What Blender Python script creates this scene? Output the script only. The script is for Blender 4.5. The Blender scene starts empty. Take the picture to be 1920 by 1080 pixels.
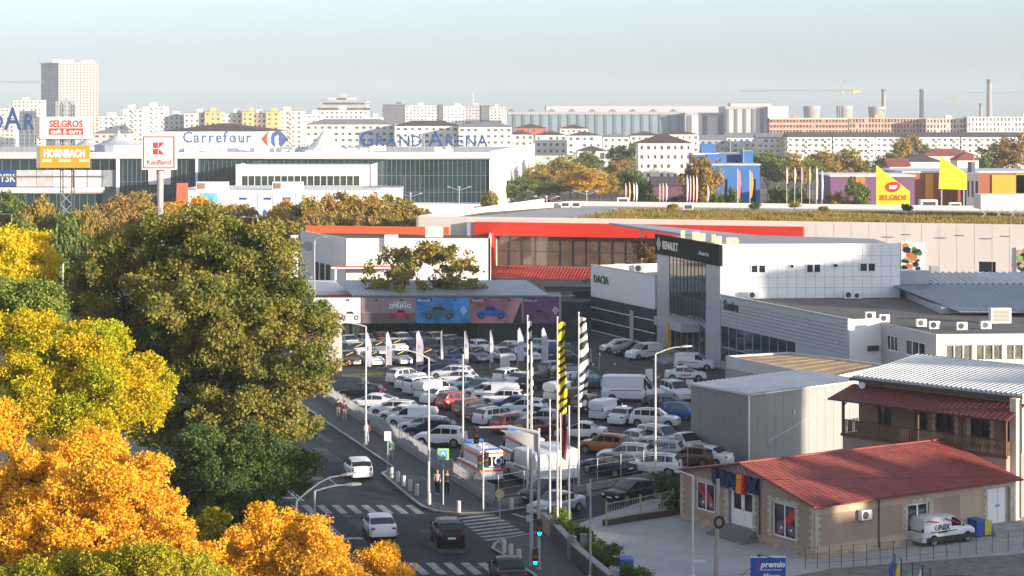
import bpy, bmesh, math, random
import numpy as np
from mathutils import Vector, Matrix
random.seed(7); rng = np.random.default_rng(11)
R = math.radians
sc = bpy.context.scene
COL = sc.collection

# ------------------------------------------------------------------ camera
# eye 27 m above the street, 71 mm lens, level view with the lens shifted down
EYE, FPX, HOR = 27.0, 3800.0, 225.0
cam = bpy.data.objects.new('camera', bpy.data.cameras.new('camera')); COL.objects.link(cam)
cam.location = (0, 0, EYE); cam.rotation_euler = (R(90), 0, 0)
cam.data.sensor_width = 36; cam.data.lens = 36 * FPX / 1920
cam.data.shift_y = -(540 - HOR) / 1920
cam.data.clip_start = 1; cam.data.clip_end = 40000
sc.camera = cam
# ------------------------------------------------------------------ light
SUN_AZ, SUN_EL = 56.0, 8.9          # degrees right of straight behind the camera / above the horizon
S = Vector((math.sin(R(SUN_AZ)) * math.cos(R(SUN_EL)), -math.cos(R(SUN_AZ)) * math.cos(R(SUN_EL)), math.sin(R(SUN_EL))))
w = bpy.data.worlds.new('World'); sc.world = w; w.use_nodes = True
nt = w.node_tree; bg = nt.nodes['Background']
sky = nt.nodes.new('ShaderNodeTexSky'); sky.sky_type = 'NISHITA'; sky.sun_disc = False
sky.sun_elevation = R(SUN_EL); sky.sun_rotation = math.atan2(S.x, S.y)
sky.altitude = 0; sky.air_density = 1.0; sky.dust_density = 0.9; sky.ozone_density = 5.5
sky_sat = nt.nodes.new('ShaderNodeHueSaturation'); sky_sat.inputs['Saturation'].default_value = 0.4      # lowers the saturation of the whole sky
nt.links.new(sky.outputs[0], sky_sat.inputs['Color']); nt.links.new(sky_sat.outputs[0], bg.inputs[0]); bg.inputs[1].default_value = 0.14
sun = bpy.data.objects.new('sun', bpy.data.lights.new('sun', 'SUN')); COL.objects.link(sun)
sun.data.energy = 4.2; sun.data.angle = R(0.55); sun.data.color = (1.0, 0.85, 0.68)
sun.rotation_euler = (-S).to_track_quat('-Z', 'Y').to_euler()
sc.view_settings.view_transform = 'Standard'; sc.view_settings.look = 'None'
sc.view_settings.exposure = 1.38; sc.view_settings.gamma = 1
sc.cycles.max_bounces = 6; sc.cycles.diffuse_bounces = 3; sc.cycles.glossy_bounces = 3
sc.cycles.transparent_max_bounces = 8; sc.cycles.transmission_bounces = 3; sc.cycles.volume_bounces = 1

# ------------------------------------------------------------------ survey helpers
def G(px, py, z=0.0):
    """position on the level z of a point surveyed in the photograph"""
    Y = (EYE - z) * FPX / (py - HOR)
    return ((px - 960) * Y / FPX, Y)
def X_(px, Y): return (px - 960) * Y / FPX
def Z_(py, Y): return EYE - (py - HOR) * Y / FPX
def road_x(q, Y): return q - 0.31 * (Y - 150)

# ------------------------------------------------------------------ materials
MATS = {}
def lin(c):
    return tuple((x / 12.92 if x <= 0.04045 else ((x + 0.055) / 1.055) ** 2.4) for x in c)
def rgb(h):
    return lin(tuple(int(h[i:i + 2], 16) / 255 for i in (0, 2, 4)))
def M(name, col, rough=0.7, var=0.12, scale=0.6, bump=0.0, bscale=8.0, metal=0.0, spec=0.5, stretch=1.0, emit=0, dirt=0.0, coat=0.0):
    if name in MATS: return MATS[name]
    if isinstance(col, str): col = rgb(col)
    m = bpy.data.materials.new(name); m.use_nodes = True
    t = m.node_tree; b = t.nodes['Principled BSDF']
    b.inputs['Roughness'].default_value = rough; b.inputs['Metallic'].default_value = metal
    b.inputs['Specular IOR Level'].default_value = spec
    if coat: b.inputs['Coat Weight'].default_value = coat; b.inputs['Coat Roughness'].default_value = 0.06
    if emit:
        b.inputs['Emission Color'].default_value = (*col, 1); b.inputs['Emission Strength'].default_value = emit
    if var > 0 or bump > 0 or dirt > 0:
        geo = t.nodes.new('ShaderNodeNewGeometry')
        mp = t.nodes.new('ShaderNodeMapping'); t.links.new(geo.outputs['Position'], mp.inputs[0])
        mp.inputs['Scale'].default_value = (1, 1, stretch)
    if var > 0:
        n1 = t.nodes.new('ShaderNodeTexNoise'); n1.inputs['Scale'].default_value = scale; n1.inputs['Detail'].default_value = 6; n1.inputs['Roughness'].default_value = 0.65
        t.links.new(mp.outputs[0], n1.inputs[0])
        mx = t.nodes.new('ShaderNodeMix'); mx.data_type = 'RGBA'
        rp = t.nodes.new('ShaderNodeMapRange'); rp.inputs[1].default_value = 0.3; rp.inputs[2].default_value = 0.7
        t.links.new(n1.outputs[0], rp.inputs[0]); t.links.new(rp.outputs[0], mx.inputs[0])
        mx.inputs[6].default_value = (*[c * (1 - var) for c in col], 1)
        mx.inputs[7].default_value = (*[min(0.95, c * (1 + var)) for c in col], 1)
        out = mx.outputs[2]
        if dirt > 0:
            mp2 = t.nodes.new('ShaderNodeMapping'); t.links.new(geo.outputs['Position'], mp2.inputs[0]); mp2.inputs['Scale'].default_value = (2.2, 2.2, 0.16)
            n2 = t.nodes.new('ShaderNodeTexNoise'); n2.inputs['Scale'].default_value = 1.0; n2.inputs['Detail'].default_value = 5
            t.links.new(mp2.outputs[0], n2.inputs[0])
            r2 = t.nodes.new('ShaderNodeMapRange'); r2.inputs[1].default_value = 0.52; r2.inputs[2].default_value = 0.75; r2.inputs[4].default_value = dirt
            t.links.new(n2.outputs[0], r2.inputs[0])
            m2 = t.nodes.new('ShaderNodeMix'); m2.data_type = 'RGBA'; t.links.new(r2.outputs[0], m2.inputs[0]); t.links.new(out, m2.inputs[6])
            m2.inputs[7].default_value = (*[c * 0.5 for c in col], 1); out = m2.outputs[2]
        t.links.new(out, b.inputs['Base Color'])
    else:
        b.inputs['Base Color'].default_value = (*col, 1)
    if bump > 0:
        n3 = t.nodes.new('ShaderNodeTexNoise'); n3.inputs['Scale'].default_value = bscale; n3.inputs['Detail'].default_value = 5
        t.links.new(mp.outputs[0], n3.inputs[0])
        bp = t.nodes.new('ShaderNodeBump'); bp.inputs['Strength'].default_value = bump; bp.inputs['Distance'].default_value = 0.1
        t.links.new(n3.outputs[0], bp.inputs['Height']); t.links.new(bp.outputs[0], b.inputs['Normal'])
    MATS[name] = m; return m
def leaf_mat(name, cols, big=0.35, trans=0.25):
    """foliage: leaf-to-leaf and clump-to-clump hue differences"""
    if name in MATS: return MATS[name]
    m = bpy.data.materials.new(name); m.use_nodes = True; t = m.node_tree
    t.nodes.remove(t.nodes['Principled BSDF']); out = t.nodes['Material Output']
    geo = t.nodes.new('ShaderNodeNewGeometry')
    n = t.nodes.new('ShaderNodeTexNoise'); n.inputs['Scale'].default_value = big; n.inputs['Detail'].default_value = 3
    t.links.new(geo.outputs['Position'], n.inputs[0])
    mr = t.nodes.new('ShaderNodeMapRange'); mr.inputs[1].default_value = 0.28; mr.inputs[2].default_value = 0.72
    t.links.new(n.outputs[0], mr.inputs[0])
    mi = t.nodes.new('ShaderNodeMix'); mi.data_type = 'FLOAT'; mi.inputs[0].default_value = 0.3
    t.links.new(mr.outputs[0], mi.inputs[2]); t.links.new(geo.outputs['Random Per Island'], mi.inputs[3])
    cr = t.nodes.new('ShaderNodeValToRGB'); e = cr.color_ramp.elements
    while len(e) < len(cols): e.new(0.5)
    for i, c in enumerate(cols):
        e[i].position = 0.1 + 0.8 * i / (len(cols) - 1); e[i].color = (*(rgb(c) if isinstance(c, str) else c), 1)
    t.links.new(mi.outputs[0], cr.inputs[0])
    d = t.nodes.new('ShaderNodeBsdfPrincipled'); d.inputs['Roughness'].default_value = 0.55; d.inputs['Specular IOR Level'].default_value = 0.25
    tr = t.nodes.new('ShaderNodeBsdfTranslucent'); ms = t.nodes.new('ShaderNodeMixShader'); ms.inputs[0].default_value = trans
    t.links.new(cr.outputs[0], d.inputs['Base Color']); t.links.new(cr.outputs[0], tr.inputs[0])
    t.links.new(d.outputs[0], ms.inputs[1]); t.links.new(tr.outputs[0], ms.inputs[2]); t.links.new(ms.outputs[0], out.inputs[0])
    MATS[name] = m; return m

# ------------------------------------------------------------------ mesh builder
class MB:
    def __init__(s): s.v = []; s.f = []; s.m = []
    def add(s, vs, fs, m=0):
        o = len(s.v); s.v += [tuple(p) for p in vs]
        for f in fs: s.f.append(tuple(i + o for i in f)); s.m.append(m)
        return s
    def par(s, o, a, b, c, m=0):                      # parallelepiped: corner + three edge vectors
        o, a, b, c = Vector(o), Vector(a), Vector(b), Vector(c)
        if a.cross(b).dot(c) < 0: a, b = b, a
        p = [o, o + a, o + a + b, o + b, o + c, o + a + c, o + a + b + c, o + b + c]
        return s.add(p, [(3, 2, 1, 0), (4, 5, 6, 7), (0, 1, 5, 4), (1, 2, 6, 5), (2, 3, 7, 6), (3, 0, 4, 7)], m)
    def box(s, c, d, rz=0, m=0):                      # centre x,y, bottom z ; sizes
        ca, sa = math.cos(rz), math.sin(rz)
        a = Vector((ca, sa, 0)) * d[0]; b = Vector((-sa, ca, 0)) * d[1]
        return s.par(Vector(c) - a / 2 - b / 2, a, b, (0, 0, d[2]), m)
    def wall(s, p, q, z0, z1, t, m=0):                # thickness t to the left of p->q
        d = Vector((q[0] - p[0], q[1] - p[1], 0)); n = Vector((-d.y, d.x, 0)).normalized() * t
        return s.par((p[0], p[1], z0), d, n, (0, 0, z1 - z0), m)
    def prism(s, poly, z0, z1, m=0):
        n = len(poly)
        ar = sum(poly[i][0] * poly[(i + 1) % n][1] - poly[(i + 1) % n][0] * poly[i][1] for i in range(n))
        if ar < 0: poly = poly[::-1]
        z1f = z1 if callable(z1) else (lambda x, y: z1)
        vs = [(x, y, z0) for x, y in poly] + [(x, y, z1f(x, y)) for x, y in poly]
        fs = [tuple(range(n - 1, -1, -1)), tuple(range(n, 2 * n))] + [(i, (i + 1) % n, (i + 1) % n + n, i + n) for i in range(n)]
        return s.add(vs, fs, m)
    def sheet(s, poly, z, m=0):
        n = len(poly)
        ar = sum(poly[i][0] * poly[(i + 1) % n][1] - poly[(i + 1) % n][0] * poly[i][1] for i in range(n))
        if ar < 0: poly = poly[::-1]
        return s.add([(x, y, z) for x, y in poly], [tuple(range(n))], m)
    def tube(s, pts, r, n=8, m=0, cap=True):
        pts = [Vector(p) for p in pts]; k = len(pts)
        rr = r if isinstance(r, (list, tuple)) else [r] * k
        o = len(s.v); ref = None
        for i, p in enumerate(pts):
            d = (pts[min(i + 1, k - 1)] - pts[max(i - 1, 0)]).normalized()
            if ref is None: ref = Vector((1, 0, 0)) if abs(d.x) < 0.9 else Vector((0, 1, 0))
            u = d.cross(ref).normalized(); v = d.cross(u); ref = v.cross(d) if v.cross(d).length > 1e-6 else ref
            u = d.cross(ref).normalized(); v = d.cross(u)
            for j in range(n):
                a = 2 * math.pi * j / n; s.v.append(tuple(p + (u * math.cos(a) + v * math.sin(a)) * rr[i]))
        for i in range(k - 1):
            for j in range(n):
                a, b = o + i * n + j, o + i * n + (j + 1) % n
                s.f.append((a, a + n, b + n, b)); s.m.append(m)
        if cap:
            s.f.append(tuple(o + j for j in range(n))); s.m.append(m)
            s.f.append(tuple(o + (k - 1) * n + j for j in range(n - 1, -1, -1))); s.m.append(m)
        return s
    def lathe(s, prof, c=(0, 0, 0), n=12, m=0, axis='z'):
        o = len(s.v); k = len(prof)
        for r, z in prof:
            for j in range(n):
                a = 2 * math.pi * j / n; x, y = r * math.cos(a), r * math.sin(a)
                p = (x, y, z) if axis == 'z' else ((x, -z, y) if axis == 'y' else (z, x, y))
                s.v.append((p[0] + c[0], p[1] + c[1], p[2] + c[2]))
        for i in range(k - 1):
            for j in range(n):
                a, b = o + i * n + j, o + i * n + (j + 1) % n
                s.f.append((a, b, b + n, a + n)); s.m.append(m)
        s.f.append(tuple(o + j for j in range(n - 1, -1, -1))); s.m.append(m)
        s.f.append(tuple(o + (k - 1) * n + j for j in range(n))); s.m.append(m)
        return s
    def ell(s, c, r, n=10, k=6, m=0):
        prof = [(max(1e-3, math.sin(math.pi * i / k)), -math.cos(math.pi * i / k)) for i in range(k + 1)]
        o = len(s.v); s.lathe(prof, n=n, m=m)
        for i in range(o, len(s.v)):
            x, y, z = s.v[i]; s.v[i] = (c[0] + x * r[0], c[1] + y * r[1], c[2] + z * r[2])
        return s
    def text(s, body, o, ex, ez, size, depth=0.05, m=0, align='LEFT', shear=0.0, squeeze=1.0, bold=0.0):
        """flat lettering standing on the plane (ex right, ez up) at o, raised by depth"""
        vs, fs = glyphs(body, align, shear, bold)
        ex, ez = Vector(ex).normalized(), Vector(ez).normalized(); ey = ez.cross(ex).normalized() * -1
        o = Vector(o)
        nrm = ex.cross(ez)                             # towards the reader
        return s.add([o + ex * (p[0] * size * squeeze) + ez * (p[1] * size) + nrm * (depth if p[2] > 0 else 0.0) for p in vs], fs, m)
    def mesh(s, name, mats):
        me = bpy.data.meshes.new(name); me.from_pydata(s.v, [], s.f)
        for mt in (mats if isinstance(mats, (list, tuple)) else [mats]): me.materials.append(mt)
        if len(me.materials) > 1: me.polygons.foreach_set('material_index', s.m)
        me.update(); return me
    def build(s, name, mats, parent=None, smooth=None, **kw):
        return obj(name, s.mesh(name, mats), parent, smooth, **kw)
_gl = {}
def glyphs(body, align, shear, bold):
    key = (body, align, shear, bold)
    if key in _gl: return _gl[key]
    cu = bpy.data.curves.new('t', 'FONT'); cu.body = body; cu.align_x = align; cu.extrude = 0.5; cu.resolution_u = 2
    cu.shear = shear; cu.offset = bold
    o = bpy.data.objects.new('t', cu); COL.objects.link(o)
    dg = bpy.context.evaluated_depsgraph_get(); dg.update()
    me = bpy.data.meshes.new_from_object(o.evaluated_get(dg))
    r = ([tuple(v.co) for v in me.vertices], [tuple(p.vertices) for p in me.polygons])
    bpy.data.objects.remove(o); bpy.data.curves.remove(cu); bpy.data.meshes.remove(me)
    _gl[key] = r; return r
def obj(name, me, parent=None, smooth=None, loc=None, rz=0, kind=None, label=None):
    o = bpy.data.objects.new(name, me); COL.objects.link(o)
    if parent is not None: o.parent = parent
    if loc is not None: o.location = loc
    if rz: o.rotation_euler[2] = rz
    if smooth is not None:
        me.polygons.foreach_set('use_smooth', [True] * len(me.polygons))
        if smooth < 180: me.set_sharp_from_angle(angle=R(smooth))
    if kind: o['kind'] = kind
    if label: o['label'] = label
    return o
def tag(o, label, cat, group=None):
    o['label'] = label; o['category'] = cat
    if group: o['group'] = group
    return o
def thing(name, label, cat, loc=(0, 0, 0), rz=0, group=None):
    o = bpy.data.objects.new(name, None); COL.objects.link(o); o.empty_display_size = 0.3
    o.location = loc; o.rotation_euler[2] = rz
    return tag(o, label, cat, group)
def local(o, px, py, pz=0):                           # world coordinates -> coordinates of an unrotated empty
    return (px - o.location.x, py - o.location.y, pz - o.location.z)
def dup(root, loc, rz=0, label=None, scale=None, mats=None):
    r = root.copy(); COL.objects.link(r); r.location = loc; r.rotation_euler[2] = rz
    if scale: r.scale = scale
    if label: r['label'] = label
    def rec(a, b):
        for ch in a.children:
            c = ch.copy(); COL.objects.link(c); c.parent = b
            if mats and ch.name.split('.')[0] in mats:
                c.material_slots[0].link = 'OBJECT'; c.material_slots[0].material = mats[ch.name.split('.')[0]]
            rec(ch, c)
    kids = list(root.children); rec(root, r)
    return r
def hide_proto(root):                                 # prototypes never stay in the scene
    for ch in list(root.children): hide_proto(ch)
    bpy.data.objects.remove(root)
ORD = ['first', 'second', 'third', 'fourth', 'fifth', 'sixth', 'seventh', 'eighth', 'ninth', 'tenth', 'eleventh', 'twelfth', 'thirteenth', 'fourteenth', 'fifteenth', 'sixteenth']

# facade with real openings: wall sheet p->q (outside on the right of p->q when t>0 goes inward-left)
def holes_wall(mb, p, q, z0, z1, holes, depth=0.18, m=0, t=0.3, mr=None):
    """holes = [(s0,s1,za,zb)] in metres along p->q; outer face on the line p-q, inside to the left"""
    d = Vector((q[0] - p[0], q[1] - p[1], 0)); L = d.length; d.normalize(); n = Vector((-d.y, d.x, 0))
    P = lambda s, z, k=0.0: (p[0] + d.x * s + n.x * k, p[1] + d.y * s + n.y * k, z)
    xs = sorted(set([0, L] + [min(L, max(0, h[i])) for h in holes for i in (0, 1)]))
    zs = sorted(set([z0, z1] + [h[i] for h in holes for i in (2, 3)]))
    ix = {x: i for i, x in enumerate(xs)}; iz = {z: i for i, z in enumerate(zs)}; void = set()
    for h in holes:
        for i in range(ix[min(L, max(0, h[0]))], ix[min(L, max(0, h[1]))]):
            for j in range(iz[h[2]], iz[h[3]]): void.add((i, j))
    for i in range(len(xs) - 1):
        run = None
        for j in range(len(zs)):
            solid = j < len(zs) - 1 and (i, j) not in void
            if solid and run is None: run = zs[j]
            if not solid and run is not None:
                mb.add([P(xs[i], run), P(xs[i + 1], run), P(xs[i + 1], zs[j]), P(xs[i], zs[j])], [(0, 1, 2, 3)], m); run = None
    for h in holes:
        a, b, c, e = h[:4]; k = depth; mm = m if mr is None else mr
        mb.add([P(a, c), P(b, c), P(b, e), P(a, e), P(a, c, k), P(b, c, k), P(b, e, k), P(a, e, k)],
               [(0, 4, 5, 1), (1, 5, 6, 2), (2, 6, 7, 3), (3, 7, 4, 0)], mm)
    mb.add([P(0, z1), P(L, z1), P(L, z1, t), P(0, z1, t)], [(0, 1, 2, 3)], m)
    return P
def pane_in(mb, P, h, depth=0.16, m=0):
    a, b, c, e = h[:4]; mb.add([P(a, c, depth), P(b, c, depth), P(b, e, depth), P(a, e, depth)], [(0, 1, 2, 3)], m)
def frame_in(mb, P, h, fw=0.07, cols=2, rows=1, depth=0.13, proud=0.06, m=0):
    a, b, c, e = h[:4]
    def bar(x0, x1, za, zb):
        o = Vector(P(x0, za, depth)); mb.par(o, Vector(P(x1, za, depth)) - o, Vector(P(x0, za, depth - proud)) - o, (0, 0, zb - za), m)
    bar(a, b, c, c + fw); bar(a, b, e - fw, e); bar(a, a + fw, c + fw, e - fw); bar(b - fw, b, c + fw, e - fw)
    for i in range(1, cols):
        x = a + (b - a) * i / cols; bar(x - fw / 2, x + fw / 2, c + fw, e - fw)
    for j in range(1, rows):
        z = c + (e - c) * j / rows; bar(a + fw, b - fw, z - fw / 2, z + fw / 2)
def corrugated(mb, o, u, v, pitch=0.3, h=0.06, m=0, under=0.12):
    """ribbed sheet: ribs run along v, repeated along u"""
    o, u, v = Vector(o), Vector(u), Vector(v); n = u.cross(v).normalized()
    if n.z < 0: n = -n
    L = u.length; ud = u.normalized(); k = max(2, int(L / pitch)); prof = []
    for i in range(k):
        x = L * i / k; w_ = L / k
        prof += [(x, 0), (x + w_ * 0.62, 0), (x + w_ * 0.7, h), (x + w_ * 0.92, h)]
    prof.append((L, 0))
    vs = [o + ud * a + n * b for a, b in prof] + [o + ud * a + n * b + v for a, b in prof]
    c = len(prof); mb.add(vs, [(i, i + 1, i + 1 + c, i + c) for i in range(c - 1)], m)
    mb.par(o - n * under, u, v, n * (under - 0.02), m)

# shared materials
asphalt = M('asphalt_road', (0.032, 0.037, 0.044), 0.75, 0.3, 0.5, 0.15, 30, spec=0.15)
_mp = [n for n in asphalt.node_tree.nodes if n.type == 'MAPPING'][0]; _mp.vector_type = 'TEXTURE'; _mp.inputs['Rotation'].default_value = (0, 0, math.atan(0.31)); _mp.inputs['Scale'].default_value = (0.8, 9, 1)   # wear along the lanes
asphalt_lot = M('asphalt_lot', (0.068, 0.064, 0.064), 0.85, 0.3, 0.4, 0.2, 25, spec=.2)
paving = M('pavement_asphalt', (0.062, 0.064, 0.068), 0.85, 0.18, 0.5, 0.2, 25)
kerbmat = M('kerb_concrete', (0.30, 0.30, 0.29), 0.8, 0.2, 1.5)
concrete = M('concrete_yard', (0.36, 0.355, 0.35), 0.85, 0.14, 0.35, 0.15, 12)
paint = M('road_paint', (0.27, 0.27, 0.28), 0.7, 0.55, 2.0)
white_wall = M('white_render', (0.80, 0.79, 0.77), 0.75, 0.05, 0.3, dirt=0.10)
white_panel = M('white_panel', (0.80, 0.80, 0.80), 0.5, 0.03, 0.3)
cream = M('cream_render', (0.70, 0.64, 0.55), 0.8, 0.07, 0.3, dirt=0.15)
warmwhite = M('warm_white_render', (0.74, 0.71, 0.66), 0.8, 0.06, 0.3, dirt=0.12)
grey_panel = M('grey_panel', (0.40, 0.42, 0.45), 0.45, 0.06, 0.4, metal=0.15)
glass = M('window_glass', (0.022, 0.030, 0.034), 0.06, 0.0, spec=0.8)
glass_teal = M('curtain_glass', (0.018, 0.045, 0.055), 0.05, 0.35, 0.12, spec=0.8)
frame_white = M('white_frame', (0.78, 0.78, 0.78), 0.5, 0.0)
frame_dark = M('dark_frame', (0.05, 0.05, 0.055), 0.5, 0.0)
steel = M('galvanised_steel', (0.42, 0.43, 0.44), 0.42, 0.12, 1.5, metal=0.55)
pole_white = M('white_pole_paint', (0.52, 0.52, 0.51), 0.45, 0.06, 1.0)
bitumen = M('bitumen_roof', (0.105, 0.098, 0.092), 0.9, 0.3, 0.25, 0.2, 10)
black = M('black_paint', (0.012, 0.012, 0.014), 0.4, 0.0)
darkmetal = M('dark_metal', (0.05, 0.052, 0.055), 0.5, 0.1)
redmat = M('red_cladding', (0.62, 0.028, 0.010), 0.45, 0.05, 0.3)
# ================================================================== SETTING
def structure(name, mb, mat, parent=None, **k):
    o = mb.build(name, mat, parent, **k)
    if parent is None: o['kind'] = 'structure'
    return o
earth = M('dry_ground', (0.13, 0.115, 0.085), 0.95, 0.35, 0.06, 0.2, 2)
structure('ground', MB().sheet([(-9000, -600), (9000, -600), (9000, 16000), (-9000, 16000)], -0.05), earth)
rq = lambda q, Y: (road_x(q, Y), Y)
structure('road', MB().sheet([rq(-25, -60), rq(-8, -60), rq(-8, 118), rq(-8.2, 124.7), (-0.4, 127.5), (1.8, 131.9), (14.6, 145.2), (11.2, 151.2), (0.93, 140.6), (-1.3, 138.7), rq(-9, 142), rq(-7.1, 157), rq(-7.1, 560), rq(-25, 560)], 0.0), asphalt)
lot_poly = [(-1.2, 140.7), (13.2, 154.8), (15, 157), (60, 157), (60, 262), (-31, 262), rq(-4.0, 240)]
structure('car_park', MB().sheet(lot_poly, 0.004), asphalt_lot)
structure('yard', MB().sheet([(2.2, 132), (3.6, 126), (7.5, 100), (70, 100), (70, 152), (14.5, 152)], 0.008), concrete)
gravel = M('rough_gravel', (0.17, 0.16, 0.14), 0.95, 0.4, 1.2, 0.4, 14)
structure('gravel_verge', MB().sheet([G(1500, 1078), G(1560, 1066), G(1920, 1038), (60, 140), (60, 100), G(1400, 1110)], 0.014), gravel)
# pavements (raised 0.13 m) and kerbs
def pavement(name, poly, edge, z=0.13):
    o = structure(name, MB().prism(poly, -0.04, z), paving)
    for i, (a, b) in enumerate(zip(edge[:-1], edge[1:])):
        k = MB(); k.wall(a, b, -0.03, z + 0.012, 0.22)
        k.build('kerb', kerbmat, o)
    return o
edge = [rq(-7.1, 420), rq(-7.1, 240), rq(-7.1, 200), rq(-7.15, 175), rq(-7.1, 157), (-10.0, 154.3), (-8.6, 149), (-6.9, 142.9), (-6.25, 140.9), (-5.2, 139.35), (-3.6, 138.6), (-1.4, 138.75), (0.93, 140.5)]
pavement('pavement', edge + [(0.2, 141.8), (-1.2, 140.95), rq(-4.1, 187), rq(-4.1, 420)], edge)
p2 = [G(1012, 1000), G(943, 1012), G(926, 1021), G(920, 1031), G(949, 1048), G(1000, 1082), (1.6, 112), (3.5, 100)]
pavement('pavement', p2 + [(7.2, 100), (3.4, 126), (2.0, 132.2)], p2)
p3 = [rq(-25, 60), rq(-25, 120), rq(-25, 250), rq(-25, 420)]
structure('pavement', MB().prism([rq(-25, 60), rq(-25, 420), rq(-31, 420), rq(-31, 60)], -0.04, 0.13), paving)
_road = bpy.data.objects['road']; patch_m = M('asphalt_patch', (.042, .044, .05), .8, .25, 1.0); patch_l = M('asphalt_patch_pale', (.085, .087, .09), .8, .25, 1.0)
for q, Y, wd, L, mt in ((-11.2, 160, 1.1, 7, 0), (-15.2, 132, .8, 5, 0), (-11.8, 126.5, 1.6, 3, 1), (-10.4, 147.5, .9, 4.5, 0), (-14.6, 152, 1.3, 6, 1), (-9.4, 170, .7, 12, 0), (-12.2, 113, 1.2, 4, 0)):
    MB().sheet([rq(q, Y), rq(q + wd, Y), rq(q + wd, Y + L), rq(q, Y + L)], .003).build('asphalt_patch', patch_l if mt else patch_m, _road)
_cover = MB().lathe([(.34, 0), (.34, .004)], n=14).mesh('manhole_cover', M('cast_iron', (.03, .03, .032), .6, .2, 4.0))
for q, Y in ((-14.9, 138.2), (-11.0, 133), (-15.4, 160), (-10.6, 122.4)): obj('manhole_cover', _cover, _road, loc=(*rq(q, Y), .002))
for x, y, wd, L, a in ((6, 118, .1, 9, .3), (10.5, 112, .08, 12, 1.2), (8, 127, .06, 10, -.2), (16, 117, .07, 13, .55)):
    c_, s_ = math.cos(a), math.sin(a); MB().sheet([(x, y), (x + L * c_, y + L * s_), (x + L * c_ - wd * s_, y + L * s_ + wd * c_), (x - wd * s_, y + wd * c_)], .011).build('slab_joint', M('joint_dark', (.16, .16, .16), .9, .2), bpy.data.objects['yard'])
# painted markings: each mark is a part of the marking set it belongs to
mk = bpy.data.objects.new('road_marking', None); COL.objects.link(mk); mk['kind'] = 'structure'
_marks = 0
def mark(poly, z=0.006, par=mk, name='painted_line'):
    return MB().sheet(poly, z).build(name, paint, par)
def bar_(p, q, wd):
    d = Vector((q[0] - p[0], q[1] - p[1])).normalized(); n = Vector((-d.y, d.x)) * wd / 2
    return [(p[0] + n.x, p[1] + n.y), (p[0] - n.x, p[1] - n.y), (q[0] - n.x, q[1] - n.y), (q[0] + n.x, q[1] + n.y)]
for i in range(8):                                     # crossing of the side street
    a = (-3.72 + 0.29 * i, 137.2 - 1.0 * i); L = 2.9 + 0.05 * i
    mark(bar_(a, (a[0] + 0.86 * L, a[1] + 0.5 * L), 0.5), name='zebra_stripe')
for i in range(15):                                    # crossing beyond the white saloon
    x = road_x(-9.7 - 1.04 * i, 140.5)
    mark(bar_((x + 0.48, 139.0), (x - 0.48, 142.1), 0.5), name='zebra_stripe')
for i in range(14):                                    # crossing at the near edge
    x = road_x(-10.1 - 1.05 * i, 122)
    mark(bar_((x + 0.5, 120.4), (x - 0.45, 123.6), 0.52), name='zebra_stripe')
for Y in range(60, 400, 9):
    for q in (-13, -20.8):
        if 116 < Y < 128 or 134 < Y < 146: continue
        mark(bar_(rq(q, Y), rq(q, Y + 3), 0.14))
for a, b in ((50, 119), (126, 137.5), (143.5, 400)):
    for q in (-16.75, -17.05): mark(bar_(rq(q, a), rq(q, b), 0.13))
for q0, q1, Y in ((-9.5, -16.6, 117.8), (-17.2, -24.8, 144.8)): mark(bar_(rq(q0, Y), rq(q1, Y), 0.4))
mark(bar_(G(1000, 975), G(960, 945 + 18), 0.3)); mark(bar_((2.5, 134.6), (12.6, 144.9), 0.12))
# bay lines and zebra bars of the car park
lm = bpy.data.objects.new('car_park_marking', None); COL.objects.link(lm); lm['kind'] = 'structure'
for i in range(7):
    a = G(1135 + i * 19, 707); mark(bar_((a[0], a[1] - 1.2), (a[0] + 0.25, a[1] + 1.2), 0.55), 0.01, lm, 'zebra_stripe')
for i in range(5):
    a = G(872 + i * 18, 711 - i * 0.5); mark(bar_((a[0], a[1] - 1.3), (a[0] + 0.3, a[1] + 1.3), 0.55), 0.01, lm, 'zebra_stripe')
for i in range(13):
    a = (-11.5 + 0.96 * i * 1.02, 200 - 2.45 * i)
    mark(bar_((a[0], a[1]), (a[0] + 4.0, a[1] + 2.6), 0.1), 0.01, lm)
for i in range(7):
    a = (2.5 + 0.96 * i * 1.05, 186 - 2.45 * i)
    mark(bar_((a[0], a[1]), (a[0] + 4.0, a[1] + 2.6), 0.1), 0.01, lm)
for i in range(5):
    a = G(905 + i * 45, 895 + i * 7); mark(bar_(a, (a[0] - 1.7, a[1] + 4.6), 0.1), 0.01, lm)
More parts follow.
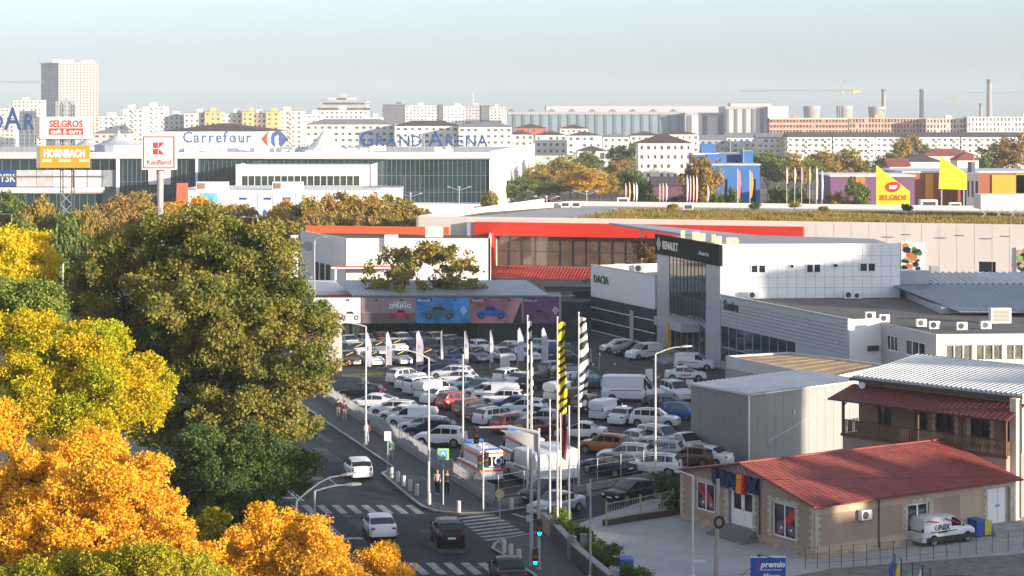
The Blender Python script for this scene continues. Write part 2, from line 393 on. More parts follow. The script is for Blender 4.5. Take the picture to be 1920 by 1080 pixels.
# grass strip under the show row, planting bed by the pole island
grass_mat = leaf_mat('grass_blades', ['4a5a22', '6b7430', '8a8440', '5c6b2a'], 0.8, 0.2)
def blades(name, poly_fn, n, h, parent=None, z=0.0, lean=0.4, mat=None, wd=0.05):
    P = np.array([poly_fn() for _ in range(n)]); k = len(P)
    a = rng.uniform(0, 2 * np.pi, k); hh = h * rng.uniform(0.5, 1.3, k); d = np.stack([np.cos(a), np.sin(a)], 1)
    V = np.zeros((k, 3, 3)); zz = P[:, 2] if P.shape[1] > 2 else np.full(k, z)
    V[:, 0, :2] = P[:, :2] - d * wd; V[:, 1, :2] = P[:, :2] + d * wd; V[:, 2, :2] = P[:, :2] + rng.normal(0, lean * h, (k, 2))
    V[:, 0, 2] = zz; V[:, 1, 2] = zz; V[:, 2, 2] = zz + hh
    me = bpy.data.meshes.new(name); me.vertices.add(3 * k); me.vertices.foreach_set('co', V.reshape(-1))
    me.loops.add(3 * k); me.loops.foreach_set('vertex_index', np.arange(3 * k)); me.polygons.add(k)
    me.polygons.foreach_set('loop_start', np.arange(k) * 3); me.polygons.foreach_set('loop_total', np.full(k, 3)); me.update()
    me.materials.append(mat or grass_mat); o = obj(name, me, parent); o['kind'] = 'stuff'; return o
def strip(p, q, wd):
    def f():
        t = random.random(); s_ = random.uniform(-wd / 2, wd / 2); return (p[0] + (q[0] - p[0]) * t, p[1] + (q[1] - p[1]) * t + s_)
    return f
g = blades('grass_verge', strip(G(640, 705), G(1010, 689), 1.2), 9000, 0.14, wd=0.03); g['label'] = 'thin grass strip under the front row of show cars'; g['category'] = 'grass'

# ================================================================== NEAR RIGHT: shop with the red roof
A, B, C = Vector((18.6, 124.6)), Vector((33.3, 133.9)), Vector((11.4, 136.9))
e1 = (C - A); L1 = e1.length; e1 = e1 / L1              # along the gable, towards the left
e2 = (B - A); L2 = e2.length; e2 = e2 / L2              # along the side wall, towards the right
shop = thing('shop_building', 'brown rendered shop with red tiled roof and dark blue sign over its door', 'shop', (A.x, A.y, 0))
lo = lambda v: (v[0] - A.x, v[1] - A.y)
brown = M('brown_render', (0.35, 0.255, 0.19), 0.9, 0.10, 0.5, 0.15, 10, dirt=0.15)
beige = M('beige_render', (0.46, 0.36, 0.25), 0.9, 0.08, 0.5, 0.1, 10, dirt=0.2)
stone = M('pale_quoin_stone', (0.50, 0.44, 0.35), 0.9, 0.2, 2.0, 0.2, 8)
plinth = M('plinth_stone', (0.40, 0.31, 0.22), 0.9, 0.3, 2.5, 0.4, 6)
EZ, RZ = 3.45, 4.9
pl = lambda v: (v.x - A.x, v.y - A.y)
# gable wall C->A (outside towards the camera)
gw = MB()
sx = lambda px: max(0.0, min(L1, ((px - 1277) / (1525 - 1277)) ** 1.06 * L1))
H1 = [(sx(1311), sx(1349), 1.05, 2.95), (sx(1377), sx(1421), 0.75, 3.05), (sx(1455), sx(1494), 0.75, 2.9)]
c0, a0 = pl(C), pl(A)
P1 = holes_wall(gw, c0, a0, 0, EZ - 0.05, H1, 0.2)
mid = ((c0[0] + a0[0]) / 2, (c0[1] + a0[1]) / 2)
gw.add([(*c0, EZ - 0.05), (*a0, EZ - 0.05), (*mid, RZ - 0.05)], [(0, 1, 2)])
gw.build('gable_wall', brown, shop)
sw = MB(); sA, sB = pl(A), pl(B)
def sy(px, y0=None):                                   # metres along the side wall for a surveyed column
    lo_, hi = 0.0, L2
    for _ in range(40):
        m_ = (lo_ + hi) / 2; p = A + e2 * m_
        if 960 + FPX * p.x / p.y < px: lo_ = m_
        else: hi = m_
    return lo_
H2 = [(sy(1702), sy(1741), 0.75, 2.55), (sy(1851), sy(1893), 0.55, 2.85)]
P2 = holes_wall(sw, sA, sB, 0, EZ - 0.05, H2, 0.2)
sw.build('side_wall', beige, shop)
back = MB(); D = B + e1 * L1
back.wall(pl(B), pl(D), 0, EZ, 0.2); back.wall(pl(D), pl(C), 0, EZ, 0.2); back.build('back_wall', brown, shop)
for a, b, za, zb in ((0.35, sy(1697) - 0.25, 0.75, 2.65), (sy(1745) + 0.3, sy(1800), 0.75, 2.75)):     # darker repainted fields
    o_ = Vector((*P2(a, za, -0.012)[:2], za)); m_ = MB(); m_.par(o_, Vector(P2(b, za, -0.012)) - o_, Vector(P2(a, za, 0.0)) - o_, (0, 0, zb - za)); m_.build('painted_field', brown, shop)
base = MB()
for P, L, h, hz in ((P1, L1, 0.55, H1), (P2, L2, 0.35, H2)):
    stops = sorted([(h_[0], h_[1]) for h_ in hz if h_[2] < h])
    o_ = Vector(P(0, 0, -0.05)); base.par(o_, Vector(P(L, 0, -0.05)) - o_, Vector(P(0, 0, 0.0)) - o_, (0, 0, h))
base.build('plinth', plinth, shop)
# quoin stones: one mesh, shared
qm = MB().box((0, 0, 0), (0.3, 0.05, 0.2)).mesh('quoin', stone)
def quoins(P, s_, z0, z1, flip=1, ang=0.0):
    z = z0; i = 0
    while z < z1 - 0.1:
        o_ = obj('quoin', qm, shop); wd = 0.42 if i % 2 else 0.26
        x = s_ + flip * wd / 2; p = P(x, z, -0.03); o_.location = p; o_.rotation_euler[2] = ang; o_.scale = (wd / 0.3, 1, 1)
        z += 0.215; i += 1
angG = math.atan2(-e1.y, -e1.x); angS = math.atan2(e2.y, e2.x)
quoins(P1, 0.02, 0.5, EZ - 0.15, 1, angG); quoins(P1, L1 - 0.02, 0.5, EZ - 0.15, -1, angG)
quoins(P2, 0.02, 0.4, EZ - 0.15, 1, angS)
for h in H1:
    quoins(P1, h[0] - 0.02, max(0.5, h[2] - 0.1), h[3] + 0.25, -1, angG); quoins(P1, h[1] + 0.02, max(0.5, h[2] - 0.1), h[3] + 0.25, 1, angG)
for h in H2:
    quoins(P2, h[0] - 0.02, max(0.4, h[2]), h[3] + 0.2, -1, angS); quoins(P2, h[1] + 0.02, max(0.4, h[2]), h[3] + 0.2, 1, angS)
for P, h, ang in ((P1, H1[0], angG), (P1, H1[2], angG), (P2, H2[0], angS), (P2, H2[1], angS)):
    n_ = 6
    for i in range(n_):
        o_ = obj('quoin', qm, shop); x = h[0] + (h[1] - h[0]) * (i + 0.5) / n_
        o_.location = P(x, h[3] + 0.02, -0.03); o_.rotation_euler[2] = ang; o_.scale = ((h[1] - h[0]) / n_ / 0.3 * 0.92, 1, 1.0 + 0.5 * (i % 2))
# windows and doors
poster = M('red_poster', (0.45, 0.02, 0.02), 0.5, 0.9, 2.2); poster2 = M('bike_poster', (0.16, 0.10, 0.12), 0.5, 0.9, 3.0)
for P, h, pk in ((P1, H1[0], 1), (P1, H1[2], 1), (P2, H2[0], 0)):
    f_ = MB(); frame_in(f_, P, h, 0.09, 2, 1); wi = f_.build('window', frame_white, shop)
    g_ = MB(); pane_in(g_, P, h, 0.16); g_.build('pane', glass, wi)
    if pk:
        a, b, c, e = h; q_ = MB()
        s_ = 1 if h is H1[0] else -1
        pts = [(0.05, 0.95), (0.35, 0.95), (0.8, 0.45), (0.8, 0.05), (0.1, 0.6)] if s_ > 0 else [(0.05, 0.05), (0.25, 0.05), (0.95, 0.65), (0.95, 0.92), (0.7, 0.8), (0.3, 0.4)]
        q_.add([P(a + (b - a) * u, c + (e - c) * v, 0.15) for u, v in pts], [tuple(range(len(pts)))], 0)
        for cx, cz, r_ in ((0.33, 0.28, 0.20), (0.75, 0.26, 0.17)):
            for rr, mi in ((r_, 1), (r_ * 0.6, 0), (r_ * 0.25, 2)):
                q_.add([P(a + (b - a) * cx + rr * (e - c) * math.cos(t), c + (e - c) * cz + rr * (e - c) * math.sin(t), 0.148 - 0.004 * mi - 0.02 * (1 - rr)) for t in np.linspace(0, 6.283, 15)[:-1]], [tuple(range(14))], mi)
        q_.build('poster', [poster, poster2, frame_white], wi)
dd = H1[1]; f_ = MB(); mdx = (dd[0] + dd[1]) / 2
for k, (a, b) in enumerate(((dd[0] + 0.25, mdx + 0.12), (mdx + 0.12, dd[1]))):
    h = (a, b, dd[2], dd[3]); fr = MB(); frame_in(fr, P1, h, 0.16, 1, 1); dr = fr.build('door', frame_white, shop)
    m_ = MB(); o_ = Vector(P1(a + 0.16, dd[2] + 0.16, 0.15)); m_.par(o_, Vector(P1(b - 0.16, dd[2] + 0.16, 0.15)) - o_, Vector(P1(a + 0.16, dd[2] + 0.16, 0.11)) - o_, (0, 0, 0.85)); m_.build('panel', frame_white, dr)
    g_ = MB(); pane_in(g_, P1, (a + 0.16, b - 0.16, dd[2] + 1.0, dd[3] - 0.16), 0.15); g_.build('pane', glass, dr)
    MB().tube([P1((b - 0.1) if k == 0 else a + 0.1, dd[2] + 0.95, 0.05), P1((b - 0.1) if k == 0 else a + 0.1, dd[2] + 1.2, 0.05)], 0.02, 6).build('handle', steel, dr)
MB().add([P1(dd[0], dd[2], 0.18), P1(dd[0] + 0.25, dd[2], 0.18), P1(dd[0] + 0.25, dd[3], 0.18), P1(dd[0], dd[3], 0.18)], [(0, 1, 2, 3)]).build('door_side_panel', frame_white, shop)
hd = H2[1]
for a, b in ((hd[0] + 0.05, (hd[0] + hd[1]) / 2 - 0.02), ((hd[0] + hd[1]) / 2 + 0.02, hd[1] - 0.35)):
    m_ = MB(); o_ = Vector(P2(a, hd[2], 0.15)); m_.par(o_, Vector(P2(b, hd[2], 0.15)) - o_, Vector(P2(a, hd[2], 0.1)) - o_, (0, 0, hd[3] - hd[2])); dr = m_.build('door', frame_white, shop, label='plain white metal door leaf')
    MB().box((*P2(b - 0.1 if a < hd[0] + 0.2 else a + 0.1, 0, 0.08)[:2], hd[2] + 1.05), (0.05, 0.05, 0.16)).build('handle', darkmetal, dr)
MB().add([P2(hd[1] - 0.35, hd[2], 0.17), P2(hd[1], hd[2], 0.17), P2(hd[1], hd[3], 0.17), P2(hd[1] - 0.35, hd[3], 0.17)], [(0, 1, 2, 3)]).build('door_side_panel', stone, shop)
# steps
steps = M('tiled_steps', (0.19, 0.18, 0.175), 0.8, 0.3, 6.0)
for i in range(4):
    k = 3 - i; m_ = MB(); o_ = Vector(P1(dd[0] - 0.35 - 0.1 * k, 0.0, -0.35 - 0.33 * k)); m_.par(o_, Vector(P1(dd[1] + 0.35 + 0.1 * k, 0, -0.35 - 0.33 * k)) - o_, Vector(P1(dd[0] - 0.35 - 0.1 * k, 0, -0.052 - 0.001 * k)) - o_, (0, 0, 0.17 + 0.17 * i)); m_.build('step', steps, shop)
for i in range(3):
    k = 2 - i; m_ = MB(); o_ = Vector(P2(hd[0] - 0.1 - 0.2 * k, 0.0, -0.7 - 0.3 * k)); m_.par(o_, Vector(P2(hd[1] + 1.0, 0, -0.7 - 0.3 * k)) - o_, Vector(P2(hd[0] - 0.1 - 0.2 * k, 0, -0.052 - 0.001 * k)) - o_, (0, 0, 0.18 * (i + 1))); m_.build('step', kerbmat, shop)
# tiled roof: rows of pressed metal tiles, each row a strip with its own lip
rtile = M('red_roof_tile', (0.25, 0.052, 0.038), 0.65, 0.3, 0.9, 0.1, 6, dirt=0.5)
def tiled_slope(eaveA, eaveB, ridA, ridB, rows, parent, lip=0.022, name='tile_row', mat=rtile):
    eaveA, eaveB, ridA, ridB = map(Vector, (eaveA, eaveB, ridA, ridB))
    n = (eaveB - eaveA).cross(ridA - eaveA).normalized()
    if n.z < 0: n = -n
    L = (eaveB - eaveA).length; nw = max(8, int(L / 0.22) // 2 * 2)
    for i in range(rows):
        lo_, hi = i / rows, (i + 1) / rows
        a0_, b0_ = eaveA.lerp(ridA, lo_), eaveB.lerp(ridB, lo_); a1_, b1_ = eaveA.lerp(ridA, hi), eaveB.lerp(ridB, hi)
        vs = []; fs = []
        for j in range(nw + 1):
            t = j / nw; w_ = 0.018 * (1 if j % 2 else -1)
            p0_, p1_ = a0_.lerp(b0_, t), a1_.lerp(b1_, t)
            vs += [p0_ + n * (0.0 + w_), p0_ + n * (lip + w_), p1_ + n * (w_ + 0.001)]
        for j in range(nw):
            k = 3 * j; fs += [(k, k + 3, k + 4, k + 1), (k + 1, k + 4, k + 5, k + 2)]
        MB().add(vs, fs).build(name, mat, parent)
ov = 0.45
def rp(v, z): return (v.x - A.x, v.y - A.y, z)
eA, eB = A - e2 * ov - e1 * ov, B + e2 * 0.2 - e1 * ov
rA, rB = A - e2 * ov + e1 * L1 / 2, B + e2 * 0.2 + e1 * L1 / 2
fA, fB = C - e2 * ov + e1 * ov, D + e2 * 0.2 + e1 * ov
sl = (RZ - EZ) / (L1 / 2); zE = EZ - ov * sl
roof = MB()
for q in ((rp(eA, zE), rp(eB, zE), rp(rB, RZ), rp(rA, RZ)), (rp(fA, zE), rp(fB, zE), rp(rB, RZ), rp(rA, RZ))):
    roof.add([Vector(p) - Vector((0, 0, 0.10)) for p in q] + [Vector(p) - Vector((0, 0, 0.025)) for p in q], [(0, 1, 2, 3), (7, 6, 5, 4), (0, 4, 5, 1), (1, 5, 6, 2), (2, 6, 7, 3), (3, 7, 4, 0)])
ro = roof.build('roof', M('roof_edge_brown', (0.12, 0.035, 0.025), 0.6, 0.1), shop)
tiled_slope(rp(eA, zE), rp(eB, zE), rp(rA, RZ), rp(rB, RZ), 24, ro)
tiled_slope(rp(fB, zE), rp(fA, zE), rp(rB, RZ), rp(rA, RZ), 24, ro)
MB().tube([rp(rA, RZ + 0.03), rp(rB, RZ + 0.03)], 0.07, 8).build('ridge_cap', rtile, ro)
MB().tube([rp(eA, zE - 0.08), rp(eB, zE - 0.08)], 0.06, 8).build('gutter', M('gutter_red', (0.2, 0.03, 0.025), 0.5, 0.1), ro)
bv = MB()
for s_, L_ in ((sy(1647), 0),): bv.tube([P2(s_, EZ - 0.2, -0.07), P2(s_, 0.1, -0.07)], 0.045, 8)
bv.build('downpipe', darkmetal, shop)
for px in (1353, 1434): MB().tube([P1(sx(px), EZ + 0.15, -0.06), P1(sx(px), 0.55, -0.06)], 0.05, 8).build('downpipe', M('brown_pipe', (0.10, 0.05, 0.03), 0.5, 0.1), shop)
# sign over the door
navy = M('navy_sign', (0.006, 0.010, 0.075), 0.45, 0.0); orange = M('orange_sign', (0.85, 0.24, 0.02), 0.45, 0.0); sred = M('sign_red', (0.55, 0.015, 0.01), 0.45, 0.0)
sg = thing('shop_sign', 'dark blue letter sign with orange bar hung over the shop door', 'sign', (A.x, A.y, 0))
exs = Vector((-e1.x, -e1.y, 0)); ups = Vector((0, 0, 1))
def sp(s_, z, k=0.0): return Vector(P1(s_, z, -0.12 - k))
s0, s1 = sx(1350), sx(1436); zb, zt = 3.02, 4.12
def slab(pts, mat, name, th=0.16, k=0.0):
    m_ = MB(); n_ = len(pts); fr_ = [sp(s0 + (s1 - s0) * u, zb + (zt - zb) * v, th + k) for u, v in pts]; bk = [sp(s0 + (s1 - s0) * u, zb + (zt - zb) * v, k) for u, v in pts]
    m_.add(fr_ + bk, [tuple(range(n_)), tuple(range(2 * n_ - 1, n_ - 1, -1))] + [(i, i + n_, (i + 1) % n_ + n_, (i + 1) % n_) for i in range(n_)]); return m_.build(name, mat, sg)
slab([(0, 1), (0.11, 1), (0.11, 0.42), (0.17, 0.42), (0.17, 1), (0.28, 1), (0.28, 0.2), (0.22, 0.02), (0.06, 0.02), (0, 0.2)], navy, 'letter')
slab([(0.3, 0.98), (0.4, 0.98), (0.5, 0.5), (0.5, 0.98), (0.57, 0.98), (0.57, 0.0), (0.48, 0.0), (0.37, 0.5), (0.37, 0.0), (0.3, 0.0)], navy, 'letter')
slab([(0.585, 1.02), (0.69, 1.02), (0.67, -0.1), (0.565, -0.1)], orange, 'letter', 0.3)
slab([(0.69, 1.02), (0.735, 1.0), (0.715, -0.1), (0.67, -0.1)], sred, 'letter_edge', 0.26)
slab([(0.75, 1.0), (0.84, 1.0), (0.875, 0.72), (0.91, 1.0), (1.0, 1.0), (0.93, 0.52), (1.0, 0.05), (0.91, 0.05), (0.875, 0.3), (0.84, 0.05), (0.75, 0.05), (0.82, 0.52)], navy, 'letter')
slab([(0.02, 0.93), (0.98, 0.93), (0.98, 0.1), (0.02, 0.1)], navy, 'back_board', 0.05, -0.06)
for u0, u1 in ((0.44, 0.6), (0.6, 0.75)):
    pts = [sp(s0 + (s1 - s0) * (u0 + (u1 - u0) * t), zt + 0.05 + 0.55 * math.sin(math.pi * (0.15 + 0.75 * t if u0 < 0.5 else 0.5 - 0.5 * t + 0.0) if u0 < 0.5 else math.pi * 0.5 * (1 - t)), 0.12) for t in np.linspace(0, 1, 7)]
    MB().tube(pts, 0.045, 8).build('hoop', steel, sg)
lt = MB(); lt.text('Moisa Info', P1(sx(1376), 2.93, -0.14), exs, ups, 0.42, 0.05, squeeze=0.95); lt.build('lettering', M('pale_blue_letter', (0.25, 0.42, 0.62), 0.4, 0.0), sg)
# ================================================================== helpers for equipment
ac_white = M('ac_casing', (0.72, 0.72, 0.70), 0.5, 0.05, 2.0)
def ac_unit(x, y, z, rz, label, sz=1.0, big=False):
    t = thing('air_conditioner', label, 'air conditioner', (x, y, z), rz)
    MB().box((0, 0, 0.06), (0.85 * sz, 0.34 * sz, 0.62 * sz)).build('casing', ac_white, t)
    if not big:
        MB().lathe([(0.24 * sz, 0), (0.24 * sz, 0.02), (0.2 * sz, 0.02)], (-0.1 * sz, -0.17 * sz, 0.37 * sz), 14, axis='y').build('fan_grille', darkmetal, t)
    else:
        g = MB()
        for i in range(9): g.box((0, -0.175 * sz, 0.12 * sz + i * 0.055 * sz), (0.7 * sz, 0.02, 0.035 * sz))
        g.build('louvre', M('brown_louvre', (0.20, 0.14, 0.09), 0.7, 0.2), t, kind='stuff')
    for sx_ in (-0.3, 0.3): MB().box((sx_ * sz, 0, 0), (0.06 * sz, 0.36 * sz, 0.06)).build('foot', darkmetal, t)
    return t
# ================================================================== two-storey house with the balcony
Hr, Hl = Vector((33.3, 136.5)), Vector((23.9, 146.5))
hd_ = (Hl - Hr); HL = hd_.length; hd_ /= HL; hn = Vector((-hd_.y, hd_.x)); hn = hn if hn.y > 0 else -hn
house = thing('balcony_house', 'brown two-storey house with long wooden balcony and ribbed metal roof', 'house', (Hr.x, Hr.y, 0))
hp = lambda s_, k, z: ((hd_ * s_ + hn * k).x, (hd_ * s_ + hn * k).y, z)        # s from right end, k inward
pinkish = M('pinkish_render', (0.33, 0.25, 0.21), 0.9, 0.08, 0.5, dirt=0.15)
houseB = M('house_brown', (0.27, 0.19, 0.13), 0.9, 0.1, 0.6, dirt=0.1)
FZ, CZ, WZ = 4.35, 6.95, 8.2
m_ = MB()
m_.prism([hp(0, 0, 0)[:2], hp(HL, 0, 0)[:2], hp(HL, 9, 0)[:2], hp(0, 9, 0)[:2]], 0, FZ); m_.build('ground_storey', pinkish, house)
wl = MB(); pL, pR = hp(HL, 1.9, 0)[:2], hp(0, 1.9, 0)[:2]
HH = [(1.7, 2.9, FZ + 0.05, FZ + 2.1), (4.9, 6.0, FZ + 0.05, FZ + 2.1), (6.7, 8.3, FZ + 0.5, FZ + 2.1), (9.6, 11.2, FZ + 0.05, FZ + 2.2), (12.2, 13.2, FZ + 0.6, FZ + 2.0)]
PH = holes_wall(wl, pL, pR, FZ, WZ, HH, 0.2); wl.build('upper_wall', houseB, house)
for h in HH:
    f_ = MB(); frame_in(f_, PH, h, 0.09, 2, 1); wi = f_.build('window', frame_dark if h[2] < FZ + 0.1 else M('wood_frame', (0.12, 0.05, 0.025), 0.6, 0.1), house)
    g_ = MB(); pane_in(g_, PH, h); g_.build('pane', glass, wi)
hq = MB().box((0, 0, 0), (0.28, 0.05, 0.2)).mesh('quoin', stone)
for h in HH[2:4]:
    for i in range(9):
        for s_ in (h[0] - 0.15, h[1] + 0.15):
            o_ = obj('quoin', hq, house); o_.location = PH(s_, FZ + 0.1 + i * 0.235, -0.03); o_.rotation_euler[2] = math.atan2(pR[1] - pL[1], pR[0] - pL[0]); o_.scale = (1.3 if i % 2 else 0.8, 1, 1)
m_ = MB(); m_.wall(hp(0, 1.9, 0)[:2], hp(0, 9, 0)[:2], FZ, WZ, 0.2); m_.wall(hp(HL, 9, 0)[:2], hp(HL, 1.9, 0)[:2], FZ, WZ, 0.2); m_.build('end_wall', M('cream_house', (0.62, 0.50, 0.36), 0.85, 0.08, 0.5), house)
m_ = MB(); m_.wall(hp(0, 8.8, 0)[:2], hp(HL, 8.8, 0)[:2], FZ, WZ, 0.2); m_.build('back_wall', houseB, house)
MB().box(hp(-0.15, 0.8, 0), (0.5, 0.5, WZ), math.atan2(hd_.y, hd_.x)).build('corner_pier', MATS['cream_house'], house)
wood = M('stained_wood', (0.115, 0.052, 0.022), 0.6, 0.3, 3.0); wood2 = M('weathered_wood', (0.16, 0.095, 0.055), 0.75, 0.35, 4.0)
MB().par(hp(-0.1, -0.12, FZ - 0.16), Vector(hp(HL + 0.2, 0, 0)), Vector(hp(0, 0.12, 0)), (0, 0, 0.2)).build('balcony_edge', wood, house)
rail = MB().par(hp(0, -0.08, FZ + 0.98), Vector(hp(HL, 0, 0)), Vector(hp(0, 0.09, 0)), (0, 0, 0.07)).build('balustrade', wood, house)
bal = MB().add([(-0.05, 0, 0), (0.05, 0, 0), (0.035, 0, 0.35), (0.05, 0, 0.6), (0.04, 0, 0.85), (0, 0, 0.93), (-0.04, 0, 0.85), (-0.05, 0, 0.6), (-0.035, 0, 0.35)]
               + [(x, 0.03, z) for x, z in ((-0.05, 0), (0.05, 0), (0.035, 0.35), (0.05, 0.6), (0.04, 0.85), (0, 0.93), (-0.04, 0.85), (-0.05, 0.6), (-0.035, 0.35))],
               [tuple(range(9)), tuple(range(17, 8, -1))] + [(i, i + 9, (i + 1) % 9 + 9, (i + 1) % 9) for i in range(9)]).mesh('baluster', wood2)
nb = int(HL / 0.15); ang = math.atan2(hd_.y, hd_.x)
for i in range(nb):
    o_ = obj('baluster', bal, rail); o_.location = hp(0.1 + i * 0.15, -0.06, FZ + 0.06); o_.rotation_euler[2] = ang
for k in range(11):
    for s_ in (0.03, HL - 0.03):
        o_ = obj('baluster', bal, rail); o_.location = hp(s_, 0.1 + k * 0.16, FZ + 0.06); o_.rotation_euler[2] = ang + math.pi / 2
for s_ in (0.05, 3.6, 7.2, 10.6, HL - 0.06):
    MB().par(hp(s_ - 0.08, -0.08, FZ), Vector(hp(0.16, 0, 0)), Vector(hp(0, 0.16, 0)), (0, 0, CZ - FZ + 0.15)).build('post', wood, house)
    for d_ in (-0.6, 0.6):
        if 0 < s_ + d_ < HL: MB().tube([hp(s_, 0, CZ - 0.6), hp(s_ + d_, 0, CZ - 0.02)], 0.06, 4).build('brace', wood, house)
cano = MB(); q = [hp(-0.5, -0.75, CZ - 0.1), hp(HL + 0.8, -0.75, CZ - 0.1), hp(HL + 0.5, 1.88, CZ + 0.75), hp(-0.3, 1.88, CZ + 0.75)]
cano.add([Vector(p) for p in q] + [Vector(p) + Vector((0, 0, -0.08)) for p in q], [(0, 1, 2, 3), (7, 6, 5, 4), (0, 4, 5, 1), (1, 5, 6, 2), (2, 6, 7, 3), (3, 7, 4, 0)])
cn = cano.build('canopy', MATS['roof_edge_brown'], house)
darktile = M('dark_red_tile', (0.15, 0.034, 0.027), 0.6, 0.15, 1.5)
tiled_slope(Vector(q[0]) + Vector((0, 0, .02)), Vector(q[1]) + Vector((0, 0, .02)), Vector(q[3]) + Vector((0, 0, .02)), Vector(q[2]) + Vector((0, 0, .02)), 9, cn, mat=darktile)
roofm = M('ribbed_metal_roof', (0.60, 0.61, 0.60), 0.42, 0.12, 0.5, metal=0.2)
rf = MB(); o_ = Vector(hp(HL + 0.3, 1.35, WZ + 0.1)); corrugated(rf, o_, Vector(hp(-HL - 0.7, 0, 0)), Vector(hp(0, 7.9, 0.0)) + Vector((0, 0, 0.95)), 0.40, 0.15)
ro = rf.build('roof', roofm, house)
MB().par(hp(-0.4, 1.2, WZ - 0.14), Vector(hp(HL + 0.75, 0, 0)), Vector(hp(0, 0.16, 0)), (0, 0, 0.17)).build('gutter', darkmetal, ro)
MB().tube([hp(-0.4, 9.3, WZ + 1.08), hp(HL + 0.3, 9.3, WZ + 1.08)], 0.09, 8).build('ridge_cap', darkmetal, ro)
MB().tube([hp(-0.45, 1.0, WZ - 0.1), hp(-0.45, 1.0, 0.1)], 0.06, 8).build('downpipe', darkmetal, house)
t = thing('satellite_dish', 'small white satellite dish on the balcony canopy by the left end', 'satellite dish', (Hr.x + hp(HL - 0.8, 1.2, 0)[0], Hr.y + hp(HL - 0.8, 1.2, 0)[1], CZ + 0.6))
MB().lathe([(0.02, 0), (0.16, 0.03), (0.24, 0.1)], (0, 0, 0.25), 12, axis='y').build('dish', frame_white, t); MB().tube([(0, 0, -0.05), (0, 0, 0.25)], 0.025, 6).build('mast', steel, t)
# ================================================================== grey shed
Pl, Pc, Pr = Vector((14.6, 165.4)), Vector((18.6, 159.0)), Vector((28.6, 167.8))
shed = thing('grey_shed', 'plain grey sheet-metal shed with ribbed roof beside the car park', 'shed', (Pc.x, Pc.y, 0))
sh = lambda v, z: (v.x - Pc.x, v.y - Pc.y, z)
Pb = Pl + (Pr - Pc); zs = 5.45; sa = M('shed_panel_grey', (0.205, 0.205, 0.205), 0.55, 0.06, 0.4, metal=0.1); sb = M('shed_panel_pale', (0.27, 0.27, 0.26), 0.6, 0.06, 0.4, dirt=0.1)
def sheeting(p, q, z0, z1, pitch, mat, name, par, th=0.06):
    """wall of upright sheets, each its own panel"""
    p, q = Vector(p[:2]), Vector(q[:2]); L = (q - p).length; d = (q - p) / L; k = max(1, round(L / pitch)); wd = L / k
    nrm = Vector((-d.y, d.x)); ms = MB().par((0, 0, 0), (wd - 0.02, 0, 0), (0, th, 0), (0, 0, z1 - z0)).mesh(name, mat)
    for i in range(k):
        o_ = obj(name, ms, par); o_.location = (p.x + d.x * (wd * i + 0.01), p.y + d.y * (wd * i + 0.01), z0); o_.rotation_euler[2] = math.atan2(d.y, d.x)
sheeting(sh(Pl, 0), sh(Pc, 0), 0, zs, 1.05, sa, 'wall_panel', shed); sheeting(sh(Pc, 0), sh(Pr, 0), 0, zs, 1.05, sb, 'wall_panel', shed)  # left wall coloured darker, right wall paler, after how the light falls
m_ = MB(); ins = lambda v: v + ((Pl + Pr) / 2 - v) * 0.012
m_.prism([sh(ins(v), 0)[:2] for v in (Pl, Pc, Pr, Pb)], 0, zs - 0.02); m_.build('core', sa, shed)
rf = MB(); corrugated(rf, sh(Pl - (Pr - Pc) * 0.015, zs + 0.06), Vector((Pr.x - Pc.x, Pr.y - Pc.y, 0)) * 1.03, Vector((Pc.x - Pl.x, Pc.y - Pl.y, 0)) * 1.03 + Vector((0, 0, 0.0)), 0.55, 0.07)
# pitch: lift the middle
ro = rf.build('roof', M('shed_roof_sheet', (0.50, 0.51, 0.52), 0.45, 0.15, 0.4, metal=0.25), shed)
MB().tube([sh(Pc, zs - 0.02), sh(Pc, 0.05)], 0.07, 6).build('corner_trim', frame_white, shed)
MB().par(sh(Pl, zs - 0.02), Vector(sh(Pc, 0)) - Vector(sh(Pl, 0)), (-0.06, -0.05, 0), (0, 0, 0.1)).build('gutter', steel, shed)
MB().par(sh(Pc, zs - 0.02), Vector(sh(Pr, 0)) - Vector(sh(Pc, 0)), (0.05, -0.06, 0), (0, 0, 0.1)).build('gutter', steel, shed)
cq = lambda t, z: sh(Pc + (Pr - Pc) * t + Vector((0.04, -0.05)), z)
MB().tube([cq(0.17, 1.6), cq(0.38, 2.35), cq(0.62, 3.5)], 0.022, 5).build('loose_cable', frame_white, shed)
MB().box(cq(0.4, 3.35), (0.12, 0.1, 0.5)).build('wall_lamp', frame_white, shed)
# ================================================================== low shed with sandy roof
q4 = [Vector(G(1360, 667, 5.0)), Vector(G(1480, 660, 5.0)), Vector(G(1665, 684, 5.0)), Vector(G(1560, 707, 5.0))]
ls = thing('flat_workshop', 'low workshop with wide flat sandy roof behind the grey shed', 'workshop', (q4[0].x, q4[0].y, 0))
lc = lambda v: (v[0] - q4[0].x, v[1] - q4[0].y)
MB().prism([lc(v) for v in q4], 0, 3.9).build('wall', M('workshop_wall', (0.30, 0.29, 0.28), 0.8, 0.1), ls)
c4 = sum(q4, Vector((0, 0))) / 4
fa = MB(); 
for i in range(4):
    a, b = q4[i], q4[(i + 1) % 4]; d = (b - a).normalized(); fa.wall(lc(a - d * 0.0), lc(b), 3.9 if i in (3,) else 3.95, 5.02, 0.25 if (Vector((-d.y, d.x)).dot(c4 - a) > 0) else -0.25)
fa.build('fascia', M('fascia_grey', (0.50, 0.49, 0.47), 0.7, 0.08, dirt=0.15), ls)
inn = [v + (c4 - v) * 0.03 for v in q4]
rfm = MB().sheet([lc(v) for v in inn], 4.86).build('roof', M('sandy_roof', (0.36, 0.24, 0.135), 0.9, 0.35, 0.5, stretch=1.0), ls)
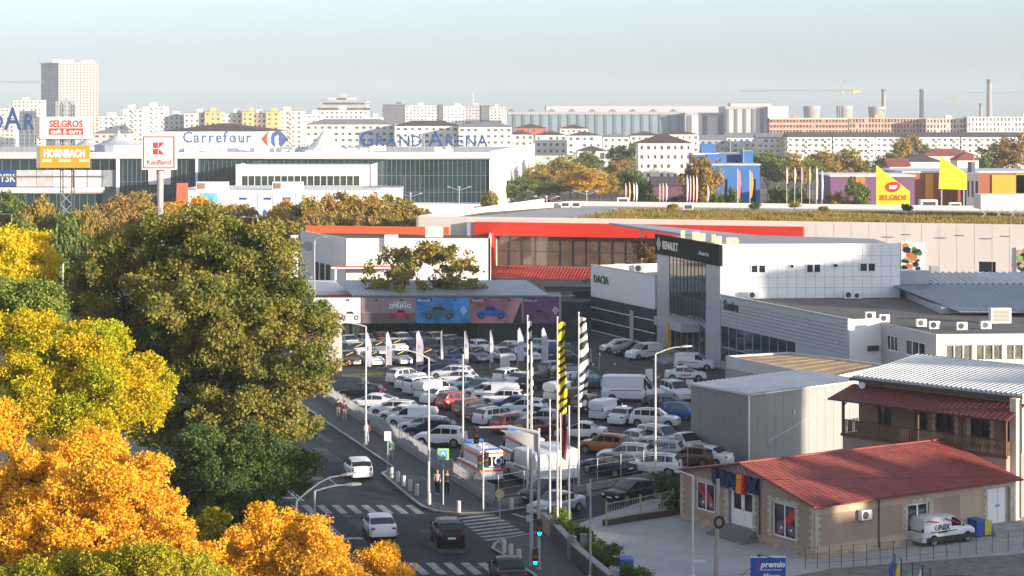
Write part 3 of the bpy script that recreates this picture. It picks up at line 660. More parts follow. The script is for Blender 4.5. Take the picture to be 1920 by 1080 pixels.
for i in range(1, 8):
    a, b = inn[0].lerp(inn[3], i / 8), inn[1].lerp(inn[2], i / 8); MB().par((*lc(a), 4.862), (b.x - a.x, b.y - a.y, 0), (0.05, -0.03, 0), (0, 0, 0.03)).build('roof_seam', MATS['sandy_roof'], rfm)
# ================================================================== the dealership
R0, R1 = Vector((17.25, 241.2)), Vector((22.6, 220.0))
deal = thing('car_dealership', 'grey panelled car showroom tower with black fascia and white upper hall', 'dealership', (R1.x, R1.y, 0))
dl = lambda v, z=None: (v[0] - R1.x, v[1] - R1.y) if z is None else (v[0] - R1.x, v[1] - R1.y, z)
rd = (R1 - R0); RL = rd.length; rd /= RL; rn = Vector((-rd.y, rd.x))           # rn points inside (to the right)
tp = lambda s_, k, z: (*dl(R0 + rd * s_ + rn * k), z)
W1 = Vector((42.4, 221.2)); TZ = 13.4
MB().prism([dl(R0 + rn * 0.12 + rd * 0.1), dl(R1 + rn * 0.12 + Vector((0, 0.15))), dl(W1 + Vector((-0.1, 0.15))), dl(W1 + Vector((0, 16))), dl(R0 + Vector((8, 6)))], 0, TZ - 0.3).build('core', M('core_grey', (0.3, 0.3, 0.31), 0.8, 0.05), deal)
g0, g1, ez0, ez1 = 4.7, 17.2, 4.5, 11.15                # glazed bay of the tower front
gp = MB().par((0, 0, 0), (0, 0, 1.42), (0, 1, 0), (1, 0, 0)); 
def panel_grid(parent, P, ranges, z0, z1, rows, mat, gap=0.03, th=0.06, name='cladding_panel'):
    for a, b, n_ in ranges:
        wd = (b - a) / n_; hh = (z1 - z0) / rows
        o0 = Vector(P(0, 0, 0)); dx = Vector(P(1, 0, 0)) - o0; dn = Vector(P(0, 1, 0)) - o0
        ms = MB().par((0, 0, 0), dx * (wd - gap), dn * -th, (0, 0, hh - gap)).mesh(name, mat)
        for i in range(n_):
            for j in range(rows):
                o_ = obj(name, ms, parent); o_.location = P(a + wd * i + gap / 2, 0.06, z0 + hh * j + gap / 2)
panel_grid(deal, tp, [(0.0, g0, 3), (g1, RL, 3)], 0.02, 11.1, 7, grey_panel)
MB().par(tp(-0.05, -0.25, 11.15), Vector(tp(RL + 0.25, -0.25, 0)) - Vector(tp(-0.05, -0.25, 0)), Vector(tp(0, 0.2, 0)) - Vector(tp(0, -0.25, 0)), (0, 0, 2.3)).build('fascia', M('black_fascia', (0.006, 0.007, 0.009), 0.7, 0.0, spec=.1), deal)
exr = Vector((rd.x, rd.y, 0)); up = Vector((0, 0, 1))
white_sign = M('white_letter', (0.8, 0.8, 0.8), 0.4, 0.0)
lt = MB(); lt.text('RENAULT', tp(2.9, -0.27, 11.9), exr, up, 1.3, 0.06, squeeze=1.0, bold=.02); lt.text('/ Service Car', tp(15.7, -0.26, 12.0), exr, up, 0.62, 0.06, squeeze=1.0); lt.build('lettering', white_sign, deal)
def diamond(P, s_, z, w_, h_, parent, mat, k0=-0.32, t=0.22, th=0.06):
    m_ = MB()
    for so in (1.0,):
        o4 = [(0, h_ / 2), (w_ / 2, 0), (0, -h_ / 2), (-w_ / 2, 0)]; i4 = [(x * (1 - t * 1.7), y * (1 - t * 1.15)) for x, y in o4]
        i5 = [(x * 0.30, y * 0.42) for x, y in o4]; i6 = [(x * 0.12, y * 0.2) for x, y in o4]
        for oo, ii in ((o4, i4), (i5, i6)):
            for i in range(4):
                j = (i + 1) % 4; m_.add([P(s_ + oo[i][0], k0, z + oo[i][1]), P(s_ + oo[j][0], k0, z + oo[j][1]), P(s_ + ii[j][0], k0, z + ii[j][1]), P(s_ + ii[i][0], k0, z + ii[i][1])], [(0, 1, 2, 3)])
    m_.build('diamond_emblem', mat, parent)
diamond(tp, 1.6, 12.35, 1.5, 1.7, deal, white_sign)
# glazed bay
MB().par(tp(g0, 0.02, ez0), Vector(tp(g1, 0, 0)) - Vector(tp(g0, 0, 0)), Vector(tp(0, 0.06, 0)) - Vector(tp(0, 0, 0)), (0, 0, ez1 - ez0)).build('glazing', glass_teal, deal)
nm = 10
for i in range(nm + 1):
    s_ = g0 + (g1 - g0) * i / nm; MB().par(tp(s_ - 0.03, -0.03, ez0), Vector(tp(0.06, 0, 0)) - Vector(tp(0, 0, 0)), Vector(tp(0, 0.05, 0)) - Vector(tp(0, 0, 0)), (0, 0, ez1 - ez0)).build('mullion', darkmetal, deal)
for z in (ez0 + 0.02, 6.7, 8.9): MB().par(tp(g0, -0.045, z), Vector(tp(g1, 0, 0)) - Vector(tp(g0, 0, 0)), Vector(tp(0, 0.05, 0)) - Vector(tp(0, 0, 0)), (0, 0, 0.07)).build('transom', darkmetal, deal)
MB().par(tp(5.6, -2.2, 3.3), Vector(tp(9.6, 0, 0)) - Vector(tp(0, 0, 0)), Vector(tp(0, 2.2, 0)) - Vector(tp(0, 0, 0)), (0, 0, 0.95)).build('entrance_canopy', grey_panel, deal)
MB().par(tp(g0, 0.02, 0.02), Vector(tp(g1, 0, 0)) - Vector(tp(g0, 0, 0)), Vector(tp(0, 0.05, 0)) - Vector(tp(0, 0, 0)), (0, 0, 3.9)).build('entrance_glazing', glass, deal)
for i in range(7):
    s_ = g0 + (g1 - g0) * i / 6; MB().par(tp(s_ - 0.05, -0.04, 0.02), Vector(tp(0.1, 0, 0)) - Vector(tp(0, 0, 0)), Vector(tp(0, 0.06, 0)) - Vector(tp(0, 0, 0)), (0, 0, 3.9)).build('mullion', steel, deal)
MB().par(tp(10.6, -2.4, 0.02), Vector(tp(0.55, 0, 0)) - Vector(tp(0, 0, 0)), Vector(tp(0, 0.4, 0)) - Vector(tp(0, 0, 0)), (0, 0, 4.0)).build('portal_post', M('yellow_portal', (0.62, 0.33, 0.02), 0.5, 0.0), deal)
for i in range(4): MB().par(tp(5.0 - 0.1 * (3 - i), -3.6 - 0.36 * (3 - i), 0.01), Vector(tp(11.4 + 0.2 * (3 - i), 0, 0)) - Vector(tp(0, 0, 0)), Vector(tp(0, 3.5 + 0.36 * (3 - i), 0)) - Vector(tp(0, 0, 0)), (0, 0, 0.12 * (i + 1))).build('step', kerbmat, deal)
# white upper hall: panels on the long front
hallw = W1.x - R1.x; hd2 = (W1 - R1).normalized(); hn2 = Vector((-hd2.y, hd2.x))
hpn = lambda s_, k, z: (*dl(R1 + hd2 * s_ + hn2 * k), z)
panel_grid(deal, hpn, [(0.05, hallw, 19)], 7.6, TZ - 0.02, 5, white_panel)
MB().par(hpn(-0.02, -0.02, TZ - 0.02), Vector(hpn(hallw, 0, 0)) - Vector(hpn(0, 0, 0)), Vector(hpn(0, 0.4, 0)) - Vector(hpn(0, 0, 0)), (0, 0, 0.14)).build('coping', frame_white, deal)
for a, b, za, zb, n_ in ((1407, 1435, 10.35, 11.3, 2), (1480, 1489, 10.85, 11.35, 1), (1512, 1539, 10.35, 11.35, 2), (1562, 1572, 10.9, 11.4, 1), (1613, 1643, 10.45, 11.45, 2)):
    sa_, sb_ = X_(a, 220.5) - R1.x, X_(b, 220.8) - R1.x
    wi = MB(); wi.par(hpn(sa_, -0.09, za), Vector(hpn(sb_ - sa_, 0, 0)) - Vector(hpn(0, 0, 0)), Vector(hpn(0, 0.08, 0)) - Vector(hpn(0, 0, 0)), (0, 0, zb - za)); wo = wi.build('window', frame_white, deal)
    for i in range(n_):
        w_ = (sb_ - sa_) / n_; MB().par(hpn(sa_ + w_ * i + 0.1, -0.1, za + 0.1), Vector(hpn(w_ - 0.2, 0, 0)) - Vector(hpn(0, 0, 0)), Vector(hpn(0, 0.02, 0)) - Vector(hpn(0, 0, 0)), (0, 0, zb - za - 0.2)).build('pane', glass, wo)
for i in range(7): MB().box((*dl(R0 + rd * (3 + 3 * i) + rn * (2.2 + 0.6 * (i % 2))), TZ - 0.3), (0.5 + 0.4 * (i % 3), 0.4, 0.9)).build('roof_vent', M('vent_sand', (0.55, 0.46, 0.33), 0.7, 0.1), deal)
# grey board-clad showroom with the sloping ribbon of glass
S0, S1 = R1 + rd * 0.15, Vector((31.9, 192.5)); sd = (S1 - S0); SL = sd.length; sd /= SL; sn = Vector((-sd.y, sd.x))
show = thing('low_showroom', 'long grey board-clad showroom with flat dark roof and window ribbon', 'showroom', (S0.x, S0.y, 0))
sp_ = lambda s_, k, z: ((sd * s_ + sn * k).x, (sd * s_ + sn * k).y, z)
sl_ = lambda v: (v[0] - S0.x, v[1] - S0.y)
A0, A1v, A2 = Vector((35.2, 193.4)), Vector((38.1, 182.0)), Vector((62, 183.5))
MB().prism([sp_(0.1, 0.15, 0)[:2], sp_(SL - 0.1, 0.15, 0)[:2], sl_(A0 + Vector((0.1, 0.1))), sl_(Vector((62, 196))), sl_(Vector((62, 219))), sl_(Vector((42, 220.8))), sl_(R1 + Vector((0.5, -0.1)))], 0, 7.55).build('core', MATS['core_grey'], show)
MB().sheet([sp_(0.1, 0.2, 0)[:2], sp_(SL, 0.2, 0)[:2], sl_(A0), sl_(Vector((62, 196))), sl_(Vector((62, 219))), sl_(Vector((42, 220.8))), sl_(R1 + Vector((0.5, -0.1)))], 7.6).build('roof', bitumen, show)
nbd = 9; bz0, bz1 = 4.72, 8.0
for i in range(nbd):
    hh = (bz1 - bz0) / nbd; MB().par(sp_(0, 0, bz0 + hh * i), Vector(sp_(SL, 0, 0)), Vector(sp_(0, 0.15, 0)), (0, 0, hh - 0.035)).build('cladding_board', grey_panel, show)
MB().par(sp_(SL * 0.62, 0, 0), Vector(sp_(SL * 0.38, 0, 0)), Vector(sp_(0, 0.15, 0)), (0, 0, bz0 - 0.03)).build('lower_wall', grey_panel, show)
MB().par(sp_(0, 0.02, 0), Vector(sp_(SL * 0.62, 0, 0)), Vector(sp_(0, 0.1, 0)), (0, 0, 0.9)).build('sill_wall', grey_panel, show)
MB().par(sp_(0, 0.05, 0.9), Vector(sp_(SL * 0.62, 0, 0)), Vector(sp_(0, 0.08, 0)), (0, 0, bz0 - 0.93)).build('glazing', glass_teal, show)
for i in range(10): MB().par(sp_(SL * 0.62 * i / 9 - 0.04, 0.0, 0.9), Vector(sp_(0.08, 0, 0)), Vector(sp_(0, 0.06, 0)), (0, 0, bz0 - 0.93)).build('mullion', steel, show)
MB().par(sp_(0, -0.01, 2.4), Vector(sp_(SL * 0.62, 0, 0)), Vector(sp_(0, 0.06, 0)), (0, 0, 0.08)).build('transom', steel, show)
MB().par(sp_(0, -0.03, 8.0), Vector(sp_(SL + 0.1, 0, 0)), Vector(sp_(0, 0.35, 0)), (0, 0, 0.12)).build('coping', steel, show)
lt = MB(); lt.text('Sonire', sp_(0.9, -0.02, 6.6), Vector((sd.x, sd.y, 0)), up, 1.4, 0.08, bold=0.02); lt.build('lettering', black, show)
m_ = MB(); m_.wall(sl_(S1 + Vector((0.05, 0.1))), sl_(A0), 0, 8.05, 0.2); m_.build('return_wall', white_wall, show)
MB().box((*sl_(Vector((34.4, 193.05))), 5.0), (1.1, 0.3, 0.5), 0.2).build('louvre', darkmetal, show)
# office annex at the right
an = thing('office_annex', 'cream flat-roofed office annex with ribbon windows at the right edge', 'office', (A1v.x, A1v.y, 0)); al = lambda v: (v[0] - A1v.x, v[1] - A1v.y)
m_ = MB(); LA = (A1v - A0).length
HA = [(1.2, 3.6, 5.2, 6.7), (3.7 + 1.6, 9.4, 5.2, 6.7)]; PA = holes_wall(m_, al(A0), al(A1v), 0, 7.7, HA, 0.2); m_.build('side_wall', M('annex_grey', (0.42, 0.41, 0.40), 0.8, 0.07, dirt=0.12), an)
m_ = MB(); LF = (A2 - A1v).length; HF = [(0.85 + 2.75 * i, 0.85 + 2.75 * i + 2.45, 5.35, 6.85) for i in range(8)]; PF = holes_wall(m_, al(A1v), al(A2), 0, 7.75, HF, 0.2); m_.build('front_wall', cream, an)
for P, hs in ((PA, HA), (PF, HF)):
    for h in hs:
        f_ = MB(); frame_in(f_, P, h, 0.1, 3 if P is PF else 3, 1); wi = f_.build('window', frame_white, an)
        g_ = MB(); pane_in(g_, P, h); g_.build('pane', glass if P is PA else M('curtained_glass', (0.16, 0.15, 0.11), 0.15, 0.5, 1.5), wi)
MB().sheet([al(A0), al(A1v), al(A2), al(Vector((62, 196)))], 7.62).build('roof', bitumen, an)
ac_unit(*G(1875, 607, 7.6), 7.62, 0.1, 'large white roof unit with brown louvre on the annex roof', 2.3, True)
for i, (px, py, nm_) in enumerate(((1632, 600, 'small white roof unit beside the showroom corner'), (1658, 605, 'low white roof unit second from the showroom corner'), (1727, 614, 'white roof unit standing near the annex side wall'), (1752, 618, 'roof unit on the annex corner'), (1803, 620, 'dark-fan roof unit above the annex windows'), (1848, 618, 'brown-stained roof unit right of the dark-fan unit'))):
    ac_unit(*G(px, py, 7.6), 7.62, 0.1 * (i % 3), nm_, 1.15)
for i, (px, py, nm_) in enumerate(((1400, 552, 'white unit at the left foot of the white upper hall'), (1583, 556, 'white fan unit against the white upper hall'), (1604, 559, 'smaller fan unit right of the first on the dark roof'))):
    x, y = G(px, py, 7.6); ac_unit(x, min(y, 219.4), 7.62, 0, nm_, 1.25 - 0.2 * (i == 2))
# ribbed metal roofs right of the upper hall
mr = thing('metal_roof_hall', 'workshop hall with blue-grey ribbed metal roof right of the white hall', 'hall', (44, 200, 0))
MB().box((60 - 44, 214 - 200, 0), (34, 22, 8.2)).build('wall', M('hall_grey', (0.35, 0.37, 0.39), 0.7, 0.08), mr)
rf = MB(); o_ = Vector((X_(1672, 222) - 44, 222 - 200, 9.0)); corrugated(rf, o_, (36, -2.0, 0), (2.5, -22, -0.85), 0.7, 0.07)
rf.build('roof', M('blue_metal_roof', (0.22, 0.255, 0.29), 0.5, 0.12, 0.3, metal=0.2), mr)
rf = MB(); corrugated(rf, (X_(1690, 228) - 44, 227 - 200, 9.9), (40, 0, 0), (1.5, -5.0, -0.9), 0.75, 0.14)
rf.build('upper_roof', M('pale_metal_roof', (0.55, 0.56, 0.57), 0.5, 0.1, 0.3, metal=0.2), mr)
MB().box((X_(1710, 224) - 44, 23.5, 8.2), (3.2, 2, 2.2)).build('roof_hut', grey_panel, mr)
# white showroom with black letters, left of the tower
D0, D1 = Vector((10.1, 259.7)), Vector((17.0, 241.5)); d_d = (D1 - D0); DL = d_d.length; d_d /= DL; d_n = Vector((-d_d.y, d_d.x))
dac = thing('glass_showroom', 'white-fronted glass showroom with black lettering left of the grey tower', 'showroom', (D0.x, D0.y, 0))
dp = lambda s_, k, z: ((d_d * s_ + d_n * k).x, (d_d * s_ + d_n * k).y, z)
MB().prism([dp(0, 0.3, 0)[:2], dp(DL, 0.3, 0)[:2], dp(DL, 16, 0)[:2], dp(0, 16, 0)[:2]], 0, 7.3).build('core', MATS['core_grey'], dac)
MB().sheet([dp(0, 0.3, 0)[:2], dp(DL, 0.3, 0)[:2], dp(DL, 16, 0)[:2], dp(0, 16, 0)[:2]], 7.32).build('roof', bitumen, dac)
MB().par(dp(0, 0, 4.55), Vector(dp(DL, 0, 0)), Vector(dp(0, 0.3, 0)), (0, 0, 3.85)).build('fascia', M('fascia_white', (0.72, 0.72, 0.71), 0.6, 0.03), dac)
MB().par(dp(-0.02, -0.02, 8.4), Vector(dp(DL + 0.04, 0, 0)), Vector(dp(0, 0.5, 0)), (0, 0, 0.12)).build('coping', steel, dac)
MB().par(dp(0, 15.7, 7.3), Vector(dp(DL, 0, 0)), Vector(dp(0, 0.3, 0)), (0, 0, 1.1)).build('parapet', white_wall, dac)
MB().par(dp(0, 0, 7.3), Vector(dp(0.3, 0, 0)), Vector(dp(0, 15.7, 0)), (0, 0, 1.1)).build('parapet', white_wall, dac)
MB().par(dp(0, 0.1, 0.02), Vector(dp(DL, 0, 0)), Vector(dp(0, 0.1, 0)), (0, 0, 4.5)).build('glazing', glass_teal, dac)
for z in (0.05, 1.5, 3.0, 4.42): MB().par(dp(0, 0.03, z), Vector(dp(DL, 0, 0)), Vector(dp(0, 0.06, 0)), (0, 0, 0.09)).build('transom', frame_white, dac)
for i in range(9): MB().par(dp(DL * i / 8 - 0.04, 0.05, 0.02), Vector(dp(0.08, 0, 0)), Vector(dp(0, 0.04, 0)), (0, 0, 4.5)).build('mullion', darkmetal, dac)
MB().par(dp(12.4, -0.12, 0.02), Vector(dp(1.0, 0, 0)), Vector(dp(0, 0.14, 0)), (0, 0, 3.7)).build('door_pier', M('pink_pier', (0.42, 0.36, 0.37), 0.6, 0.05), dac)
lt = MB(); lt.text('DACIA', dp(1.0, -0.01, 6.35), Vector((d_d.x, d_d.y, 0)), up, 1.35, 0.1, bold=0.02, squeeze=1.15); lt.build('lettering', black, dac)
for i, (px, py, nm_) in enumerate(((1163, 510, 'grey cabinet on the roof of the glass showroom'), (1200, 512, 'white fan unit on the roof of the glass showroom'))): ac_unit(*G(px, py, 7.3), 7.33, -0.3, nm_, 1.6)
# ================================================================== billboards along the back fence
YB = 247.0
board_mats = [M('print_pale', (0.62, 0.60, 0.66), 0.5, 0.08, 0.2), M('print_dusk', (0.30, 0.22, 0.22), 0.5, 0.25, 0.12), M('print_blue', (0.03, 0.22, 0.52), 0.5, 0.7, 0.35), M('print_rose', (0.68, 0.24, 0.27), 0.5, 0.8, 0.16), M('print_plum', (0.14, 0.04, 0.13), 0.5, 0.8, 0.18)]
car_print = [M('ink_silver', (0.55, 0.52, 0.52), 0.5, 0.1), M('ink_red', (0.42, 0.05, 0.05), 0.5, 0.2, 1.0), M('ink_petrol', (0.03, 0.13, 0.14), 0.5, 0.3, 1.0), M('ink_blue', (0.02, 0.12, 0.42), 0.5, 0.3, 1.0), M('ink_plum', (0.13, 0.06, 0.11), 0.5, 0.3, 1.0)]
ink_dark = M('ink_dark', (0.015, 0.016, 0.02), 0.4, 0.0)
def car_outline(mb, x, y, z, s_, mi, flip=1):
    body = [(-1, .18), (-.97, .42), (-.8, .5), (-.52, .56), (-.3, .82), (.18, .84), (.5, .58), (.86, .5), (.99, .36), (1, .18)]
    win = [(-.42, .58), (-.26, .77), (.15, .78), (.38, .58)]
    mb.add([(x + flip * a * s_, y, z + b * s_) for a, b in body], [tuple(range(len(body)))[::flip]], mi)
    mb.add([(x + flip * a * s_, y - 0.012, z + b * s_) for a, b in win], [tuple(range(4))[::flip]], 2)
    for cx in (-.62, .62):
        for r_, m2, k in ((.21, 2, .014), (.12, 0, .02)): mb.add([(x + flip * cx * s_ + r_ * s_ * math.cos(t), y - k, z + .2 * s_ + r_ * s_ * math.sin(t)) for t in np.linspace(0, 6.283, 15)[:-1]], [tuple(range(14))], m2)
specs = [(586, 676, 0, 'LOGAN', 'pale billboard with silver car and white lettering, leftmost on the back fence'), (678, 778, 1, 'SPRING', 'dusk-coloured billboard with small red car'), (781, 879, 2, '', 'blue billboard with dark petrol car and white diamond emblem'), (882, 979, 3, '', 'rose and cream billboard with blue car'), (982, 1048, 4, '', 'dark plum billboard with white diamond emblem, rightmost on the back fence')]
zt_, zb_ = Z_(558, YB), Z_(606, YB)
for x0, x1, k, word, lab in specs:
    xa, xb = X_(x0, YB), X_(x1, YB); t = thing('billboard', lab, 'billboard', ((xa + xb) / 2, YB, 0), group='billboards on the back fence'); hw = (xb - xa) / 2
    MB().box((0, 0.1, zb_), (2 * hw, 0.16, zt_ - zb_)).build('panel', board_mats[k], t)
    for zz in (zb_ - 0.06, zt_): MB().box((0, 0.1, zz), (2 * hw + 0.1, 0.24, 0.06)).build('frame', darkmetal, t)
    for sx_ in (-hw * 0.7, hw * 0.7): MB().box((sx_, 0.3, 0), (0.14, 0.14, zt_)).build('post', darkmetal, t)
    for sx_ in (-hw * 0.45, hw * 0.5): MB().lathe([(0.11, 0), (0.13, 0.08), (0.06, 0.14)], (sx_, -0.1, zt_ - 0.28), 8, axis='y').build('spotlight', black, t)
    art = MB(); fl = 1
    if k == 0: car_outline(art, hw * 0.55, 0.005, zb_ + 0.4, 1.3, 0, -1)
    if k == 1: car_outline(art, hw * 0.45, 0.005, zb_ + 0.55, 1.35, 0, -1)
    if k == 2: car_outline(art, -hw * 0.15, 0.005, zb_ + 0.45, 2.0, 0, 1)
    if k == 3: car_outline(art, -hw * 0.2, 0.005, zb_ + 0.5, 1.9, 0, 1)
    if k == 4: car_outline(art, -hw * 0.1, 0.005, zb_ + 0.45, 1.5, 0, 1)
    art.build('car_print', [car_print[k], car_print[k], ink_dark], t)
    tx = MB(); small = 0.34
    if word: tx.text('DACIA', (hw * 0.45, 0.01, zt_ - 0.75), (1, 0, 0), up, 0.42, 0.01, align='CENTER', squeeze=1.3); tx.text(word, (hw * 0.45, 0.01, zt_ - 1.3), (1, 0, 0), up, 0.75, 0.01, align='CENTER', squeeze=1.1, bold=0.01)
    else: tx.text('Renault', (-hw * 0.95, 0.01, zt_ - 0.48), (1, 0, 0), up, 0.42, 0.01, squeeze=1.2)
    tx.build('lettering', white_sign, t)
    if k in (2, 4): diamond(lambda s_, kk, z: (s_, kk, z), hw * 0.8, (zt_ + zb_) / 2, 0.8, 1.0, t, white_sign, k0=0.005)
    if k == 1: MB().add([(-hw, 0.012, zb_), (hw, 0.012, zb_), (hw, 0.012, zb_ + 1.2), (-hw, 0.012, zb_ + 1.2)], [(0, 1, 2, 3)]).build('road_print', M('ink_brown', (0.13, 0.10, 0.095), 0.5, 0.2), t)
    if k == 3: MB().add([(hw * .62, 0.012, zb_), (hw * .98, 0.012, zb_), (hw * .98, 0.012, zt_ - .4)], [(0, 1, 2)]).build('dark_wedge_print', ink_dark, t)  # dark triangle printed at the right end of the board
fm = M('dark_green_fence', (0.018, 0.028, 0.026), 0.6, 0.2, 0.6)
xa, xb = X_(586, YB + .5), X_(1108, YB + .5); fe = thing('back_fence', 'dark green sheet fence below the billboards', 'fence', (xa, YB + 0.55, 0)); n_ = 17
fms = MB().par((0.01, 0, 0), ((xb - xa) / n_ - 0.02, 0, 0), (0, 0.06, 0), (0, 0, 2.35)).mesh('fence_panel', fm)
for i in range(n_): obj('fence_panel', fms, fe, loc=((xb - xa) * i / n_, 0, 0))
for i in range(n_ + 1): MB().box(((xb - xa) * i / n_, -0.06, 0), (0.1, 0.1, 2.45)).build('post', darkmetal, fe)
ivy = blades('ivy', (lambda: (random.uniform(X_(690, YB), X_(895, YB)), YB + 0.35 - random.random() * 0.25, random.random() ** 0.7 * 2.2)), 12000, 0.2, mat=leaf_mat('ivy_leaf', ['16230f', '22361a', '33481f'], 0.9, 0.1), wd=0.12); ivy['label'] = 'dark ivy covering the fence under the billboards'; ivy['category'] = 'ivy'
# grey-roofed sheds behind the billboards
t = thing('store_shed', 'low store with pale grey sheet roof behind the billboards', 'shed', (X_(950, 262), 262, 0))
MB().box((-6, 0, 0), (26, 9, 4.6)).build('wall', MATS['workshop_wall'], t); rf = MB(); corrugated(rf, (-19.5, -5.0, 4.75), (25.0, 0, 0), (-3.0, 10, 1.15), 0.6, 0.06); rf.build('roof', M('pale_blue_sheet', (0.36, 0.40, 0.43), 0.5, 0.12, 0.4, metal=0.2), t)
# dark green hut and white wall between billboards and glass showroom
t = thing('green_hut', 'dark green panelled hut between the billboards and the glass showroom', 'hut', (X_(1075, 266), 266, 0))
sheeting((-3.6, -3), (4.0, -3), 0, 3.2, 0.95, M('hut_green', (0.03, 0.055, 0.05), 0.6, 0.2), 'wall_panel', t); MB().box((0.2, 0.2, 0), (7.3, 6.0, 3.15)).build('core', MATS['hut_green'], t)
m_ = MB(); m_.box((0.2, 1.5, 3.2), (8.0, 5, 2.0)); m_.build('upper_wall', MATS['workshop_wall'], t); MB().box((1.0, -1.05, 3.7), (2.4, 0.1, 0.9)).build('window', glass, t); MB().box((0.2, 0.8, 5.2), (8.6, 6, 0.12)).build('roof', bitumen, t)
# ================================================================== white building with orange roof band
t = thing('white_workshop', 'white workshop with orange roof band behind the billboards', 'workshop', (-23.7, 290, 0)); wz = 10.05
wl_ = lambda x, y: (x + 23.7, y - 290)
m_ = MB(); HW = [(16.8, 17.8, 5.4, 6.4), (8.6, 9.7, 4.6, 5.6)]; PW = holes_wall(m_, wl_(-23.7, 290), wl_(-3.1, 290), 0, wz, HW, 0.2); m_.build('front_wall', warmwhite, t)
for h in HW: g_ = MB(); pane_in(g_, PW, h); g_.build('window', glass, t)
MB().wall(wl_(-32.5, 311), wl_(-23.7, 290), 0, wz, 0.3).build('side_wall', warmwhite, t); MB().wall(wl_(-3.1, 290), wl_(-3.1, 308), 0, wz, 0.3).build('side_wall', warmwhite, t)
MB().sheet([wl_(-23.7, 290.2), wl_(-3.2, 290.2), wl_(-3.2, 311), wl_(-32.3, 311)], wz - 0.5).build('roof', bitumen, t)
org = M('orange_band', (0.66, 0.115, 0.03), 0.55, 0.06)
MB().wall(wl_(-31.5, 309), wl_(-9.5, 304.5), wz - 0.3, wz + 0.85, 0.4).build('roof_band', org, t)
MB().box((*wl_(-11.5, 300), wz - 0.4), (2.6, 1.0, 1.6)).build('roof_unit', M('roof_unit_cream', (0.7, 0.6, 0.5), 0.7, 0.1), t)
for i in range(9): MB().wall(wl_(-23.7 + i * 1.2 + 0.02, 289.95), wl_(-23.7 + i * 1.2 + 1.17, 289.95), 6.3, wz - 0.02, 0.04).build('cladding_panel', white_panel, t)
MB().par((*wl_(-18.2, 289.4), 8.2), (1.9, 0, 0), (0, 0.6, 0), (0, 0, 2.4)).build('chimney_box', white_panel, t)
MB().par((*wl_(-25.6, 287.0), 5.95), (9.5, 0, 0), (0, 3.0, 0), (0, 0, 0.18)).build('canopy', white_panel, t); MB().par((*wl_(-25.5, 287.2), 6.13), (9.3, 0, 0), (0, 2.7, 0), (0, 0, 0.04)).build('canopy_top', org, t)
MB().box((*wl_(-25.0, 287.4), 0), (0.25, 0.25, 5.95)).build('column', frame_white, t)
for i in range(3): MB().box((*wl_(-29.2 + i * 1.1, 302.7 - i * 2.6), 2.2), (0.9, 0.4, 3.6), -1.17).build('window', glass, t)
MB().lathe([(0.05, 0), (0.45, 0.1), (0.75, 0.35)], (*wl_(-30.8, 305.8), 8.0), 14, axis='y').build('satellite_dish', steel, t)
t2 = thing('low_annex', 'low grey annex with white canopy in front of the white workshop', 'annex', (-27, 272, 0)); MB().prism([(-3, -8), (6.5, -8), (6.5, 8), (-7, 10)], 0, 4.2).build('wall', MATS['workshop_wall'], t2); MB().prism([(-3.4, -8.4), (6.9, -8.4), (6.9, 8.4), (-7.4, 10.4)], 4.2, 4.75).build('roof', warmwhite, t2); MB().box((4.6, -8.6, 3.6), (3.2, 0.3, 0.7)).build('fascia', org, t2)
# ================================================================== hypermarket with red portal
HS0, HS1 = Vector((-14.6, 309)), Vector((80.0, 280.5)); hsd = (HS1 - HS0); HSL = hsd.length; hsd /= HSL; hsn = Vector((-hsd.y, hsd.x))
hyp = thing('hypermarket', 'huge white hypermarket box with red portal and planted roof', 'store', (HS0.x, HS0.y, 0)); ZH = 12.4
hy = lambda s_, k, z: ((hsd * s_ + hsn * k).x, (hsd * s_ + hsn * k).y, z)
pinkwhite = M('store_render', (0.66, 0.60, 0.55), 0.8, 0.04, 0.15, dirt=0.06)
def shx(px):
    lo_, hi = 0.0, HSL
    for _ in range(40):
        m__ = (lo_ + hi) / 2; p = HS0 + hsd * m__
        if 960 + FPX * p.x / p.y < px: lo_ = m__
        else: hi = m__
    return lo_
ps0, ps1 = shx(893), shx(1508)
hb = MB(); gh = [(shx(931), shx(1250), 5.1, 9.6), (shx(1835), shx(1867), 5.6, 7.1)]; PHY = holes_wall(hb, (0, 0), hy(HSL, 0, 0)[:2], 0, ZH, gh, 0.5); hb.build('front_wall', pinkwhite, hyp)
MB().wall(hy(0, 70, 0)[:2], (0, 0), 0, ZH, 0.4).build('side_wall', pinkwhite, hyp); MB().wall(hy(HSL, 0, 0)[:2], hy(HSL, 70, 0)[:2], 0, ZH, 0.4).build('side_wall', pinkwhite, hyp)
MB().sheet([hy(0.4, 0.4, 0)[:2], hy(HSL - .4, 0.4, 0)[:2], hy(HSL - .4, 70, 0)[:2], hy(.4, 70, 0)[:2]], ZH - 0.9).build('roof', M('roof_soil', (0.16, 0.12, 0.075), 0.95, 0.4, 0.15), hyp)
hb = MB(); hb.wall(hy(8, 62, 0)[:2], hy(HSL, 62, 0)[:2], ZH - 0.9, ZH - 0.05, 0.5); hb.wall(hy(0.5, 34, 0)[:2], hy(8, 62, 0)[:2], ZH - 0.9, ZH - 0.05, 0.4); hb.build('parapet', warmwhite, hyp)
MB().sheet([hy(1, 1, 0)[:2], hy(22, 1, 0)[:2], hy(30, 61, 0)[:2], hy(9, 61, 0)[:2]], ZH - 0.87).build('bare_roof', M('grey_roof_deck', (0.34, 0.33, 0.33), 0.8, 0.1, 0.2), hyp)
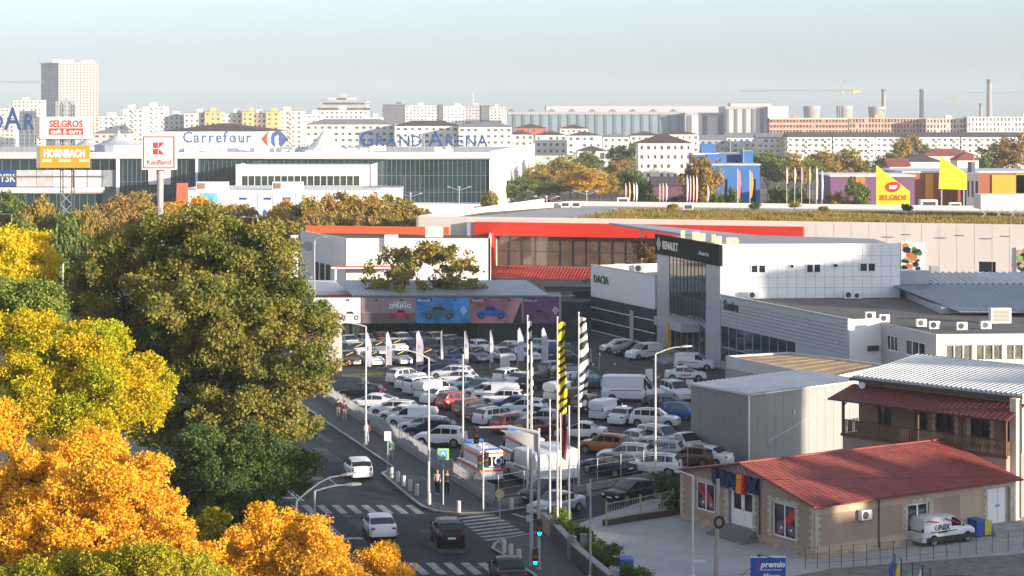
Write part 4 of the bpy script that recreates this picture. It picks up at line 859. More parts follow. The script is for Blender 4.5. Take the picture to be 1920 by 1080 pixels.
MB().sheet([hy(12, 46, 0)[:2], hy(HSL - .5, 46, 0)[:2], hy(HSL - .5, 61.5, 0)[:2], hy(12, 61.5, 0)[:2]], ZH - 0.86).build('gravel_band', MATS['grey_roof_deck'], hyp)
def roof_spot():
    while True:
        s_, k = random.uniform(20 + random.random() * 8, 92), 1 + 44 * random.random(); f = math.sin(s_ * .33 + 1.3 * math.sin(k * .21)) + math.sin(k * .42 + s_ * .11) + .8 * math.sin(s_ * .9 + k * .7)
        if f > random.gauss(-.5, .7): p_ = hy(s_, k, 0); return (HS0.x + p_[0], HS0.y + p_[1], ZH - .9)
wild = blades('roof_grass', roof_spot, 52000, .62, mat=leaf_mat('roof_weeds', ['7a7a34', 'a08c44', '5f6f2c', 'a8743a', '8f9440', '6a5a34'], .12, .2), wd=.12, lean=.35)
wild['label'] = 'dry grass and weeds growing on the hypermarket roof'; wild['category'] = 'grass'
MB().par(hy(ps0, -1.1, 9.65), Vector(hy(ps1 - ps0, 0, 0)), Vector(hy(0, 1.08, 0)), (0, 0, 2.0)).build('portal_beam', redmat, hyp)
MB().par(hy(ps0, -1.1, 0), Vector(hy(shx(931) - ps0 - .05, 0, 0)), Vector(hy(0, 1.06, 0)), (0, 0, 9.65)).build('portal_leg', redmat, hyp)
MB().par(hy(ps0 - 1.2, -0.9, 8.0), Vector(hy(1.18, 0, 0)), Vector(hy(0, .88, 0)), (0, 0, 3.6)).build('portal_side', grey_panel, hyp)  # grey panel painted as the frame's shaded left flank
MB().par(hy(shx(931), -0.4, 4.6), Vector(hy(26.5, 0, 0)), Vector(hy(0, .38, 0)), (0, 0, 0.5)).build('portal_sill', redmat, hyp)
g_ = MB(); pane_in(g_, PHY, gh[0], 0.4); g_.build('glazing', M('amber_glass', (0.12, 0.085, 0.06), 0.06, 0.35, 0.3, spec=0.9), hyp)
g_ = MB(); pane_in(g_, PHY, gh[1], 0.3); g_.build('window', glass, hyp)
fr = MB(); frame_in(fr, PHY, gh[0], 0.12, 13, 2, 0.38, 0.1); fr.build('glazing_frame', darkmetal, hyp)
o_ = Vector(hy(shx(925), -0.5, 5.0)); rfm = MB(); corrugated(rfm, o_, Vector(hy(17, 0, 0)), Vector(hy(0.6, -5.5, -1.15)), 0.5, 0.1); rfm.build('red_canopy', M('red_sheet', (0.45, 0.07, 0.06), 0.5, 0.2, 0.8), hyp)
MB().par(hy(shx(925), -5.8, 0), Vector(hy(17, 0, 0)), Vector(hy(0, 5.0, 0)), (0, 0, 3.75)).build('lobby', M('dark_lobby', (0.045, 0.05, 0.05), 0.5, 0.3, 0.4), hyp)
for a, b, za, zb2, nm_ in ((1690, 1731, 5.6, 9.6, 'poster'), (1906, 1930, 5.2, 9.2, 'poster')):
    sa_, sb_ = shx(a), shx(b); po = MB().par(hy(sa_, -0.2, za), Vector(hy(sb_ - sa_, 0, 0)), Vector(hy(0, 0.19, 0)), (0, 0, zb2 - za)).build(nm_, frame_white, hyp)
    for i in range(26):
        u, v = random.uniform(.05, .85), random.uniform(.03, .85); r_ = random.uniform(.25, .6)
        n_ = random.randint(5, 8); cx, cz = sa_ + u * (sb_ - sa_) + .2, za + v * (zb2 - za) + .2; k = -0.21 - i * 0.002
        MB().add([hy(min(sb_ - .05, max(sa_ + .05, cx + r_ * math.cos(6.28 * q / n_))), k, min(zb2 - .05, max(za + .05, cz + r_ * random.uniform(.6, 1) * math.sin(6.28 * q / n_)))) for q in range(n_)], [tuple(range(n_))]).build('poster_patch', random.choice([MATS['ink_dark'], M('ink_green', (.05, .22, .05), .5, .2), M('ink_orange', (.6, .2, .04), .5, .2), M('ink_skin', (.6, .36, .25), .5, .1), M('ink_hair', (.06, .025, .015), .5, .2), M('ink_leaf', (.28, .4, .1), .5, .2)]), po)
for a, b, za, zb2, mt in ((1745, 1763, 4.0, 6.4, MATS['annex_grey']), (1797, 1858, 3.6, 5.4, M('blue_screen', (.22, .26, .33), .6, .05))): MB().par(hy(shx(a), -0.08, za), Vector(hy(shx(b) - shx(a), 0, 0)), Vector(hy(0, 0.07, 0)), (0, 0, zb2 - za)).build('wall_louvre', mt, hyp)
for i in range(12):
    s_ = shx(1530 + 33 * i); MB().par(hy(s_, -0.012, 0.2), Vector(hy(0.05, 0, 0)), Vector(hy(0, .02, 0)), (0, 0, ZH - .3)).build('panel_joint', MATS['annex_grey'], hyp)
for px in (1690, 1790, 1875): MB().par(hy(shx(px), -0.9, 10.7), Vector(hy(1.3, 0, 0)), Vector(hy(0, .15, 0)), (0, 0, .12)).build('wall_lamp', darkmetal, hyp)
# grey rooftop scaffold and brown roof at the right
t = thing('rooftop_plant', 'cream rooftop plant box on steel legs at the right edge of the hypermarket roof', 'rooftop plant', (X_(1880, 318), 318, 11.5))
MB().box((2, 0, 1.6), (12, 5, 2.3)).build('box', cream, t)
for i in range(6): MB().tube([(-4 + 2.2 * i, -2, 0), (-2.6 + 2.2 * i, -2, 1.7)], .09, 6).build('leg', steel, t); MB().tube([(-2.6 + 2.2 * i, -2, 0), (-4 + 2.2 * i, -2, 1.7)], .06, 6).build('leg', steel, t)
MB().box((3, -4.5, 0), (13, 5, .5)).build('deck', M('rust_brown', (.22, .11, .06), .8, .2), t)
for i, (px, py, Y, sz) in enumerate(((1168, 372, 372, 1.6), (1740, 376, 350, 2.2), (1790, 372, 352, 1.5), (1290, 378, 350, 1.3), (1060, 377, 360, 1.2), (1080, 377, 360, 1.2))):
    t = thing('roof_hatch', ['pale roof hatch above the red portal', 'grey cooling unit beside the yellow sail', 'small vent hood right of the yellow sail', 'roof vent near the planted roof edge', 'small louvred roof box left of the trees', 'small louvred roof box, second left of the trees'][i], 'roof vent', (X_(px, Y), Y, 11.5)); MB().box((0, 0, 0), (sz * 1.3, sz, sz * .8)).build('housing', ac_white, t); MB().box((0, -sz / 2 - .02, sz * .15), (sz, .04, sz * .5)).build('louvre', darkmetal, t)
# yellow sails
def sail(px, Y, label, logo):
    pts = [(X_(x, Y), Z_(y, Y)) for x, y in px]; x0 = pts[0][0]; t = thing('sail_sign', label, 'sign', (x0, Y, 0)); m_ = MB(); n_ = len(pts)
    m_.add([(x - x0, 0, z) for x, z in pts] + [(x - x0, .35, z) for x, z in pts], [tuple(range(n_))[::-1], tuple(range(n_, 2 * n_))] + [(i, (i + 1) % n_, (i + 1) % n_ + n_, i + n_) for i in range(n_)])
    m_.build('sail', M('sail_yellow', (.80, .56, .015), .5, .05, .3), t)
    w_ = pts[2][0] - x0; nr = 14 
    for i in range(nr):
        x = w_ * (i + .5) / nr; ztop = pts[0][1] + (pts[3][1] - pts[0][1]) * (x / w_); m2 = MB().par((x, -.04, pts[1][1] + .1), (.05, 0, 0), (0, .05, 0), (0, 0, ztop - pts[1][1] - .2)); m2.build('rib', MATS['sail_yellow'], t)
    for x in (.4, w_ - .4): MB().box((x, .6, 0), (.25, .25, pts[1][1] + 1)).build('mast', steel, t)
    if logo:
        e_ = MB(); c = (w_ * .49, pts[1][1] + 3.3); a = np.linspace(0, 6.283, 25)[:-1]
        e_.add([(c[0] + 1.35 * math.cos(q) * (1 + .12 * math.sin(q)), -.07, c[1] + .95 * math.sin(q) + .12 * math.cos(q)) for q in a], [tuple(range(24))[::-1]]); e_.build('emblem', sred, t)
        f2 = MB(); 
        for dz, L in ((.28, .95), (.02, 1.0), (-.2, .7)): f2.add([(c[0] - .7, -.09, c[1] + dz), (c[0] - .6, -.09, c[1] + dz - .18), (c[0] + L * .6, -.09, c[1] + dz - .1), (c[0] + L, -.09, c[1] + dz + .12), (c[0] + .1, -.09, c[1] + dz + .02)], [(0, 1, 2, 3, 4)])
        f2.build('emblem_hand', white_sign, t)
        l_ = MB(); l_.text('SELGROS', (w_ * .5, -.06, pts[1][1] + .95), (1, 0, 0), up, 1.3, .06, align='CENTER', squeeze=.92, bold=.03); l_.build('lettering', M('letter_orange_red', (.6, .1, .01), .5, 0), t)
    return t
sail([(1643, 310), (1643, 385), (1706, 385), (1706, 359)], 366, 'yellow sail-shaped sign with red emblem and lettering', True)
sail([(1763, 293), (1760, 354), (1812, 356), (1813, 326)], 420, 'plain yellow sail-shaped sign, the farther one', False)
hazed_glass = M('hazed_window_glass', (.10, .105, .11), .25, .5, .08)  # lighter pane colour stands in for haze over distant windows
# ================================================================== generic block builder
def quad_house(name, label, cat, p, ax, wd, dp_, z1, wall_m, roof_m, nx, nz, ny=0, wfrac=(.5, .5), roof='flat', rh=2.0, group=None, z0=0, bal=None, ztop0=None, over=.5, split=None, glz=None):
    """p = near corner, ax = direction (angle) of the front face going right; side face goes back on the left or right"""
    t = thing(name, label, cat, (p[0], p[1], 0), group=group)
    u = Vector((math.cos(ax), math.sin(ax))); v = Vector((-u.y, u.x)); q = lambda a, b: (u.x * a + v.x * b, u.y * a + v.y * b)
    zb0 = z0 if ztop0 is None else ztop0
    if nz == 0: nz = max(1, round((z1 - zb0) / 3.0)); nx = max(2, round(wd / 3.3)); ny = max(2, round(dp_ / 4)) if ny else 0
    def face(a, b, n, nm):
        L = math.hypot(b[0] - a[0], b[1] - a[1]); m_ = MB(); hs = []
        if n:
            for i in range(n):
                for j in range(nz):
                    if (i * 13 + j * 29 + len(label) * 7) % 17 == 0: continue
                    w_ = L / n; h_ = (z1 - zb0) / nz; f_ = wfrac[0] * (.75 + .5 * ((i * 7 + j * 3 + len(label)) % 5) / 4)
                    hs.append((w_ * (i + .5 - f_ / 2), w_ * (i + .5 + f_ / 2), zb0 + h_ * (j + .28), zb0 + h_ * (j + .28 + wfrac[1])))
        P = holes_wall(m_, a, b, z0, z1, hs, .25); o_ = m_.build('wall', wall_m, t)
        if hs:
            g_ = MB(); 
            for h in hs: pane_in(g_, P, h, .22)
            g_.build('window_glazing', glz or (hazed_glass if p[1] > 600 else glass), t, kind='stuff')
            if bal:
                for i in range(n):
                    if (i % bal) == 0:
                        for j in range(nz):
                            w_ = L / n; h_ = (z1 - zb0) / nz; oo = Vector(P(w_ * (i + .08), zb0 + h_ * j + .05, -.9)); MB().par(oo, Vector(P(w_ * (i + .92), 0, -.9)) - Vector(P(w_ * (i + .08), 0, -.9)), Vector(P(0, 0, -.02)) - Vector(P(0, 0, -.9)), (0, 0, h_ * .38)).build('balcony', wall_m, t)
    face(q(0, 0), q(wd, 0), nx, 'f'); face(q(wd, 0), q(wd, dp_), ny, 's'); face(q(0, dp_), q(0, 0), ny, 's')
    m_ = MB(); m_.wall(q(wd, dp_), q(0, dp_), z0, z1, .2); m_.build('wall', wall_m, t)
    if roof == 'flat':
        MB().prism([q(-.15, -.15), q(wd + .15, -.15), q(wd + .15, dp_ + .15), q(-.15, dp_ + .15)], z1, z1 + .35).build('roof', roof_m, t)
        if nx: MB().box((*q(wd * (.3 + .05 * (len(label) % 9)), dp_ * .5), z1 + .35), (min(5, wd * .3), 4, 2.3), ax).build('roof_hut', wall_m, t); MB().tube([(*q(wd * .8, dp_ * .4), z1), (*q(wd * .8, dp_ * .4), z1 + 4.5)], .09, 4).build('aerial', steel, t)
    else:
        o = over; E = [q(-o, -o), q(wd + o, -o), q(wd + o, dp_ + o), q(-o, dp_ + o)]; k = min(wd, dp_) / 2
        if roof == 'hip':
            r0, r1 = (q(k, dp_ / 2), q(wd - k, dp_ / 2)) if wd >= dp_ else (q(wd / 2, k), q(wd / 2, dp_ - k))
        else: r0, r1 = q(-o, dp_ / 2), q(wd + o, dp_ / 2)
        vs = [(*e, z1) for e in E] + [(*r0, z1 + rh), (*r1, z1 + rh)]
        fs = [(0, 1, 5, 4), (2, 3, 4, 5), (1, 2, 5), (3, 0, 4), (3, 2, 1, 0)] if wd >= dp_ or roof != 'hip' else [(1, 2, 5, 4), (3, 0, 4, 5), (0, 1, 4), (2, 3, 5), (3, 2, 1, 0)]
        MB().add(vs, fs).build('roof', roof_m, t)
    return t
brownroof = M('brown_roof', (.085, .05, .046), .8, .12, .3); greyroof = M('grey_roof', (.20, .205, .22), .8, .1, .3); darkroof = M('dark_slate_roof', (.075, .065, .07), .8, .1, .3); redroof = M('red_roof', (.26, .075, .055), .8, .15, .3)
ochre = M('ochre_render', (.68, .42, .18), .8, .06, .3); palewhite = M('far_white', (.62, .585, .53), .8, .05, .1, dirt=.08); fargrey = M('far_grey', (.33, .33, .35), .8, .06, .1); fardark = M('far_dark', (.13, .13, .15), .7, .05, .1); bluew = M('blue_sheet', (.035, .13, .36), .6, .08, .3); tealg = M('far_teal', (.17, .25, .28), .5, .1, .05); brick = M('raw_brick', (.44, .22, .14), .9, .25, .2); farpink = M('far_pink', (.62, .45, .40), .8, .06, .1)
def block(px0, px1, ytop, Y, name, label, cat, wm, rm, nx, nz, ny=0, dep=14, yb=None, rot=0.0, **k):
    x0, x1 = X_(px0, Y), X_(px1, Y); z1 = Z_(ytop, Y); zt0 = max(0, Z_(yb, Y)) if yb else None
    return quad_house(name, label, cat, (x0, Y), rot, (x1 - x0), dep, z1, wm, rm, nx, nz, ny, ztop0=zt0, **k)
# unseen blocks added to the right, heights shaped to cast the wanted shade
su, sv = Vector((math.sin(R(SUN_AZ)), -math.cos(R(SUN_AZ)))), Vector((math.cos(R(SUN_AZ)), math.sin(R(SUN_AZ))))
for v0, v1, hgt, uc, lab, rf_ in ((40, 80, 20.5, 52, 'long cream apartment slab beside the boulevard', 'flat'), (80.2, 110.5, 23.5, 52, 'higher cream apartment slab beside the boulevard', 'flat'), (110.7, 117.3, 16.6, 52, 'low cream link between apartment slabs', 'flat'), (117.4, 121.5, 19.4, 52, 'cream stair tower of an apartment house', 'flat'), (121.6, 129.8, 18.5, 52, 'cream apartment house with low gabled roof', 'flat'), (136, 148.5, 23.0, 52, 'narrow white apartment house', 'flat'), (193.5, 197.6, 28.6, 52, 'white stair tower of an apartment block', 'flat'), (197.7, 224, 32.4, 52, 'tall white apartment block behind the annex', 'flat')):
    p = sv * v0 + su * uc; quad_house('shade_block', lab + ', outside the picture', 'apartment block', (p.x, p.y), R(90 - SUN_AZ) * 0 + math.atan2(sv.y, sv.x), v1 - v0, 12, hgt, cream, greyroof, max(2, int((v1 - v0) / 3.5)), int(hgt / 2.9), 3, roof=rf_, rh=.9, group='unseen blocks added for their shade')

t = thing('tilted_canopy', 'slanting grey canopy roof before the red portal', 'canopy', (X_(1145, 284), 284, 0)); q4_ = [(X_(x, 284 - d) - X_(1145, 284), -d, Z_(y, 284 - d)) for x, y, d in ((1142, 418, 0), (1205, 421, -6), (1420, 441, 3), (1300, 441, 8))]
MB().add(q4_ + [(x, y, z - .25) for x, y, z in q4_], [(0, 1, 2, 3), (7, 6, 5, 4), (0, 4, 5, 1), (1, 5, 6, 2), (2, 6, 7, 3), (3, 7, 4, 0)]).build('roof_sheet', M('canopy_blue_grey', (.28, .30, .36), .6, .08), t)
for x, y, z in q4_[1:]: MB().tube([(x * .97, y, 0), (x * .97, y, z - .3)], .15, 8).build('column', steel, t)
# ================================================================== shopping mall
YM = 600.0; ZM = Z_(285, YM)
mall = thing('shopping_mall', 'long white shopping mall with dark glass front and white roof slab', 'mall', (X_(920, YM), YM, 0))
ml = lambda px, Y, z: (X_(px, Y) - X_(920, YM), Y - YM, z)
zg1 = Z_(298, YM)
white_slab = M('mall_white', (.68, .665, .64), .6, .03, .1)
MB().par(ml(-180, YM + 3, 0), (X_(919, YM) - X_(-180, YM), 0, 0), (0, 120, 0), (0, 0, ZM - 1.6)).build('core', M('mall_core', (.35, .35, .35), .8, .1), mall)
MB().sheet([ml(-180, YM + 2, 0)[:2], ml(918, YM + 2, 0)[:2], (9 - X_(920, YM) - 1, 198), ml(-180, 800, 0)[:2]], ZM - 1.0).build('roof', M('mall_roof', (.50, .49, .47), .8, .15, .05), mall)
MB().tube([ml(-180, YM - .4, ZM - 1.1), ml(921, YM - .4, ZM - 1.1)], 1.1, 12).build('roof_slab', white_slab, mall)
MB().par(ml(-180, YM - .3, ZM - 2.0), (X_(921, YM) - X_(-180, YM), 0, 0), (0, 6, 0), (0, 0, 1.9)).build('fascia', white_slab, mall)
mg = M('mall_glass', (.016, .040, .048), .05, .55, .05, spec=.8)
def curtain(px0, px1, zb, zt, Y, n, rows=0, mat=mg, mm=None):
    MB().par(ml(px0, Y, zb), (X_(px1, Y) - X_(px0, Y), 0, 0), (0, .3, 0), (0, 0, zt - zb)).build('glazing', mat, mall)
    wd = (X_(px1, Y) - X_(px0, Y)) / n; ms = MB().par((-.07, 0, 0), (.14, 0, 0), (0, .2, 0), (0, 0, zt - zb)).mesh('mullion', mm or M('mullion_grey', (.14, .16, .16), .5, 0))
    for i in range(n + 1): o_ = obj('mullion', ms, mall); o_.location = Vector(ml(px0, Y - .15, zb)) + Vector((wd * i, 0, 0))
    for j in range(1, rows): MB().par(ml(px0, Y - .1, zb + (zt - zb) * j / rows), (X_(px1, Y) - X_(px0, Y), 0, 0), (0, .15, 0), (0, 0, .12)).build('transom', mm or MATS['mullion_grey'], mall)
curtain(690, 919, 0.6, zg1, YM + .6, 26, 3); curtain(222, 442, 2, zg1, YM + .8, 26, 2); curtain(442, 690, 3, zg1, YM + 1.0, 22, 0); curtain(-180, 221, Z_(330, YM), zg1, YM + .6, 24, 0); curtain(-180, 192, 0, Z_(360, YM), YM + .6, 26, 0)
MB().par(ml(-180, YM - .2, Z_(330, YM) - .4), (X_(195, YM) - X_(-180, YM), 0, 0), (0, .9, 0), (0, 0, .5)).build('band', M('olive_band', (.12, .14, .10), .6, .1), mall)
MB().tube([ml(-180, YM, Z_(357, YM)), ml(195, YM, Z_(357, YM))], 1.0, 12).build('band', white_slab, mall)
MB().box(ml(221, YM - .3, 0), (.9, .9, zg1)).build('column', white_slab, mall); MB().box(ml(369, YM - .3, 0), (.7, .7, zg1)).build('column', white_slab, mall)
MB().par(ml(920, YM, 0), (1.5, 8, 0), (-.4, 0, 0), (0, 0, ZM)).build('corner_pier', white_slab, mall)
m_ = MB(); m_.wall(ml(921, YM, 0)[:2], (9 - X_(920, YM), 200), 0, ZM + .2, .5); m_.build('side_wall', white_slab, mall)
for s_, w_ in ((.35, .05), (.52, .03)): MB().par(Vector((0, 0, 4)) + Vector((15.4 * s_ + .15, 200 * s_, 0)), (15.4 * w_, 200 * w_, 0), (.15, 0, 0), (0, 0, 7)).build('louvre', fargrey, mall)
# poster band
for i, (a, b, mt) in enumerate(((-30, 30, M('poster_blue', (.02, .05, .22), .5, 0)), (31, 68, M('poster_grey', (.5, .45, .45), .5, .3, .3)), (69, 98, M('poster_rose', (.55, .42, .40), .5, .35, .4)), (99, 136, M('poster_pale', (.72, .66, .66), .5, .1, .3)), (138, 162, M('poster_mist', (.75, .71, .72), .5, .1, .3)), (164, 190, M('poster_pink', (.68, .55, .58), .5, .3, .4)), (192, 218, M('poster_steel', (.25, .28, .31), .5, .4, .3)))):
    po = MB().par(ml(a, YM + .1, Z_(350, YM)), (X_(b, YM) - X_(a, YM), 0, 0), (0, .2, 0), (0, 0, Z_(319, YM) - Z_(350, YM))).build('poster', mt, mall)
    if i == 0: l_ = MB(); l_.text('JYSK', Vector(ml(29, YM, Z_(341, YM))), (1, 0, 0), up, 3.4, .06, align='RIGHT', squeeze=.8); l_.build('lettering', white_sign, po)
MB().par(ml(278, YM + .2, Z_(346, YM)), (X_(320, YM) - X_(278, YM), 0, 0), (0, .2, 0), (0, 0, 5)).build('poster', MATS['poster_pink'], mall)
# projecting hall and poster wall in front of the mall
t = thing('mall_wing', 'white projecting wing of the mall with a strip of dark windows', 'building', (X_(440, 570), 570, 0)); m2 = lambda px, Y, z: (X_(px, Y) - X_(440, 570), Y - 570, z)
m_ = MB(); wn = 18; Lw = X_(695, 570) - X_(440, 570); HWs = [(2.0 + (Lw - 5) * i / wn, 2.0 + (Lw - 5) * (i + .9) / wn, Z_(356, 570), Z_(330, 570)) for i in range(wn)]; PP = holes_wall(m_, (0, 0), (Lw, 0), 0, Z_(309, 570), HWs, .3); m_.build('wall', white_slab, t)
m_ = MB(); m_.wall((0, 20), (0, 0), 0, Z_(309, 570), .3); m_.wall((Lw, 0), (Lw, 28), 0, Z_(309, 570), .3); m_.build('wall', white_slab, t); MB().sheet([(0, .2), (Lw, .2), (Lw, 28), (0, 28)], Z_(309, 570) - .3).build('roof', MATS['mall_roof'], t)
for h in HWs: g_ = MB(); pane_in(g_, PP, h); g_.build('window', M('green_glass', (.03, .05, .04), .08, .4, .2), t)
t = thing('poster_hall', 'low white hall with winter sports posters in front of the mall', 'building', (X_(330, 520), 520, 0)); m3 = lambda px, Y, z: (X_(px, Y) - X_(330, 520), Y - 520, z); zp = Z_(357, 520)
MB().par((0, 0, 0), (X_(708, 520) - X_(330, 520), 0, 0), (0, 40, 0), (0, 0, zp)).build('wall', warmwhite, t)
MB().par(m3(331, 519.6, 0), (2.9, 0, 0), (0, .35, 0), (0, 0, Z_(343, 520))).build('pier', M('terracotta', (.46, .11, .05), .7, .08), t)
for i, (a, b, mt) in enumerate(((375, 408, M('poster_sky', (.12, .38, .52), .5, .5, .3)), (430, 470, MATS['poster_mist']), (484, 508, M('poster_snow', (.62, .66, .74), .5, .2, .3)), (512, 552, M('poster_ice', (.45, .58, .76), .5, .35, .25)), (555, 592, MATS['poster_snow']), (597, 640, MATS['poster_mist']))):
    po = MB().par(m3(a, 519.85, Z_(408, 520)), (X_(b, 520) - X_(a, 520), 0, 0), (0, .14, 0), (0, 0, zp - Z_(408, 520) - .6)).build('poster', mt, t)
    if i: MB().par(m3((a + b) / 2 - 2, 519.8, zp - 2.4), (2.0, 0, 0), (0, .05, 0), (0, 0, .6)).build('poster_tag', MATS['poster_blue'], po)
    if i in (2, 3, 4):
        for q in range(3): cx = a + 9 + 11 * q; MB().add([m3(cx + dx, 519.79, Z_(395 + 4 * q + dy, 520)) for dx, dy in ((0, 0), (4, -3), (8, 2), (7, 9), (4, 6), (1, 10), (-1, 6))], [tuple(range(7))]).build('figure_print', ink_dark if q else MATS['ink_blue'], po)
for i, (a, b, lab) in enumerate(((370, 428, 'long white rooftop unit at the left on the poster hall'), (512, 568, 'long white rooftop unit in the middle of the poster hall'))):
    r_ = thing('rooftop_unit', lab, 'rooftop unit', (X_((a + b) / 2, 524), 524, zp)); wd = X_(b, 524) - X_(a, 524); MB().box((0, 0, 0), (wd, 3, 2.1)).build('casing', warmwhite, r_); MB().box((-wd / 2 + 1.2, -1.53, .3), (2, .06, 1.5)).build('louvre', M('brown_louvre', (.2, .14, .09), .7, .2), r_)
t = thing('loading_building', 'pale grey loading building at the right foot of the mall', 'building', (X_(700, 540), 540, 0)); MB().box((3, 4, 0), (9, 8, Z_(352, 540))).build('wall', M('pale_grey', (.55, .58, .58), .7, .06), t); MB().box((15, 6, 0), (34, 12, Z_(383, 540))).build('low_wall', warmwhite, t); MB().box((3, 4, Z_(352, 540)), (9.4, 8.4, .3)).build('roof', greyroof, t)
# rooftop tents, clutter
for i, (px, py, rpx, yb_, Y, lab) in enumerate(((607, 249, 47, 283, 650, 'large white tent-shaped skylight on the mall roof'), (222, 249, 45, 272, 640, 'grey tent-shaped skylight on the mall roof, at the left'), (165, 258, 36, 276, 660, 'low grey tent-shaped skylight behind the orange sign'))):
    r_ = X_(960 + rpx, Y); t = thing('tent_skylight', lab, 'skylight', (X_(px, Y), Y, ZM - 1), group='tent skylights on the mall roof'); zz = Z_(py, Y) - ZM + 1; h0 = max(.3, Z_(yb_, Y) - ZM + 1); m_ = MB(); prof = [(r_ * (1 - q) ** 1.0 * (1 - .25 * math.sin(math.pi * q)) + .4 * q, h0 + (zz - h0) * q) for q in np.linspace(0, 1, 7)]
    m_.lathe([(r_, -.1)] + prof, n=16); m_.build('membrane', M('membrane', (.62, .62, .64), .6, .12, .3) if i == 0 else M('membrane_grey', (.40, .42, .45), .6, .12, .3), t); MB().lathe([(.5, zz - .3), (.5, zz + .5), (.1, zz + .9)], n=8).build('cap', fargrey, t)
random.seed(5)
cl = 0
for i in range(26):
    px = random.uniform(380, 905) if i < 18 else random.uniform(240, 380); Y = random.uniform(615, 720); s_ = random.uniform(1.2, 3.4)
    t = thing('roof_box', 'small pale plant box among the clutter on the mall roof', 'roof box', (X_(px, Y), Y, ZM - 1), random.uniform(-.3, .3), group='plant boxes on the mall roof'); MB().box((0, 0, 0), (s_ * random.uniform(1, 2.2), s_, random.uniform(.8, 2.0))).build('housing', random.choice([warmwhite, MATS['pale_grey'], white_slab]), t); MB().box((0, 0, 2.0), (.4, .4, .5)).build('flue', steel, t)
# roof letters
blue_l = M('letter_blue', (.022, .06, .17), .5, .1, .3)
def roof_sign(text, px0, px1, ybase, Y, size_px, label, big=(), italic=0.0, mat=blue_l, gap=.0, bold=.012, widths=None):
    x0 = X_(px0, Y); zb = Z_(ybase, Y); t = thing('roof_letter_sign', label, 'sign', (x0, Y, 0)); sp = size_px * Y / FPX; ws = []
    for ch in text:
        g_ = glyphs(ch, 'LEFT', italic, bold)[0] if ch != ' ' else []; ws.append(max(p[0] for p in g_) + .09 if g_ else .35)
    sizes = [(1.38 if i in big else 1.0) for i in range(len(text))]; tot = sum(a * b for a, b in zip(ws, sizes)); sq = (X_(px1, Y) - x0) / (tot * sp); x = 0
    for ch, a, s_ in zip(text, ws, sizes):
        if ch != ' ':
            m_ = MB(); m_.text(ch, (x, 0, zb), (1, 0, 0), up, sp * s_ * 1.0, .35, shear=italic, squeeze=sq, bold=bold); m_.build('letter', mat, t)
        x += a * s_ * sq * sp
    zr = ZM - 1.0
    for i in range(9):
        xx = x * (i + .5) / 9; MB().tube([(xx, .2, zb + sp * .5), (xx + .2, .25, zr)], .09, 5).build('stay', steel, t); MB().tube([(xx, .3, zb + sp * .5), (xx + .6, 3.2, zr)], .07, 5).build('stay', steel, t)
    for z in (zb + .1, zb + sp * .6): MB().tube([(0, .2, z), (x, .2, z)], .08, 5).build('rail', steel, t)
    return t
roof_sign('GRAND ARENA', 673, 917, 274, 606, 29, 'tall blue GRAND ARENA letters on the mall roof', big=(0, 6))
roof_sign('Carrefour', 342, 474, 267, 606, 29, 'blue Carrefour letters on the mall roof', mat=M('letter_blue2', (.06, .11, .27), .5, .1, .3), bold=.008)
roof_sign('DAR', -18, 68, 243, 585, 43, 'big blue letters ending DAR at the left edge', mat=blue_l, big=(1,))
t = thing('roof_emblem', 'red and blue arrow emblem beside the roof lettering on the mall', 'sign', (X_(515, 606), 606, 0)); zc = Z_(261, 606); k = 606 / FPX
def poly_slab(pts, mat, nm):
    n_ = len(pts); MB().add([(a * k, 0, zc - b * k) for a, b in pts] + [(a * k, .4, zc - b * k) for a, b in pts], [tuple(range(n_)), tuple(range(2 * n_ - 1, n_ - 1, -1))] + [(i, (i + 1) % n_, (i + 1) % n_ + n_, i + n_) for i in range(n_)]).build(nm, mat, t)
poly_slab([(-26, 0), (-12, -15), (-14, -5), (-15, 0), (-14, 6), (-12, 15)], M('emblem_red', (.55, .07, .02), .5, 0), 'red_arrow')
poly_slab([(26, 0), (12, -15), (2, -16), (-6, -10), (-8, 0), (-6, 10), (2, 16), (0, 6), (0, -4), (6, -8), (8, -4), (6, 0), (8, 5), (6, 9), (12, 15)], MATS['letter_blue2'], 'blue_arrow')
MB().tube([(0, .3, zc - 1), (0, .3, ZM - 1)], .12, 6).build('stay', steel, t)
